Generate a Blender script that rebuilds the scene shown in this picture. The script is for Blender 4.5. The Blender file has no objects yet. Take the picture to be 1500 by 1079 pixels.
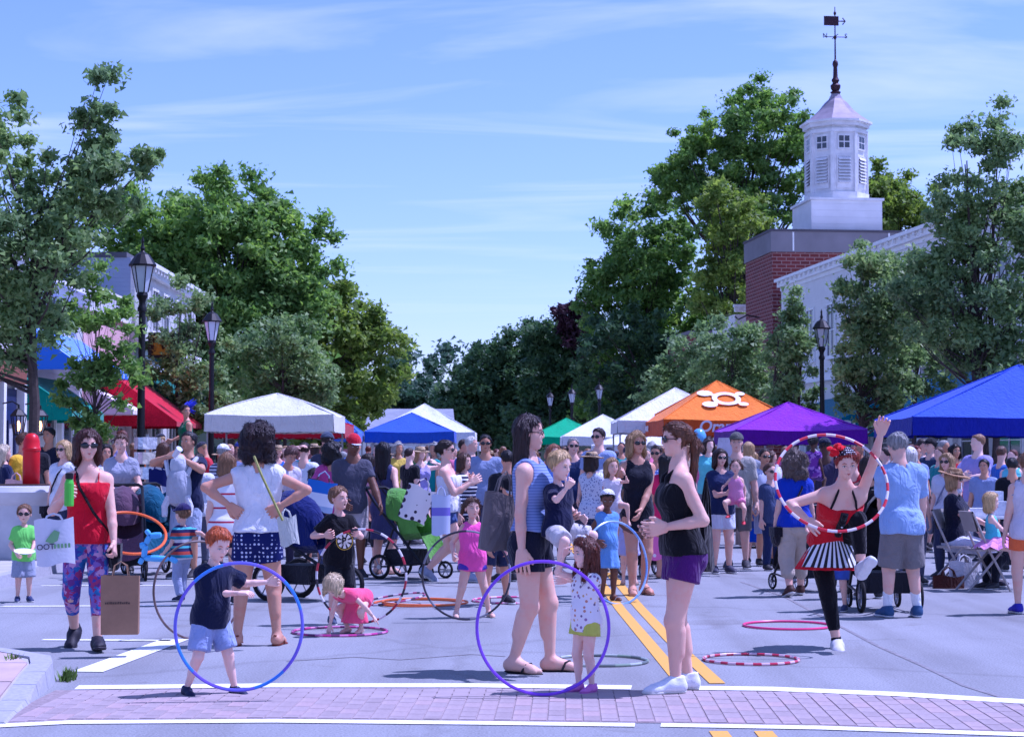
import bpy, math, random
import numpy as np
from mathutils import Vector, Matrix
rnd = random.Random(7)
R = math.radians
scn = bpy.context.scene
col = scn.collection

# ------------------------------------------------------------------ camera
CAMH = 1.48
PITCH = 2.746
cam_d = bpy.data.cameras.new('camera')
cam_d.sensor_width = 36.0
cam_d.lens = 64.8
cam_d.clip_start = 0.1
cam_d.clip_end = 6000
cam_d.dof.use_dof = True
cam_d.dof.focus_distance = 13.0
cam_d.dof.aperture_fstop = 11.0
cam = bpy.data.objects.new('camera', cam_d)
col.objects.link(cam)
cam.location = (0, 0, CAMH)
cam.rotation_euler = (R(90 + PITCH), 0, 0)
scn.camera = cam

# ------------------------------------------------------------------ sky, sun, exposure
SUN_EL, SUN_AZ = 62.0, 76.0          # azimuth: degrees clockwise from +Y (the view direction) towards +X
w = bpy.data.worlds.new('World')
scn.world = w
w.use_nodes = True
nt = w.node_tree
for n in list(nt.nodes):
    nt.nodes.remove(n)
out = nt.nodes.new('ShaderNodeOutputWorld')
bg = nt.nodes.new('ShaderNodeBackground')
bg.inputs['Strength'].default_value = 0.104
sky = nt.nodes.new('ShaderNodeTexSky')
sky.sky_type = 'NISHITA'
sky.sun_disc = False
sky.sun_elevation = R(SUN_EL)
sky.sun_rotation = R(SUN_AZ)
sky.air_density = 1.0
sky.dust_density = 0.25
sky.ozone_density = 3.0
# thin cirrus, laid out on a high flat layer all over the sky
tc = nt.nodes.new('ShaderNodeTexCoord')
sp = nt.nodes.new('ShaderNodeSeparateXYZ')
nt.links.new(tc.outputs['Generated'], sp.inputs[0])
mx = nt.nodes.new('ShaderNodeMath'); mx.operation = 'MAXIMUM'; mx.inputs[1].default_value = 0.03
nt.links.new(sp.outputs['Z'], mx.inputs[0])
dx = nt.nodes.new('ShaderNodeMath'); dx.operation = 'DIVIDE'
dy = nt.nodes.new('ShaderNodeMath'); dy.operation = 'DIVIDE'
nt.links.new(sp.outputs['X'], dx.inputs[0]); nt.links.new(mx.outputs[0], dx.inputs[1])
nt.links.new(sp.outputs['Y'], dy.inputs[0]); nt.links.new(mx.outputs[0], dy.inputs[1])
cb = nt.nodes.new('ShaderNodeCombineXYZ')
nt.links.new(dx.outputs[0], cb.inputs[0]); nt.links.new(dy.outputs[0], cb.inputs[1])
mp = nt.nodes.new('ShaderNodeMapping')
mp.inputs['Rotation'].default_value = (0, 0, R(-16))
mp.inputs['Scale'].default_value = (0.55, 1.15, 1)
nt.links.new(cb.outputs[0], mp.inputs[0])
nz = nt.nodes.new('ShaderNodeTexNoise')
nz.inputs['Scale'].default_value = 0.9
nz.inputs['Detail'].default_value = 8
nz.inputs['Roughness'].default_value = 0.52
nz.inputs['Distortion'].default_value = 0.7
nt.links.new(mp.outputs[0], nz.inputs['Vector'])
cr = nt.nodes.new('ShaderNodeValToRGB')
cr.color_ramp.elements[0].position = 0.47; cr.color_ramp.elements[0].color = (0, 0, 0, 1)
cr.color_ramp.elements[1].position = 0.74; cr.color_ramp.elements[1].color = (0.5, 0.5, 0.5, 1)
nt.links.new(nz.outputs['Fac'], cr.inputs[0])
mixc = nt.nodes.new('ShaderNodeMix'); mixc.data_type = 'RGBA'
mixc.inputs['B'].default_value = (7.8, 8.0, 8.6, 1)
fd = nt.nodes.new('ShaderNodeMapRange'); fd.inputs[1].default_value = 0.06; fd.inputs[2].default_value = 0.17
nt.links.new(sp.outputs['Z'], fd.inputs[0])
fm = nt.nodes.new('ShaderNodeMath'); fm.operation = 'MULTIPLY'
nt.links.new(cr.outputs[0], fm.inputs[0]); nt.links.new(fd.outputs[0], fm.inputs[1])
nt.links.new(fm.outputs[0], mixc.inputs['Factor'])
nt.links.new(sky.outputs[0], mixc.inputs['A'])
nt.links.new(mixc.outputs['Result'], bg.inputs['Color'])
nt.links.new(bg.outputs[0], out.inputs['Surface'])

sun_d = bpy.data.lights.new('sun', 'SUN')
sun_d.energy = 3.5
sun_d.angle = R(0.53)
sun_d.color = (1.0, 0.965, 0.92)
sun = bpy.data.objects.new('sun', sun_d)
col.objects.link(sun)
sdir = Vector((math.sin(R(SUN_AZ)) * math.cos(R(SUN_EL)), math.cos(R(SUN_AZ)) * math.cos(R(SUN_EL)), math.sin(R(SUN_EL))))
sun.rotation_euler = sdir.to_track_quat('Z', 'Y').to_euler()
sun.location = (20, 10, 40)
vs = scn.view_settings
scn.display_settings.display_device = 'sRGB'
vs.view_transform = 'Standard'
vs.look = 'None'
vs.exposure = 0.50
vs.gamma = 1.0
vs.use_curve_mapping = False
vs.use_white_balance = True          # the photograph is balanced cold: blue-violet shadows and road
vs.white_balance_temperature = 4900
vs.white_balance_tint = 45
scn.cycles.max_bounces = 6
scn.cycles.diffuse_bounces = 3
scn.cycles.glossy_bounces = 2
scn.cycles.transmission_bounces = 3
scn.cycles.transparent_max_bounces = 6
scn.cycles.use_denoising = True

# ------------------------------------------------------------------ helpers: where a pixel of the photograph meets the place
_ct, _st = math.cos(R(PITCH)), math.sin(R(PITCH))
def ray(px, py):
    u = (px - 750) / 2700.0; v = (539.5 - py) / 2700.0
    return Vector((u, _ct - v * _st, _st + v * _ct))
def gp(px, py):
    r = ray(px, py); t = -CAMH / r.z
    return Vector((r.x * t, r.y * t, 0))
def at(px, py, d):
    r = ray(px, py); t = d / r.y
    return Vector((r.x * t, d, CAMH + r.z * t))

def lin(c):
    o = []
    for v in c[:3]:
        v = v / 255.0
        o.append(v / 12.92 if v <= 0.04045 else ((v + 0.055) / 1.055) ** 2.4)
    return (o[0], o[1], o[2], 1.0)

# ------------------------------------------------------------------ objects
def link(name, me, parent=None, kind=None):
    o = bpy.data.objects.new(name, me)
    col.objects.link(o)
    if parent is not None:
        o.parent = parent
    if kind:
        o['kind'] = kind
    return o
def tag(o, label=None, cat=None, group=None, kind=None):
    if label: o['label'] = label
    if cat: o['category'] = cat
    if group: o['group'] = group
    if kind: o['kind'] = kind
    return o
def empty(name, loc=(0, 0, 0), rz=0.0, label=None, cat=None, group=None):
    o = bpy.data.objects.new(name, None)
    col.objects.link(o)
    o.empty_display_size = 0.2
    o.location = loc
    o.rotation_euler = (0, 0, R(rz))
    return tag(o, label, cat, group)
def np_mesh(name, V, Q, mats, smooth=True, mi=None):
    me = bpy.data.meshes.new(name)
    V = np.asarray(V, np.float32); Q = np.asarray(Q, np.int32)
    me.vertices.add(len(V)); me.vertices.foreach_set('co', V.ravel())
    k = Q.shape[1]
    me.loops.add(Q.size); me.loops.foreach_set('vertex_index', Q.ravel())
    me.polygons.add(len(Q))
    me.polygons.foreach_set('loop_start', np.arange(0, Q.size, k, dtype=np.int32))
    me.polygons.foreach_set('use_smooth', np.full(len(Q), smooth, bool))
    for m in mats:
        me.materials.append(m)
    if mi is not None:
        me.polygons.foreach_set('material_index', np.asarray(mi, np.int32))
    me.update(calc_edges=True)
    return me
class MB:
    """collects simple shapes, built as one mesh object"""
    def __init__(s):
        s.v = []; s.f = []; s.m = []; s.cur = 0
    def add(s, vs_, fs):
        b = len(s.v)
        s.v += [tuple(p) for p in vs_]
        for f in fs:
            s.f.append([b + i for i in f]); s.m.append(s.cur)
        return s
    def box(s, lo, hi, M=None):
        x0, y0, z0 = lo; x1, y1, z1 = hi
        P = [(x0,y0,z0),(x1,y0,z0),(x1,y1,z0),(x0,y1,z0),(x0,y0,z1),(x1,y0,z1),(x1,y1,z1),(x0,y1,z1)]
        if M is not None: P = [M @ Vector(p) for p in P]
        return s.add(P, [(0,3,2,1),(4,5,6,7),(0,1,5,4),(1,2,6,5),(2,3,7,6),(3,0,4,7)])
    def cbox(s, c, size, M=None):
        return s.box([c[i]-size[i]/2 for i in range(3)], [c[i]+size[i]/2 for i in range(3)], M)
    def tube(s, pts, r, n=8, closed=False, cap=True):
        pts = [Vector(p) for p in pts]
        m = len(pts)
        rr = r if isinstance(r, (list, tuple)) else [r] * m
        vs_ = []; prev = None
        for i, p in enumerate(pts):
            if closed: t = pts[(i+1) % m] - pts[i-1]
            else: t = pts[min(i+1, m-1)] - pts[max(i-1, 0)]
            t = t.normalized() if t.length > 1e-9 else Vector((0,0,1))
            if prev is None:
                a = Vector((0,0,1)) if abs(t.z) < .9 else Vector((1,0,0))
                u = t.cross(a).normalized()
            else:
                u = prev - t * prev.dot(t)
                u = u.normalized() if u.length > 1e-6 else t.orthogonal().normalized()
            prev = u
            w_ = t.cross(u)
            for k in range(n):
                an = 2 * math.pi * k / n
                vs_.append(p + (u * math.cos(an) + w_ * math.sin(an)) * rr[i])
        fs = []
        for i in range(m if closed else m - 1):
            j = (i + 1) % m
            for k in range(n):
                l = (k + 1) % n
                fs.append((i*n+k, i*n+l, j*n+l, j*n+k))
        if cap and not closed:
            fs.append(tuple(reversed(range(n)))); fs.append(tuple(range((m-1)*n, m*n)))
        return s.add(vs_, fs)
    def lathe(s, prof, n=16, c=(0,0,0), M=None):
        vs_ = []
        for (r, z) in prof:
            for k in range(n):
                a = 2*math.pi*k/n
                p = Vector((r*math.cos(a), r*math.sin(a), z))
                if M is not None: p = M @ p
                vs_.append(p + Vector(c))
        fs = []
        for i in range(len(prof)-1):
            for k in range(n):
                l = (k+1) % n
                fs.append((i*n+k, i*n+l, (i+1)*n+l, (i+1)*n+k))
        if prof[0][0] > 1e-5: fs.append(tuple(reversed(range(n))))
        if prof[-1][0] > 1e-5: fs.append(tuple(range((len(prof)-1)*n, len(prof)*n)))
        return s.add(vs_, fs)
    def ell(s, c, r, n=10, m=7, M=None):
        vs_ = []; fs = []
        for i in range(m+1):
            ph = math.pi*i/m
            for k in range(n):
                a = 2*math.pi*k/n
                p = Vector((r[0]*math.sin(ph)*math.cos(a), r[1]*math.sin(ph)*math.sin(a), r[2]*math.cos(ph)))
                if M is not None: p = M @ p
                vs_.append(p + Vector(c))
        for i in range(m):
            for k in range(n):
                l = (k+1) % n
                fs.append((i*n+k, (i+1)*n+k, (i+1)*n+l, i*n+l))
        return s.add(vs_, fs)
    def prism(s, poly, z0, z1, M=None):
        n = len(poly)
        P = [Vector((x, y, z0)) for x, y in poly] + [Vector((x, y, z1)) for x, y in poly]
        if M is not None: P = [M @ p for p in P]
        fs = [tuple(reversed(range(n))), tuple(range(n, 2*n))]
        for i in range(n):
            j = (i+1) % n
            fs.append((i, j, n+j, n+i))
        return s.add(P, fs)
    def quad(s, a, b, c, d):
        return s.add([a, b, c, d], [(0,1,2,3)])
    def mesh(s, name, mats, smooth=False):
        if not isinstance(mats, (list, tuple)): mats = [mats]
        me = bpy.data.meshes.new(name)
        me.from_pydata(s.v, [], s.f)
        for m in mats: me.materials.append(m)
        if len(mats) > 1: me.polygons.foreach_set('material_index', s.m)
        if smooth:
            me.polygons.foreach_set('use_smooth', [True]*len(s.f))
            try: me.set_sharp_from_angle(angle=R(42))
            except Exception: pass
        me.update()
        return me
    def build(s, name, mats, parent=None, smooth=False, kind=None):
        return link(name, s.mesh(name, mats, smooth), parent, kind)

# ------------------------------------------------------------------ materials
MC = {}
def newmat(name):
    m = bpy.data.materials.new(name); m.use_nodes = True
    return m, m.node_tree, m.node_tree.nodes['Principled BSDF']
def nd(t, typ, **kw):
    n = t.nodes.new(typ)
    for k, v in kw.items():
        if k in n.inputs: n.inputs[k].default_value = v
        else: setattr(n, k, v)
    return n
def ramp(t, fac, stops, interp='LINEAR'):
    r = t.nodes.new('ShaderNodeValToRGB'); e = r.color_ramp
    e.interpolation = interp
    while len(e.elements) > len(stops): e.elements.remove(e.elements[-1])
    while len(e.elements) < len(stops): e.elements.new(1.0)
    for el, (p, c) in zip(e.elements, stops):
        el.position = p; el.color = c
    t.links.new(fac, r.inputs[0])
    return r.outputs[0]
def objco(t, scale=(1,1,1), rot=(0,0,0)):
    c = t.nodes.new('ShaderNodeTexCoord'); m = t.nodes.new('ShaderNodeMapping')
    m.inputs['Scale'].default_value = scale; m.inputs['Rotation'].default_value = rot
    t.links.new(c.outputs['Object'], m.inputs[0])
    return m.outputs[0]
def bump(t, b, h, strength=.3, dist=.01):
    n = nd(t, 'ShaderNodeBump', Strength=strength, Distance=dist)
    t.links.new(h, n.inputs['Height']); t.links.new(n.outputs[0], b.inputs['Normal'])
def mul(c, f):
    return (min(1, c[0]*f), min(1, c[1]*f), min(1, c[2]*f), 1)
def plain(rgb, rough=.7, metal=0, var=.12, scale=9., bmp=.15, name=None, spec=.3, bs=None):
    key = ('p', tuple(rgb), rough, metal, var, scale, bmp, spec)
    if key in MC: return MC[key]
    m, t, b = newmat(name or 'm_%d_%d_%d' % tuple(int(v) for v in rgb[:3]))
    c = lin(rgb)
    b.inputs['Roughness'].default_value = rough; b.inputs['Metallic'].default_value = metal
    b.inputs['Specular IOR Level'].default_value = spec
    if var or bmp:
        n = nd(t, 'ShaderNodeTexNoise', Scale=scale, Detail=5., Roughness=.6)
        t.links.new(objco(t), n.inputs['Vector'])
        if var: t.links.new(ramp(t, n.outputs['Fac'], [(.3, mul(c, 1-var)), (.7, mul(c, 1+var))]), b.inputs['Base Color'])
        else: b.inputs['Base Color'].default_value = c
        if bmp:
            n2 = nd(t, 'ShaderNodeTexNoise', Scale=bs or scale*4, Detail=4.)
            t.links.new(objco(t), n2.inputs['Vector'])
            bump(t, b, n2.outputs['Fac'], bmp, .01)
    else:
        b.inputs['Base Color'].default_value = c
    MC[key] = m
    return m
def cloth(rgb, var=.10):
    """woven cloth: soft creases, a faint weave, slight fading"""
    key = ('cloth', tuple(rgb), var)
    if key in MC: return MC[key]
    m, t, b = newmat('cloth_%d_%d_%d' % tuple(int(v) for v in rgb[:3]))
    c = lin(rgb); co = objco(t)
    n = nd(t, 'ShaderNodeTexNoise', Scale=5., Detail=6., Roughness=.62); t.links.new(co, n.inputs['Vector'])
    t.links.new(ramp(t, n.outputs['Fac'], [(.3, mul(c, 1 - var*1.3)), (.7, mul(c, 1 + var))]), b.inputs['Base Color'])
    n2 = nd(t, 'ShaderNodeTexNoise', Scale=8.5, Detail=3., Distortion=1.6); t.links.new(objco(t, (1, 1, .55), (.3, .2, .6)), n2.inputs['Vector'])
    n3 = nd(t, 'ShaderNodeTexNoise', Scale=60., Detail=2.); t.links.new(co, n3.inputs['Vector'])
    b1 = nd(t, 'ShaderNodeBump', Strength=.75, Distance=.05); t.links.new(n2.outputs['Fac'], b1.inputs['Height'])
    b2 = nd(t, 'ShaderNodeBump', Strength=.3, Distance=.006); t.links.new(n3.outputs['Fac'], b2.inputs['Height'])
    t.links.new(b1.outputs[0], b2.inputs['Normal']); t.links.new(b2.outputs[0], b.inputs['Normal'])
    b.inputs['Roughness'].default_value = .9; b.inputs['Specular IOR Level'].default_value = .12
    b.inputs['Sheen Weight'].default_value = .15
    MC[key] = m
    return m
def skin(rgb):
    key = ('skin', tuple(rgb))
    if key in MC: return MC[key]
    m, t, b = newmat('skin')
    c = lin(rgb)
    n = nd(t, 'ShaderNodeTexNoise', Scale=9., Detail=7., Roughness=.65)
    t.links.new(objco(t), n.inputs['Vector'])
    n2 = nd(t, 'ShaderNodeTexNoise', Scale=130., Detail=2.); t.links.new(objco(t), n2.inputs['Vector']); bump(t, b, n2.outputs['Fac'], .25, .003)
    red = (min(1, c[0]*1.04), c[1]*.78, c[2]*.76, 1)
    t.links.new(ramp(t, n.outputs['Fac'], [(.30, mul(c, 1.04)), (.5, c), (.75, red)]), b.inputs['Base Color'])
    b.inputs['Roughness'].default_value = .52; b.inputs['Specular IOR Level'].default_value = .35
    b.inputs['Subsurface Weight'].default_value = .12
    b.inputs['Subsurface Radius'].default_value = (1., .35, .2)
    b.inputs['Subsurface Scale'].default_value = .012
    MC[key] = m
    return m
def hairm(rgb):
    key = ('hair', tuple(rgb))
    if key in MC: return MC[key]
    m, t, b = newmat('hair')
    c = lin(rgb)
    n = nd(t, 'ShaderNodeTexNoise', Scale=1., Detail=5., Distortion=.6)
    t.links.new(objco(t, (90, 90, 12)), n.inputs['Vector'])
    t.links.new(ramp(t, n.outputs['Fac'], [(.3, mul(c, .55)), (.68, mul(c, 1.35))]), b.inputs['Base Color'])
    bump(t, b, n.outputs['Fac'], .8, .012)
    b.inputs['Roughness'].default_value = .42; b.inputs['Specular IOR Level'].default_value = .4
    MC[key] = m
    return m
def stripes(cols, period, axis=2, rot=(0,0,0), wave=0.):
    """hard bands of woven colour along an axis, in metres"""
    m, t, b = newmat('stripes')
    co = objco(t, (1,1,1), rot)
    s_ = t.nodes.new('ShaderNodeSeparateXYZ'); t.links.new(co, s_.inputs[0])
    d_ = nd(t, 'ShaderNodeMath', operation='DIVIDE'); d_.inputs[1].default_value = period
    t.links.new(s_.outputs[axis], d_.inputs[0])
    f = nd(t, 'ShaderNodeMath', operation='FRACT'); t.links.new(d_.outputs[0], f.inputs[0])
    st = []; p = 0.; tot = sum(c[1] for c in cols)
    for c, w_ in cols:
        st.append((p, lin(c))); p += w_/tot
    t.links.new(ramp(t, f.outputs[0], st, 'CONSTANT'), b.inputs['Base Color'])
    b.inputs['Roughness'].default_value = .85; b.inputs['Specular IOR Level'].default_value = .15
    return m
def dots(base, dot, scale, size=.3, rand=0., cols=None):
    """printed motifs scattered over a cloth"""
    m, t, b = newmat('print')
    v = nd(t, 'ShaderNodeTexVoronoi', Scale=scale, Randomness=rand)
    t.links.new(objco(t), v.inputs['Vector'])
    lt = nd(t, 'ShaderNodeMath', operation='LESS_THAN'); lt.inputs[1].default_value = size
    t.links.new(v.outputs['Distance'], lt.inputs[0])
    mi = nd(t, 'ShaderNodeMix', data_type='RGBA')
    mi.inputs['A'].default_value = lin(base)
    t.links.new(lt.outputs[0], mi.inputs['Factor'])
    if cols:
        s_ = t.nodes.new('ShaderNodeSeparateColor'); t.links.new(v.outputs['Color'], s_.inputs[0])
        t.links.new(ramp(t, s_.outputs[0], [(i/len(cols), lin(c)) for i, c in enumerate(cols)], 'CONSTANT'), mi.inputs['B'])
    else:
        mi.inputs['B'].default_value = lin(dot)
    t.links.new(mi.outputs['Result'], b.inputs['Base Color'])
    b.inputs['Roughness'].default_value = .85; b.inputs['Specular IOR Level'].default_value = .15
    return m
def floral(cols, scale=22.):
    m, t, b = newmat('floral')
    n = nd(t, 'ShaderNodeTexNoise', Scale=scale*.6, Detail=3.); co = objco(t); t.links.new(co, n.inputs['Vector'])
    mixv = nd(t, 'ShaderNodeMix', data_type='VECTOR'); mixv.inputs['Factor'].default_value = .12
    t.links.new(co, mixv.inputs['A']); t.links.new(n.outputs['Color'], mixv.inputs['B'])
    v = nd(t, 'ShaderNodeTexVoronoi', Scale=scale); t.links.new(mixv.outputs['Result'], v.inputs['Vector'])
    s_ = t.nodes.new('ShaderNodeSeparateColor'); t.links.new(v.outputs['Color'], s_.inputs[0])
    t.links.new(ramp(t, s_.outputs[0], [(i/len(cols), lin(c)) for i, c in enumerate(cols)], 'CONSTANT'), b.inputs['Base Color'])
    b.inputs['Roughness'].default_value = .8; b.inputs['Specular IOR Level'].default_value = .15
    return m
def emit(rgb, st):
    m, t, b = newmat('lit')
    b.inputs['Emission Color'].default_value = lin(rgb); b.inputs['Emission Strength'].default_value = st
    b.inputs['Base Color'].default_value = lin(rgb)
    return m
def glass(rgb=(40, 46, 56), rough=.08):
    key = ('glass', tuple(rgb), rough)
    if key in MC: return MC[key]
    m, t, b = newmat('glass')
    b.inputs['Base Color'].default_value = lin(rgb); b.inputs['Roughness'].default_value = rough
    b.inputs['Specular IOR Level'].default_value = .8
    MC[key] = m
    return m
BLACKP = plain((22, 22, 26), .45, 0, .1, 20., .05)
METAL = plain((150, 152, 158), .35, .9, .08, 20., .05)
WHITEP = plain((226, 226, 224), .55, 0, .05, 6., .1)
# ------------------------------------------------------------------ people: smooth distance fields turned into one skin each
class Field:
    def __init__(s, prims, vox, pad=.05):
        lo = np.full(3, 1e9); hi = -lo
        for p in prims:
            a, b = p.bounds(); lo = np.minimum(lo, a); hi = np.maximum(hi, b)
        s.lo = lo - pad; s.v = vox
        s.n = np.ceil((hi + pad - s.lo) / vox).astype(int) + 2
        s.d = np.full(s.n, .5, np.float32)
        s.ax = [(s.lo[i] + vox*np.arange(s.n[i])).astype(np.float32) for i in range(3)]
    def loc(s, a, b):
        i0 = np.clip(np.floor((a - s.lo)/s.v).astype(int), 0, s.n-1); i1 = np.clip(np.ceil((b - s.lo)/s.v).astype(int)+1, 1, s.n)
        sl = tuple(slice(i0[k], i1[k]) for k in range(3))
        g = (s.ax[0][sl[0]][:, None, None], s.ax[1][sl[1]][None, :, None], s.ax[2][sl[2]][None, None, :])
        return sl, g
    def add(s, p, k=.02):
        a, b = p.bounds(); m = k + 3*s.v
        sl, g = s.loc(a - m, b + m)
        e = p.ev(*g); d = s.d[sl]
        if k > 0:
            h = np.maximum(k - np.abs(d - e), 0)/k
            s.d[sl] = np.minimum(d, e) - h*h*k*.25
        else: s.d[sl] = np.minimum(d, e)
    def sub(s, p, k=.0):
        a, b = p.bounds(); m = k + 3*s.v
        sl, g = s.loc(a - m, b + m)
        e = -p.ev(*g); d = s.d[sl]
        if k > 0:
            h = np.maximum(k - np.abs(d - e), 0)/k
            s.d[sl] = np.maximum(d, e) + h*h*k*.25
        else: s.d[sl] = np.maximum(d, e)
    def plane(s, pt, nrm):
        """keep only the side away from nrm"""
        X, Y, Z = s.ax[0][:, None, None], s.ax[1][None, :, None], s.ax[2][None, None, :]
        e = (X-pt[0])*nrm[0] + (Y-pt[1])*nrm[1] + (Z-pt[2])*nrm[2]
        s.d = np.maximum(s.d, e.astype(np.float32))
    def noise(s, amp, f, seed, zs=1.):
        r = np.random.RandomState(seed)
        X, Y, Z = s.ax[0][:, None, None], s.ax[1][None, :, None], s.ax[2][None, None, :]
        tot = 0
        for i in range(4):
            q = r.normal(size=3); q /= np.linalg.norm(q); q[2] *= zs
            ff = f*(.7 + .5*i)
            u = (q[0]*X + q[1]*Y + q[2]*Z)*ff + r.rand()*6
            q2 = r.normal(size=3); q2[2] *= zs
            tot = tot + np.sin(u + 1.3*np.sin((q2[0]*X + q2[1]*Y + q2[2]*Z)*ff*.45))/(1 + .5*i)
        s.d = s.d + (amp*.5*tot).astype(np.float32)
    def at(s, P):
        i = np.clip(np.rint((P - s.lo)/s.v).astype(int), 0, s.n-1)
        inb = np.all((P > s.lo) & (P < s.lo + s.v*(s.n-1)), axis=1)
        return np.where(inb, s.d[i[:, 0], i[:, 1], i[:, 2]], 1.)
    def mesh(s):
        d = s.d.copy()
        d[0] = d[-1] = .5; d[:, 0] = d[:, -1] = .5; d[:, :, 0] = d[:, :, -1] = .5
        S = d < 0
        C = np.zeros(np.array(S.shape)-1, np.uint8)
        offs = [(i, j, k) for i in (0, 1) for j in (0, 1) for k in (0, 1)]
        n = C.shape
        for i, j, k in offs: C += S[i:i+n[0], j:j+n[1], k:k+n[2]]
        act = (C > 0) & (C < 8)
        I = np.stack(np.nonzero(act), 1)
        N = len(I)
        if N == 0: return np.zeros((0, 3), np.float32), np.zeros((0, 4), np.int32)
        idx = np.full(n, -1, np.int32); idx[act] = np.arange(N)
        val = [d[I[:, 0]+o[0], I[:, 1]+o[1], I[:, 2]+o[2]] for o in offs]
        acc = np.zeros((N, 3), np.float32); cnt = np.zeros(N, np.float32)
        for a in range(8):
            for ax_, st in ((0, 4), (1, 2), (2, 1)):
                if offs[a][ax_] == 0:
                    b = a + st; va, vb = val[a], val[b]
                    m = (va < 0) != (vb < 0)
                    t = np.where(m, va/np.where(va == vb, 1, va - vb), 0)
                    p = np.tile(np.array(offs[a], np.float32), (N, 1)); p[:, ax_] += t
                    acc[m] += p[m]; cnt[m] += 1
        V = (I + acc/np.maximum(cnt, 1)[:, None])*s.v + s.lo
        Q = []
        for ax_ in range(3):
            o1, o2 = [(1, 2), (2, 0), (0, 1)][ax_]
            sl0 = [slice(None)]*3; sl1 = [slice(None)]*3
            sl0[ax_] = slice(0, -1); sl1[ax_] = slice(1, None)
            ch = S[tuple(sl0)] != S[tuple(sl1)]
            E = np.stack(np.nonzero(ch), 1)
            ok = (E[:, o1] > 0) & (E[:, o2] > 0) & (E[:, o1] < n[o1]) & (E[:, o2] < n[o2])
            E = E[ok]
            if not len(E): continue
            def cell(u, v_):
                F = E.copy(); F[:, o1] -= u; F[:, o2] -= v_
                return idx[F[:, 0], F[:, 1], F[:, 2]]
            q = np.stack([cell(1, 1), cell(0, 1), cell(0, 0), cell(1, 0)], 1)
            ins = S[E[:, 0], E[:, 1], E[:, 2]]
            q[~ins] = q[~ins][:, ::-1]
            Q.append(q)
        Q = np.concatenate(Q)
        return V.astype(np.float32), Q[np.all(Q >= 0, 1)]
def A(*v): return np.array(v, float)
class Cone:
    def __init__(s, a, b, ra, rb, cut=None):
        s.a = np.array(a, float); s.b = np.array(b, float); s.ra = ra; s.rb = rb; s.cut = cut
    def inf(s, e, cut='same', e2=None):
        return Cone(s.a, s.b, s.ra + e, s.rb + (e if e2 is None else e2), s.cut if cut == 'same' else cut)
    def bounds(s):
        r = max(s.ra, s.rb)
        return np.minimum(s.a, s.b) - r, np.maximum(s.a, s.b) + r
    def ev(s, X, Y, Z):
        u = s.b - s.a; L2 = max(float(u @ u), 1e-9); L = math.sqrt(L2)
        px, py, pz = X - s.a[0], Y - s.a[1], Z - s.a[2]
        t = (px*u[0] + py*u[1] + pz*u[2])/L2
        c = np.clip(t, 0, 1)
        dd = np.sqrt((px-c*u[0])**2 + (py-c*u[1])**2 + (pz-c*u[2])**2) - (s.ra + (s.rb - s.ra)*c)
        if s.cut:
            if s.cut[1] is not None: dd = np.maximum(dd, (t - s.cut[1])*L)
            if s.cut[0] is not None: dd = np.maximum(dd, (s.cut[0] - t)*L)
        return dd
class Ell:
    def __init__(s, c, r, M=None):
        s.c = np.array(c, float); s.r = np.array(r, float); s.M = np.eye(3) if M is None else np.array(M)
    def inf(s, e, *a, **k): return Ell(s.c, s.r + e, s.M)
    def bounds(s):
        e = np.sqrt(((s.M*s.r[None, :])**2).sum(1))
        return s.c - e, s.c + e
    def ev(s, X, Y, Z):
        x, y, z = X - s.c[0], Y - s.c[1], Z - s.c[2]
        M = s.M
        q = [(M[0, i]*x + M[1, i]*y + M[2, i]*z) for i in range(3)]
        k0 = np.sqrt(sum((q[i]/s.r[i])**2 for i in range(3)))
        k1 = np.sqrt(sum((q[i]/s.r[i]**2)**2 for i in range(3))) + 1e-9
        return k0*(k0 - 1)/k1
class Frus:
    """elliptic frustum with cloth folds: skirts, loose hems"""
    def __init__(s, a, b, ra, rb, M, folds=0, amp=0.):
        s.a = np.array(a, float); s.b = np.array(b, float); s.ra = ra; s.rb = rb; s.M = M; s.f = folds; s.amp = amp
    def bounds(s):
        r = max(*s.ra, *s.rb)*1.15
        return np.minimum(s.a, s.b) - r, np.maximum(s.a, s.b) + r
    def ev(s, X, Y, Z):
        u = s.b - s.a; L = np.linalg.norm(u); u = u/L
        px, py, pz = X - s.a[0], Y - s.a[1], Z - s.a[2]
        t = px*u[0] + py*u[1] + pz*u[2]
        c = np.clip(t/L, 0, 1)
        px, py, pz = px - t*u[0], py - t*u[1], pz - t*u[2]
        M = s.M
        qx = M[0, 0]*px + M[1, 0]*py + M[2, 0]*pz; qy = M[0, 1]*px + M[1, 1]*py + M[2, 1]*pz
        rx = s.ra[0] + (s.rb[0]-s.ra[0])*c; ry = s.ra[1] + (s.rb[1]-s.ra[1])*c
        q = np.sqrt((qx/rx)**2 + (qy/ry)**2)
        if s.f:
            th = np.arctan2(qy/ry, qx/rx)
            q = q/(1 + s.amp*c*(np.cos(s.f*th) + .5*np.cos((s.f*2-3)*th + 1)))
        e = (q - 1)*np.minimum(rx, ry)
        return np.maximum(np.maximum(e, t - L), -t)
def rotm(ax, deg):
    c, s_ = math.cos(R(deg)), math.sin(R(deg))
    return np.array([[1,0,0],[0,c,-s_],[0,s_,c]] if ax == 'x' else [[c,0,s_],[0,1,0],[-s_,0,c]] if ax == 'y' else [[c,-s_,0],[s_,c,0],[0,0,1]])
def unit(v):
    v = np.array(v, float); n = np.linalg.norm(v)
    return v/n if n > 1e-9 else v
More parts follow.
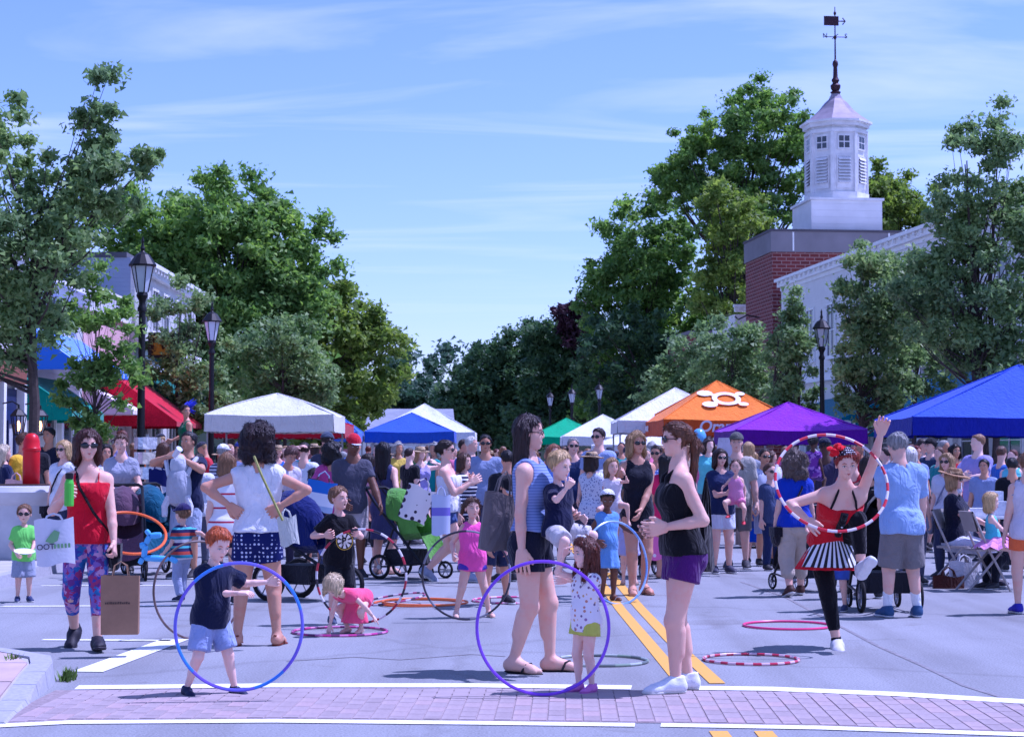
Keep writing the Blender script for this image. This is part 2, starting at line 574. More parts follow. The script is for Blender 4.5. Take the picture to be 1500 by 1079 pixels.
def ik(a, t, l1, l2, pole):
    v = t - a; L = np.linalg.norm(v); mxl = (l1+l2)*.998
    if L > mxl: v = v/L*mxl; L = mxl
    if L < abs(l1-l2)*1.05: L = abs(l1-l2)*1.05; v = unit(v)*L
    u = v/L
    p = np.array(pole, float); p = p - u*(p @ u); p = unit(p)
    x = (l1*l1 - l2*l2 + L*L)/(2*L)
    h = math.sqrt(max(l1*l1 - x*x, 0))
    return a + u*x + p*h, a + v

def strands(V, Q, Hd, hh, st, n, seed):
    """loose locks laid over the hair mass, running down from the crown"""
    r = np.random.RandomState(seed)
    fn = np.cross(V[Q[:, 2]] - V[Q[:, 0]], V[Q[:, 3]] - V[Q[:, 1]]); fc = V[Q].mean(1)
    k = r.randint(len(Q), size=n); nr = fn[k]/(np.linalg.norm(fn[k], axis=1)[:, None] + 1e-9); p = fc[k]
    crown = Hd(0, .12, 1.0)
    t = p - crown; t[:, 2] -= .35*hh; t += r.normal(size=t.shape)*.10*hh*(2.5 if st in ('curly', 'tousle') else 1)
    if st in ('long', 'bob', 'wavy', 'pony', 'curly'):
        low = p[:, 2] < Hd(0, 0, .75)[2]; t[low] = A(0, 0, -1)*hh + r.normal(size=(low.sum(), 3))*(.55 if st == 'curly' else .16)*hh
    if st in ('pony', 'bun', 'topbun', 'pigtail'):
        hi = p[:, 2] > Hd(0, 0, .45)[2]; tie = Hd(0, .5, .62) if st != 'topbun' else Hd(0, .2, 1.05); t[hi] = (tie - p)[hi] + r.normal(size=(hi.sum(), 3))*.05*hh
    t -= nr*(t*nr).sum(1)[:, None]; t /= np.linalg.norm(t, axis=1)[:, None] + 1e-9
    L = (hh*(.20 + .22*r.rand(n)))[:, None]*(.7 if st in ('short', 'crop') else 1.); w_ = (hh*(.009 + .012*r.rand(n)))[:, None]
    b = np.cross(nr, t)*w_; up = nr*hh
    o = (.004 + .02*r.rand(n))[:, None]
    rows = [(p - t*L*.5 - up*.012, .5), (p - t*L*.1 + up*o, 1.), (p + t*L*.25 + up*(o*1.1), .9), (p + t*L*.6 + up*(o*.9 - .004), .15)]
    if st == 'curly': rows[3] = (p + t*L*.45 + up*(o*2.2), .3)
    VV = np.stack([q + s_*f*b for q, f in rows for s_ in (-1, 1)], 1)
    base = len(V) + 8*np.arange(n)[:, None]
    q = np.concatenate([base + np.array([[2*j, 2*j+1, 2*j+3, 2*j+2]]) for j in range(3)])
    return np.concatenate([V, VV.reshape(-1, 3)]).astype(np.float32), np.concatenate([Q, q]).astype(np.int32)
SK = dict(fair=(226, 180, 160), tan=(204, 150, 124), olive=(190, 140, 112), brown=(112, 74, 56), dark=(84, 56, 44), pale=(236, 196, 180))
HR = dict(dkbrown=(46, 30, 24), brown=(86, 56, 38), auburn=(92, 42, 28), ginger=(190, 88, 36), blond=(206, 172, 118), ltbrown=(132, 96, 66), black=(24, 20, 22),
          grey=(150, 148, 146), white=(214, 210, 204), dirty=(168, 134, 92), red=(140, 40, 30))
LOD = {0: (.0125, .0068, .0050), 1: (.0225, .0125, .0118), 2: (.026, .016, .013)}
NP_ = [0]
def person(label, pos, H, hd=0, hr=.135, sex='f', sk='fair', hair=('short', 'brown'), top=None, bot=None, shoes=('shoe', (40, 40, 48)), lod=1,
           lean=0, side=0, twist=0, hyaw=0, hpit=0, hroll=0, wa=None, wb=None, pa=None, pb=None, na=None, nb=None, ca=.5, cb=.5,
           fa=None, fb=None, ka=None, kb=None, pz=None, walk=0., fat=1., glasses=None, hat=None, extra=None, face=True, group=None, z0=0., mouth=0, bend=0, smile=False):
    NP_[0] += 1
    seed = NP_[0]
    loc = gp(*pos[1:]) if pos[0] == 'g' else (at(pos[1], 669, pos[2]) if pos[0] == 'd' else Vector(pos[1]))
    loc = Vector((loc.x, loc.y, z0))
    hh = hr*H; s = (H - hh)/.865
    fem = sex == 'f'; kid = sex == 'k'
    vb, vh, vf = LOD[lod]
    hdr = R(hd); ch_, sh_ = math.cos(hdr), math.sin(hdr)
    def tolocal(t):
        if t is None: return None
        if t[0] == 'px':
            p = at(t[1], t[2], loc.y + t[3]) - loc
            return A(p.x*ch_ + p.y*sh_, -p.x*sh_ + p.y*ch_, p.z)
        return np.array(t, float)*s
    # ---- legs and pelvis
    hipx = .047 if not fem else .049
    base = {'a': A(-.064, 0, .045), 'b': A(.064, 0, .045)}
    pitch = {'a': 0., 'b': 0.}; yaw = {'a': -9., 'b': 9.}
    if walk:
        base['a'] = A(-.045, -abs(walk), .045) if walk > 0 else A(-.045, abs(walk), .075)
        base['b'] = A(.045, abs(walk)*.95, .075) if walk > 0 else A(.045, -abs(walk), .045)
        pitch['b' if walk > 0 else 'a'] = -32.; yaw = {'a': -4., 'b': 4.}
    for k, f_ in (('a', fa), ('b', fb)):
        if f_ is not None:
            q = tolocal(f_)
            base[k] = q/s if f_[0] == 'px' else A(*f_[:3])
            if f_[0] != 'px' and len(f_) > 3: pitch[k] = f_[3]
            if f_[0] != 'px' and len(f_) > 4: yaw[k] = f_[4]
            if f_[0] == 'px' and len(f_) > 4: pitch[k] = f_[4]
            if f_[0] == 'px' and len(f_) > 5: yaw[k] = f_[5]
    L1, L2 = .235, .226
    px_ = (base['a'][0] + base['b'][0])/2; py_ = (base['a'][1] + base['b'][1])/2
    if kb is None and ka is None and pz is None and fb is not None and fb[0] != 'px' and fb[2] > .2: px_, py_ = base['a'][0]+.05, base['a'][1]
    if pz is None:
        pz = 9.
        for k, sg in (('a', -1), ('b', 1)):
            dxy = math.hypot(base[k][0] - (px_ + sg*hipx), base[k][1] - py_)
            if base[k][2] < .25:
                pz = min(pz, base[k][2] + math.sqrt(max((L1+L2)**2*.985 - dxy*dxy, .01)) + .018)
        pel = A(px_, py_ , pz)
    elif isinstance(pz, (tuple, list)): pel = A(*pz)
    else: pel = A(px_, py_ + (.02 if fa is None else .0), pz)
    Rt = rotm('z', twist) @ rotm('x', lean) @ rotm('y', side)
    T = lambda x, y, z: (pel + Rt @ A(x, y, z))*s
    Ru = Rt @ rotm('x', bend)
    UP = lambda x, y, z: T(0, 0, .11) + Ru @ (A(x, y, z - .11)*s)
    P = {}      # tag -> list of prims
    g = fat
    f_ = lambda m, w_: (w_ if fem else m)
    tor = [Cone(T(-.037, .004, 0), T(.037, .004, 0), .062*s*g, .062*s*g), Cone(T(-.028, -.004, .06), T(.028, -.004, .06), .055*s*g, .055*s*g),
           Cone(UP(-.03, 0, .115), UP(.03, 0, .115), f_(.054, .046)*s*g, f_(.054, .046)*s*g), Cone(UP(-.042, .002, .185), UP(.042, .002, .185), f_(.057, .050)*s*g, f_(.057, .050)*s*g),
           Cone(UP(-.052, .004, .235), UP(.052, .004, .235), f_(.052, .045)*s*(.6+.4*g), f_(.052, .045)*s*(.6+.4*g)),
           Cone(UP(-.066, .006, .277), UP(.066, .006, .277), .033*s, .033*s)]
    if kid: tor.append(Ell(T(0, -.03, .06), A(.062, .05, .07)*s, Rt))
    if fem: tor += [Ell(UP(-.036, -.040, .212), A(.034, .032, .038)*s*min(g, 1.15), Ru), Ell(UP(.036, -.040, .212), A(.034, .032, .038)*s*min(g, 1.15), Ru)]
    butt = [Ell(T(-.040, .030, -.022), A(.052, .050, .056)*s*g), Ell(T(.040, .030, -.022), A(.052, .050, .056)*s*g)]
    P['torso'] = tor; P['butt'] = butt
    nk = .034 if sex == 'm' else .0275
    shx = {'m': .100, 'f': .087, 'k': .084}[sex]
    P['trap'] = [Cone(UP(-.062, .008, .285), UP(-.012, .012, .325), .026*s, .028*s), Cone(UP(.062, .008, .285), UP(.012, .012, .325), .026*s, .028*s)]
    J = {}
    for k, sg, hand_t, pole, fk in (('a', -1, wa, pa, ka), ('b', 1, wb, pb, kb)):
        hip = T(sg*hipx, .004, -.018)
        knee, ank = ik(hip, base[k]*s, L1*s, L2*s, A(sg*.12, -1, .0) if fk is None else A(*fk))
        J['hip'+k], J['knee'+k], J['ank'+k] = hip, knee, ank
        P['thigh'+k] = [Cone(hip, knee, f_(.055, .057)*s*g, .036*s*g)]
        ax = unit(ank - knee); back = unit(np.cross(np.cross(ax, A(0, 1, 0)), ax)) if abs(ax[1]) < .95 else A(0, 0, 1.)
        P['shin'+k] = [Cone(knee, ank, .035*s*g, .0195*s*g), Cone(knee + ax*.04*s + back*.014*s, knee + ax*.12*s + back*.014*s, .030*s*g, .024*s*g)]
        P['shin'+k].append(Ell(knee - back*.012*s, A(.027, .027, .032)*s*g))
        yw = rotm('z', yaw[k]) @ rotm('x', -pitch[k])
        ft = lambda x, y, z, b_=base[k], y_=yw: b_*s + y_ @ (A(x*.92, y*.93, z - .045)*s)
        P['foot'+k] = [Cone(ft(0, .018, .028), ft(0, -.02, .034), .026*s, .027*s), Cone(ft(0, -.02, .032), ft(sg*.004, -.092, .019), .027*s, .0205*s), Cone(ft(-sg*.008, -.09, .016), ft(-sg*.006, -.122, .013), .0155*s, .0125*s), Cone(ft(sg*.016, -.085, .014), ft(sg*.014, -.106, .012), .014*s, .0115*s), Cone(ank, ft(0, -.005, .03), .0235*s*g, .026*s)]
        J['ft'+k] = ft; J['fr'+k] = yw
        sh = UP(sg*shx, .008, .278)
        tgt = tolocal(hand_t)
        if tgt is None: tgt = (A(pel[0], pel[1], 0) + A(sg*(shx + .055), -.02 - (walk*.35*sg*(1)), .475))*s
        po = A(sg*.35, 1, -.1) if pole is None else A(*pole)
        elb, wr = ik(sh, tgt, .168*s, .150*s, po)
        J['sh'+k], J['elb'+k], J['wr'+k] = sh, elb, wr
        am = {'m': 1.03, 'f': .84, 'k': .88}[sex]*(.5 + .5*g)
        P['uarm'+k] = [Ell(sh - A(0, 0, .004*s), A(.034, .034, .038)*s*am), Cone(sh, elb, .033*s*am, .0265*s*am)]
        P['farm'+k] = [Cone(elb, elb + (wr-elb)*.35, .0265*s*am, .0262*s*am), Cone(elb + (wr-elb)*.35, wr, .0262*s*am, .0165*s*am)]
    # ---- head frame
    hb = UP(0, .012, .318)
    Rh = rotm('z', hyaw) @ rotm('x', hpit) @ rotm('y', hroll)
    lw = Rt if (abs(lean) + abs(bend)) < 40 else Ru
    nb_ = unit(lw @ A(0, 0, 1.))
    hc0 = hb + (nb_*.035 + A(0, -.012, .012))*s         # chin level under the skull
    Hd = lambda x, y, z: hc0 + Rh @ (A(x, y + .06, z)*hh)
    M3 = Rh
    neck = [Cone(UP(0, .014, .30), Hd(0, .10, .38), nk*s, nk*s*.98)]
    P['neck'] = neck
    w_ = 1.06 if kid else 1.
    head = [Ell(Hd(0, .035, .635), A(.325*w_, .405, .365)*hh, M3), Ell(Hd(0, -.10, .36), A(.255*w_, .275, .30)*hh, M3), Ell(Hd(0, -.25, .115), A(.115, .095, .085)*hh, M3),
            Ell(Hd(-.155, -.215, .40), A(.10, .10, .10)*hh, M3), Ell(Hd(.155, -.215, .40), A(.10, .10, .10)*hh, M3)]
    brow = [Cone(Hd(-.15, -.305, .60), Hd(.15, -.305, .60), .045*hh, .045*hh)]
    nose = [Cone(Hd(0, -.36, .56), Hd(0, -.435 + .02*kid, .41), .026*hh, .042*hh), Cone(Hd(-.045, -.37, .39), Hd(.045, -.37, .39), .032*hh, .032*hh)]
    lipsP = [Cone(Hd(-.075, -.335, .265), Hd(.075, -.335, .265), .032*hh, .032*hh), Cone(Hd(-.05, -.335, .22), Hd(.05, -.335, .22), .03*hh, .03*hh)]
    ears = [Ell(Hd(sg*.33*w_, .01, .47), A(.035, .075, .115)*hh, M3) for sg in (-1, 1)]
    skm = skin(SK[sk] if isinstance(sk, str) else sk)
    # ---- garments
    fields = []; kids = []
    bodyp = P['torso'] + P['butt'] + P['trap'] + P['thigha'] + P['thighb'] + P['shina'] + P['shinb'] + P['uarma'] + P['uarmb'] + P['farma'] + P['farmb']
    if shoes[0] not in ('shoe', 'boot', 'clog'): bodyp = bodyp + P['foota'] + P['footb']
    def dotop(o, name):
        m = o['m']; e = o.get('e', .012)*(1 if s > 1.2 else .9) + .001
        pr = []
        cut_t = o.get('cut', 1.)
        for i, q in enumerate(P['torso']): pr.append((q.inf(e + (.009 if i < 2 and bot else 0)), .04*s))
        if o.get('hem', -.03) < .03:
            for q in P['butt']: pr.append((q.inf(e + .006), .03*s))
        sl = o.get('sl', .55)
        if sl is not None and sl > 0:
            for q in P['trap']: pr.append((q.inf(e*.9), .03*s))
            se = o.get('se', .012)
            for k in 'ab':
                ua = P['uarm'+k]
                pr.append((ua[0].inf(e), .03*s))
                c1 = ua[1]; t = min(sl, 1.)
                cq = Cone(c1.a, c1.b, c1.ra + e, c1.rb + se + .004, (None, t) if sl < 1 else None); cq.limb = 1; pr.append((cq, .02*s))
                if sl > 1:
                    fa0, fa1 = P['farm'+k]
                    full = Cone(fa0.a, fa1.b, fa0.ra + se, fa1.rb + se, (None, sl-1))
                    full.limb = 1; pr.append((full, .015*s))
        elif sl == 0:
            for q in P['trap']: pr.append((Cone(q.a, q.b, q.ra + e, q.rb + e*.5, (None, .72)), .02*s))
            for k in 'ab': pr.append((P['uarm'+k][0].inf(e*.4), .02*s))
        sk_ = o.get('skirt')
        hz = o.get('hem', -.03)
        if not sk_ and hz < .0 and abs(lean) < 50:
            pr.append((Frus(T(0, .008, .06), T(0, .009, hz - .012), (.090*s*g + e, .072*s*g + e), (.093*s*g + e + .006, .080*s*g + e + .006), Rt, 5, .035), .03*s))
        if sk_:
            z1, r1x, r1y, fo, am_ = sk_
            pr.append((Frus(T(0, .004, o.get('skz', .10)), T(0, .006, .10) + A(0, 0, (z1 - .10)*s), (.075*s*g, .068*s*g), (r1x*s, r1y*s), Rt if abs(lean) < 40 else np.eye(3), fo, am_), .02*s))
        F = Field([q for q, _ in pr], vb)
        for q, k_ in pr:
            if not getattr(q, 'limb', 0): F.add(q, k_)
        if not sk_:
            F.plane(T(0, 0, o.get('hem', -.03)), unit(Rt @ A(0, 0, -1)))
        for q, k_ in pr:
            if getattr(q, 'limb', 0): F.add(q, k_)
        if sl is None:
            F.plane(UP(0, 0, o.get('topz', .262)), unit(Ru @ A(0, 0, 1)))
        F.noise(o.get('wr', .0045)*min(s, 1.3), o.get('wf', 17.), seed*7+1, .8)
        if sl is not None:
            nr_ = o.get('nr', .012)
            F.sub(Cone(UP(0, .012, .30), UP(0, 0, .40), (nk+nr_)*s, (nk+.04)*s), 0.)
            vz = o.get('vn', .0)
            if vz: F.sub(Cone(UP(0, -.07, .335), UP(0, -.115, .335 - vz), .04*s, .012*s), 0.)
            if sl == 0:
                for k, sg in (('a', -1), ('b', 1)):
                    F.sub(Cone(UP(sg*(shx+.002), .005, .235), UP(sg*(shx + .03), .0, .31), o.get('arm', .030)*s, .045*s), 0.)
        if sl is None and o.get('strap', True):
            for sg in (-1, 1):
                rs = o.get('sw', .0055)*s
                xx = o.get('sx', .055)
                pts = [UP(sg*xx, -.052, .245), UP(sg*xx, -.042, .292), UP(sg*(xx - o.get('sin', 0.)), .005, .325), UP(sg*(xx - o.get('sin', 0.)), .04, .30), UP(sg*xx, .055, .245)]
                for i in range(4): F.add(Cone(pts[i], pts[i+1], rs, rs), .004)
        fields.append(F)
        V, Q = F.mesh()
        kids.append((name, V, Q, m))
    def dobot(o, name):
        m = o['m']; e = o.get('e', .014)*(1 if s > 1.2 else .85) + .001
        t = o.get('leg', .6); pr = []
        for q in P['torso'][:2]: pr.append((q.inf(e*.8), .03*s))
        for q in P['butt']: pr.append((q.inf(e*.7), .03*s))
        fl = o.get('fl', .012)
        for k in 'ab':
            th = P['thigh'+k][0]
            if t < 1:
                pr.append((Cone(th.a, th.b, th.ra + e, th.rb + e + fl, (-.25, t)), .003*s if k == 'b' else .02*s))
            else:
                pr.append((th.inf(e), .004*s))
                sh0 = P['shin'+k][0]
                c_ = (None, t-1) if t < 2 else None
                pr.append((Cone(sh0.a, sh0.b, sh0.ra + e, sh0.rb + e + fl*.6, c_), .015*s))
                if t > 1.55 or o.get('calf', 1): 
                    cc = P['shin'+k][1].inf(e*.8)
                    if t > 1.5: pr.append((cc, .015*s))
        F = Field([q for q, _ in pr], vb)
        for q, k_ in pr[:4]: F.add(q, k_)
        F.plane(T(0, 0, o.get('waist', .06)), unit(Rt @ A(0, 0, 1)))
        for q, k_ in pr[4:]: F.add(q, k_)
        F.noise(o.get('wr', .004)*min(s, 1.3), 15., seed*7+3, .8)
        fields.append(F)
        V, Q = F.mesh()
        kids.append((name, V, Q, m))
    if bot: 
        for b_ in (bot if isinstance(bot, list) else [bot]): dobot(b_, b_.get('n', 'shorts' if b_.get('leg', .6) < 1.3 else 'trousers'))
    if top:
        for t_ in (top if isinstance(top, list) else [top]): dotop(t_, t_.get('n', 'dress' if t_.get('skirt') else 'shirt'))
    # ---- body skin
    F = Field(bodyp, vb)
    kk = {'torso': .05, 'butt': .035, 'trap': .03}
    for q in P['torso']: F.add(q, .04*s)
    for q in P['butt']: F.add(q, .03*s)
    for q in P['trap'] + P['neck']: F.add(q, .028*s)
    for k in 'ab':
        for q in P['thigh'+k]: F.add(q, .010*s)
        for q in P['shin'+k]: F.add(q, .012*s)
        for q in P['uarm'+k]: F.add(q, .018*s)
        for q in P['farm'+k]: F.add(q, .008*s)
        if shoes[0] not in ('shoe', 'boot', 'clog'):
            for q in P['foot'+k]: F.add(q, .010*s)
    V, Q = F.mesh()
    if fields:
        ins = np.zeros(len(V), bool)
        for G in fields: ins |= G.at(V) < -.0085 if lod else G.at(V) < -.0065
        Q = Q[~np.all(ins[Q], 1)]
    allV, allQ = [V], [Q]; off = len(V)
    # head skin
    FH = Field(head + ears + neck, vh, .02)
    for q in neck: FH.add(q, .02*s)
    for q in head: FH.add(q, .10*hh)
    for q in brow: FH.add(q, .06*hh)
    for sg in (-1, 1): FH.sub(Ell(Hd(sg*.145, -.40, .515), A(.085, .075, .055)*hh, M3), .05*hh)
    for q in nose: FH.add(q, .035*hh)
    for q in lipsP: FH.add(q, .03*hh)
    for q in ears: FH.add(q, .02*hh)
    if mouth: FH.sub(Ell(Hd(0, -.37, .24), A(.05, .06, .04 + .03*mouth)*hh, M3), .01*hh)
    V, Q = FH.mesh(); allV.append(V); allQ.append(Q + off); off += len(V)
    # hands
    hs = s/1.0*({'m': 1.04, 'f': .95, 'k': 1.0}[sex])
    for k, sg, nn, cu in (('a', -1, na, ca), ('b', 1, nb, cb)):
        elb, wr = J['elb'+k], J['wr'+k]
        dr = unit(wr - elb)
        n_ = A(-sg, .15, 0) if nn is None else A(*nn[:3])
        if nn is not None and len(nn) == 6: dr = unit(dr*.3 + A(*nn[3:])*.9)
        n_ = unit(n_ - dr*(n_ @ dr)); th = unit(-sg*np.cross(dr, n_))
        pr = []; u = hs*.055       # one twelfth-ish: hand about .108 of body scale
        W = lambda a_, b_, c_: wr + (dr*a_ + th*b_ + n_*c_)*u
        fl = [.66, .74, .70, .54]
        for i in range(4):
            lt = .42 - .28*i
            pr.append((Cone(W(-.1, lt*.55, 0), W(.86, lt, 0), .205*u, .165*u), .12*u))
        fingers = []
        for i in range(4):
            lt = .42 - .28*i; b0 = W(.84, lt, 0)
            c = cu*(1 + .12*i); q = b0
            for j, (ln, rr) in enumerate(((.40, .125), (.30, .115), (.24, .10))):
                an = c*(.55 + .62*j)
                dv = dr*math.cos(an) + n_*math.sin(an) + th*(.10 - .07*i)*(1 if j == 0 else .6)
                q2 = q + unit(dv)*ln*u*fl[i]*1.30
                fingers.append((Cone(q, q2, rr*u, rr*u*.92), .02*u)); q = q2
        tb = W(.18, .42, .05); tm = tb + unit(dr*.75 + th*.62 + n_*.38)*.46*u
        te = tm + unit(dr*(.95) + th*(.1) + n_*(.25 + .5*cu))*.36*u
        pr += [(Cone(W(0, .15, 0), tb, .2*u, .19*u), .1*u), (Cone(tb, tm, .17*u, .14*u), .08*u), (Cone(tm, te, .135*u, .11*u), .03*u)]
        pr.append((Cone(elb + (wr-elb)*.8, W(0, 0, 0), P['farm'+k][1].rb*1.05, .215*u), .1*u))
        FF = Field([q for q, _ in pr + fingers], vf*min(1., .55 + .45*s/1.6), .012)
        for q, k_ in pr: FF.add(q, k_)
        for q, k_ in fingers: FF.add(q, k_)
        V, Q = FF.mesh(); allV.append(V); allQ.append(Q + off); off += len(V)
        J['palm'+k] = W(.7, 0, .25); J['wd'+k] = dr
    body = link('person', np_mesh('person', np.concatenate(allV), np.concatenate(allQ), [skm]))
    body.location = loc; body.rotation_euler = (0, 0, hdr)
    tag(body, label, 'person', group)
    for name, V, Q, m in kids:
        link(name, np_mesh(name, V, Q, [m]), body)
    # ---- shoes
    if shoes[0] in ('shoe', 'boot', 'clog'):
        mat = shoes[1] if not isinstance(shoes[1], tuple) else plain(shoes[1], .6, 0, .1, 30., .2)
        sm = plain(shoes[2] if len(shoes) > 2 else (210, 208, 204), .6, 0, .05, 30., .1)
        sock = shoes[3] if len(shoes) > 3 else None
        for k in 'ab':
            ft, fr = J['ft'+k], J['fr'+k]
            pr = [q.inf(.0035*s) for q in P['foot'+k][:4]]
            G = Field(pr, vb*(.72 if lod == 0 else .75), .02)
            for q in pr: G.add(q, .016*s)
            G.add(Cone(ft(0, .012, .045), ft(0, .010, .075), .027*s, .0265*s, (None, .75)), .012*s)
            G.plane(ft(0, 0, .0135), fr @ A(0, 0, -1.))
            V, Q = G.mesh(); so = link('shoe', np_mesh('shoe', V, Q, [mat]), body)
            G = Field([q.inf(.012*s) for q in P['foot'+k][:4]], vb*(.72 if lod == 0 else .75), .02)
            for q in P['foot'+k][:4]: G.add(q.inf(.006*s), .014*s)
            G.plane(ft(0, 0, .0155), fr @ A(0, 0, 1.)); G.plane(ft(0, 0, .0005), fr @ A(0, 0, -1.))
            V, Q = G.mesh(); link('sole', np_mesh('sole', V, Q, [sm]), so)
            if lod == 0:
                mb = MB()
                for j in range(4):
                    yy = -.03 - .014*j; zz = .066 - .0085*j
                    mb.tube([ft(-.014, yy, zz - .006), ft(0, yy, zz), ft(.014, yy, zz - .006)], .0022*s, 5)
                mb.build('laces', sm, so)
            q = P['shin'+k][0]; lv = .045*s
            G = Field([q.inf(.004)], vb*.8, .02)
            sl_ = {None: .90, 'ankle': .86, 'crew': .55}.get(sock, .9)
            if sock: 
                G.add(Cone(q.a, q.b, q.ra + .003, q.rb + .0055, (sl_, 1.1)), 0)
                V, Q = G.mesh()
                if len(V): link('sock', np_mesh('sock', V, Q, [cloth(shoes[4] if len(shoes) > 4 else (235, 235, 235))]), body)
            else:
                # bare ankle running into the shoe
                G = Field([Cone(q.a + (q.b-q.a)*.8, ft(0, 0, .035), .03*s, .03*s)], vb*.8, .02)
                G.add(Cone(q.a + (q.b-q.a)*.78, q.b, q.ra + (q.rb-q.ra)*.78, q.rb), 0); G.add(Cone(q.b, ft(0, .004, .04), q.rb, .024*s), .01)
                V, Q = G.mesh()
                # joined to the skin as its own islands is avoided: the shin already reaches the ankle
    elif shoes[0] == 'sandal':
        mat = shoes[1] if not isinstance(shoes[1], tuple) else plain(shoes[1], .6, 0, .1, 30., .1)
        for k, sg in (('a', -1), ('b', 1)):
            ft, fr = J['ft'+k], J['fr'+k]
            G = Field([q.inf(.012*s) for q in P['foot'+k][:4]], vb*.7, .02)
            for q in P['foot'+k][:4]: G.add(q.inf(.006*s), .02*s)
            G.plane(ft(0, 0, .0065), fr @ A(0, 0, 1.)); G.plane(ft(0, 0, -.004), fr @ A(0, 0, -1.))
            V, Q = G.mesh(); so = link('sandal', np_mesh('sandal', V, Q, [mat]), body)
            mb = MB()
            mb.tube([ft(-.031, -.055, .008), ft(-.017, -.068, .037), ft(0, -.085, .042), ft(.017, -.068, .037), ft(.031, -.055, .008)], .0048*s, 6)
            mb.tube([ft(0, -.085, .041), ft(0, -.108, .02)], .004*s, 6)
            if len(shoes) > 2: mb.tube([ft(-.028, -.01, .04), ft(-.015, -.03, .062), ft(.015, -.03, .062), ft(.028, -.01, .04), ft(0, .047, .05)], .004*s, 6, True)
            mb.build('strap', mat, so, True)
    # ---- face details
    if face and lod < 2:
        hm = hairm(HR.get(hair[1], hair[1]) if isinstance(hair[1], str) else hair[1])
        lipm = plain(tuple(int(v*f) for v, f in zip(SK[sk] if isinstance(sk, str) else sk, (.86, .60, .60))), .45, 0, .05, 20., 0)
        if glasses is None:
            for sg in (-1, 1):
                mb = MB()
                mb.ell(Hd(sg*.145, -.334, .515), A(.062, .03, .026)*hh, 10, 6, Matrix(M3.tolist()))
                eo = mb.build('eye', plain((225, 222, 220), .25, 0, 0, 1, 0), body, True)
                mb = MB(); mb.ell(Hd(sg*.145, -.352, .515), A(.024, .015, .024)*hh, 8, 6, Matrix(M3.tolist()))
                mb.tube([Hd(sg*.215, -.34, .515), Hd(sg*.18, -.36, .545), Hd(sg*.11, -.365, .545), Hd(sg*.075, -.35, .52)], .0055*hh, 5)
                mb.build('iris', plain((44, 34, 30), .3, 0, 0, 1, 0), eo, True)
        if glasses is None or glasses == 'spec' or True:
            for sg in (-1, 1):
                mb = MB(); mb.tube([Hd(sg*.07, -.365, .605), Hd(sg*.15, -.365, .63), Hd(sg*.225, -.32, .60)], [.012*hh, .014*hh, .006*hh], 6)
                mb.build('eyebrow', hm, body, True)
        mb = MB()
        if mouth:
            mb.ell(Hd(0, -.325, .235), A(.055, .02, .04 + .03*mouth)*hh, 10, 6, Matrix(M3.tolist()))
            mb.build('mouth', plain((70, 24, 26), .5, 0, 0, 1, 0), body, True)
        else:
            up_ = .018 if smile else 0.
            mb.tube([Hd(-.10, -.325, .243 + up_), Hd(-.04, -.368, .256), Hd(0, -.372, .250), Hd(.04, -.368, .256), Hd(.10, -.325, .243 + up_)], [.006*hh, .016*hh, .013*hh, .016*hh, .006*hh], 6)
            mb.tube([Hd(-.085, -.33, .236 + up_), Hd(0, -.37, .222), Hd(.085, -.33, .236 + up_)], [.006*hh, .020*hh, .006*hh], 6)
            mb.build('lips', lipm, body, True)
    if glasses:
        mb = MB(); gm = plain((16, 16, 20), .18, 0, 0, 1, 0, spec=.7)
        for sg in (-1, 1):
            Mx = Matrix((M3 @ rotm('z', sg*12)).tolist())
            mb.ell(Hd(sg*.155, -.375, .515), A(.135, .03, .095)*hh, 12, 7, Mx)
            mb.tube([Hd(sg*.285, -.345, .54), Hd(sg*.345, -.15, .53), Hd(sg*.345, .03, .52)], .014*hh, 5)
        mb.tube([Hd(-.05, -.405, .53), Hd(0, -.42, .54), Hd(.05, -.405, .53)], .016*hh, 5)
        mb.build('sunglasses', gm, body, True)
    # ---- hair
    st, hc = hair[0], hair[1]
    hm = hairm(HR.get(hc, hc) if isinstance(hc, str) else hc)
    if st != 'bald':
        vhh = vh*1.35
        th = {'short': .045, 'crop': .02, 'long': .055, 'bob': .07, 'pony': .03, 'bun': .035, 'curly': .10, 'tousle': .06, 'pigtail': .035, 'wavy': .08}.get(st, .05)*hh
        cap = Ell(Hd(0, .045, .645), A(.325*w_, .405, .365)*hh + th, M3)
        pr = [(cap, 0)]
        zz = A(0, 0, 1.)
        def hang(x0, y0, z0_, x1, y1, dz, r0, r1, mid=None):
            a = Hd(x0, y0, z0_); b = Hd(x1, y1, z0_) + A(0, 0, -dz*hh)
            pr.append((Cone(a, b, r0*hh, r1*hh), .10*hh))
        if st == 'long':
            ln = hair[2] if len(hair) > 2 else 1.5
            for x0, x1, r1 in ((-.22, -.25, .11), (0, 0, .14), (.22, .25, .11)): hang(x0, .22, .6, x1, .36, ln, .22, r1)
            for sg in (-1, 1):
                hang(sg*.30, .05, .62, sg*.34, .10, .75*ln, .13, .08)
                if len(hair) > 3: hang(sg*.30, .0, .6, sg*.36, -.22, ln*.95, .11, .06)
        elif st in ('bob', 'wavy'):
            ln = hair[2] if len(hair) > 2 else .62
            for x0 in (-.2, 0, .2): hang(x0, .2, .62, x0*1.25, .26, ln, .26, .2)
            for sg in (-1, 1):
                hang(sg*.30, .06, .66, sg*.38, .06, ln, .16, .12)
                hang(sg*.28, -.12, .72, sg*.375, -.13, ln, .11, .07)
        elif st == 'curly':
            for x0 in (-.2, 0, .2): hang(x0, .2, .62, x0*1.3, .22, .60, .30, .26)
            for sg in (-1, 1): hang(sg*.3, .05, .66, sg*.42, .06, .60, .2, .17)
        elif st == 'pony':
            ln = hair[2] if len(hair) > 2 else 1.2
            k0 = Hd(0, .46, .60)
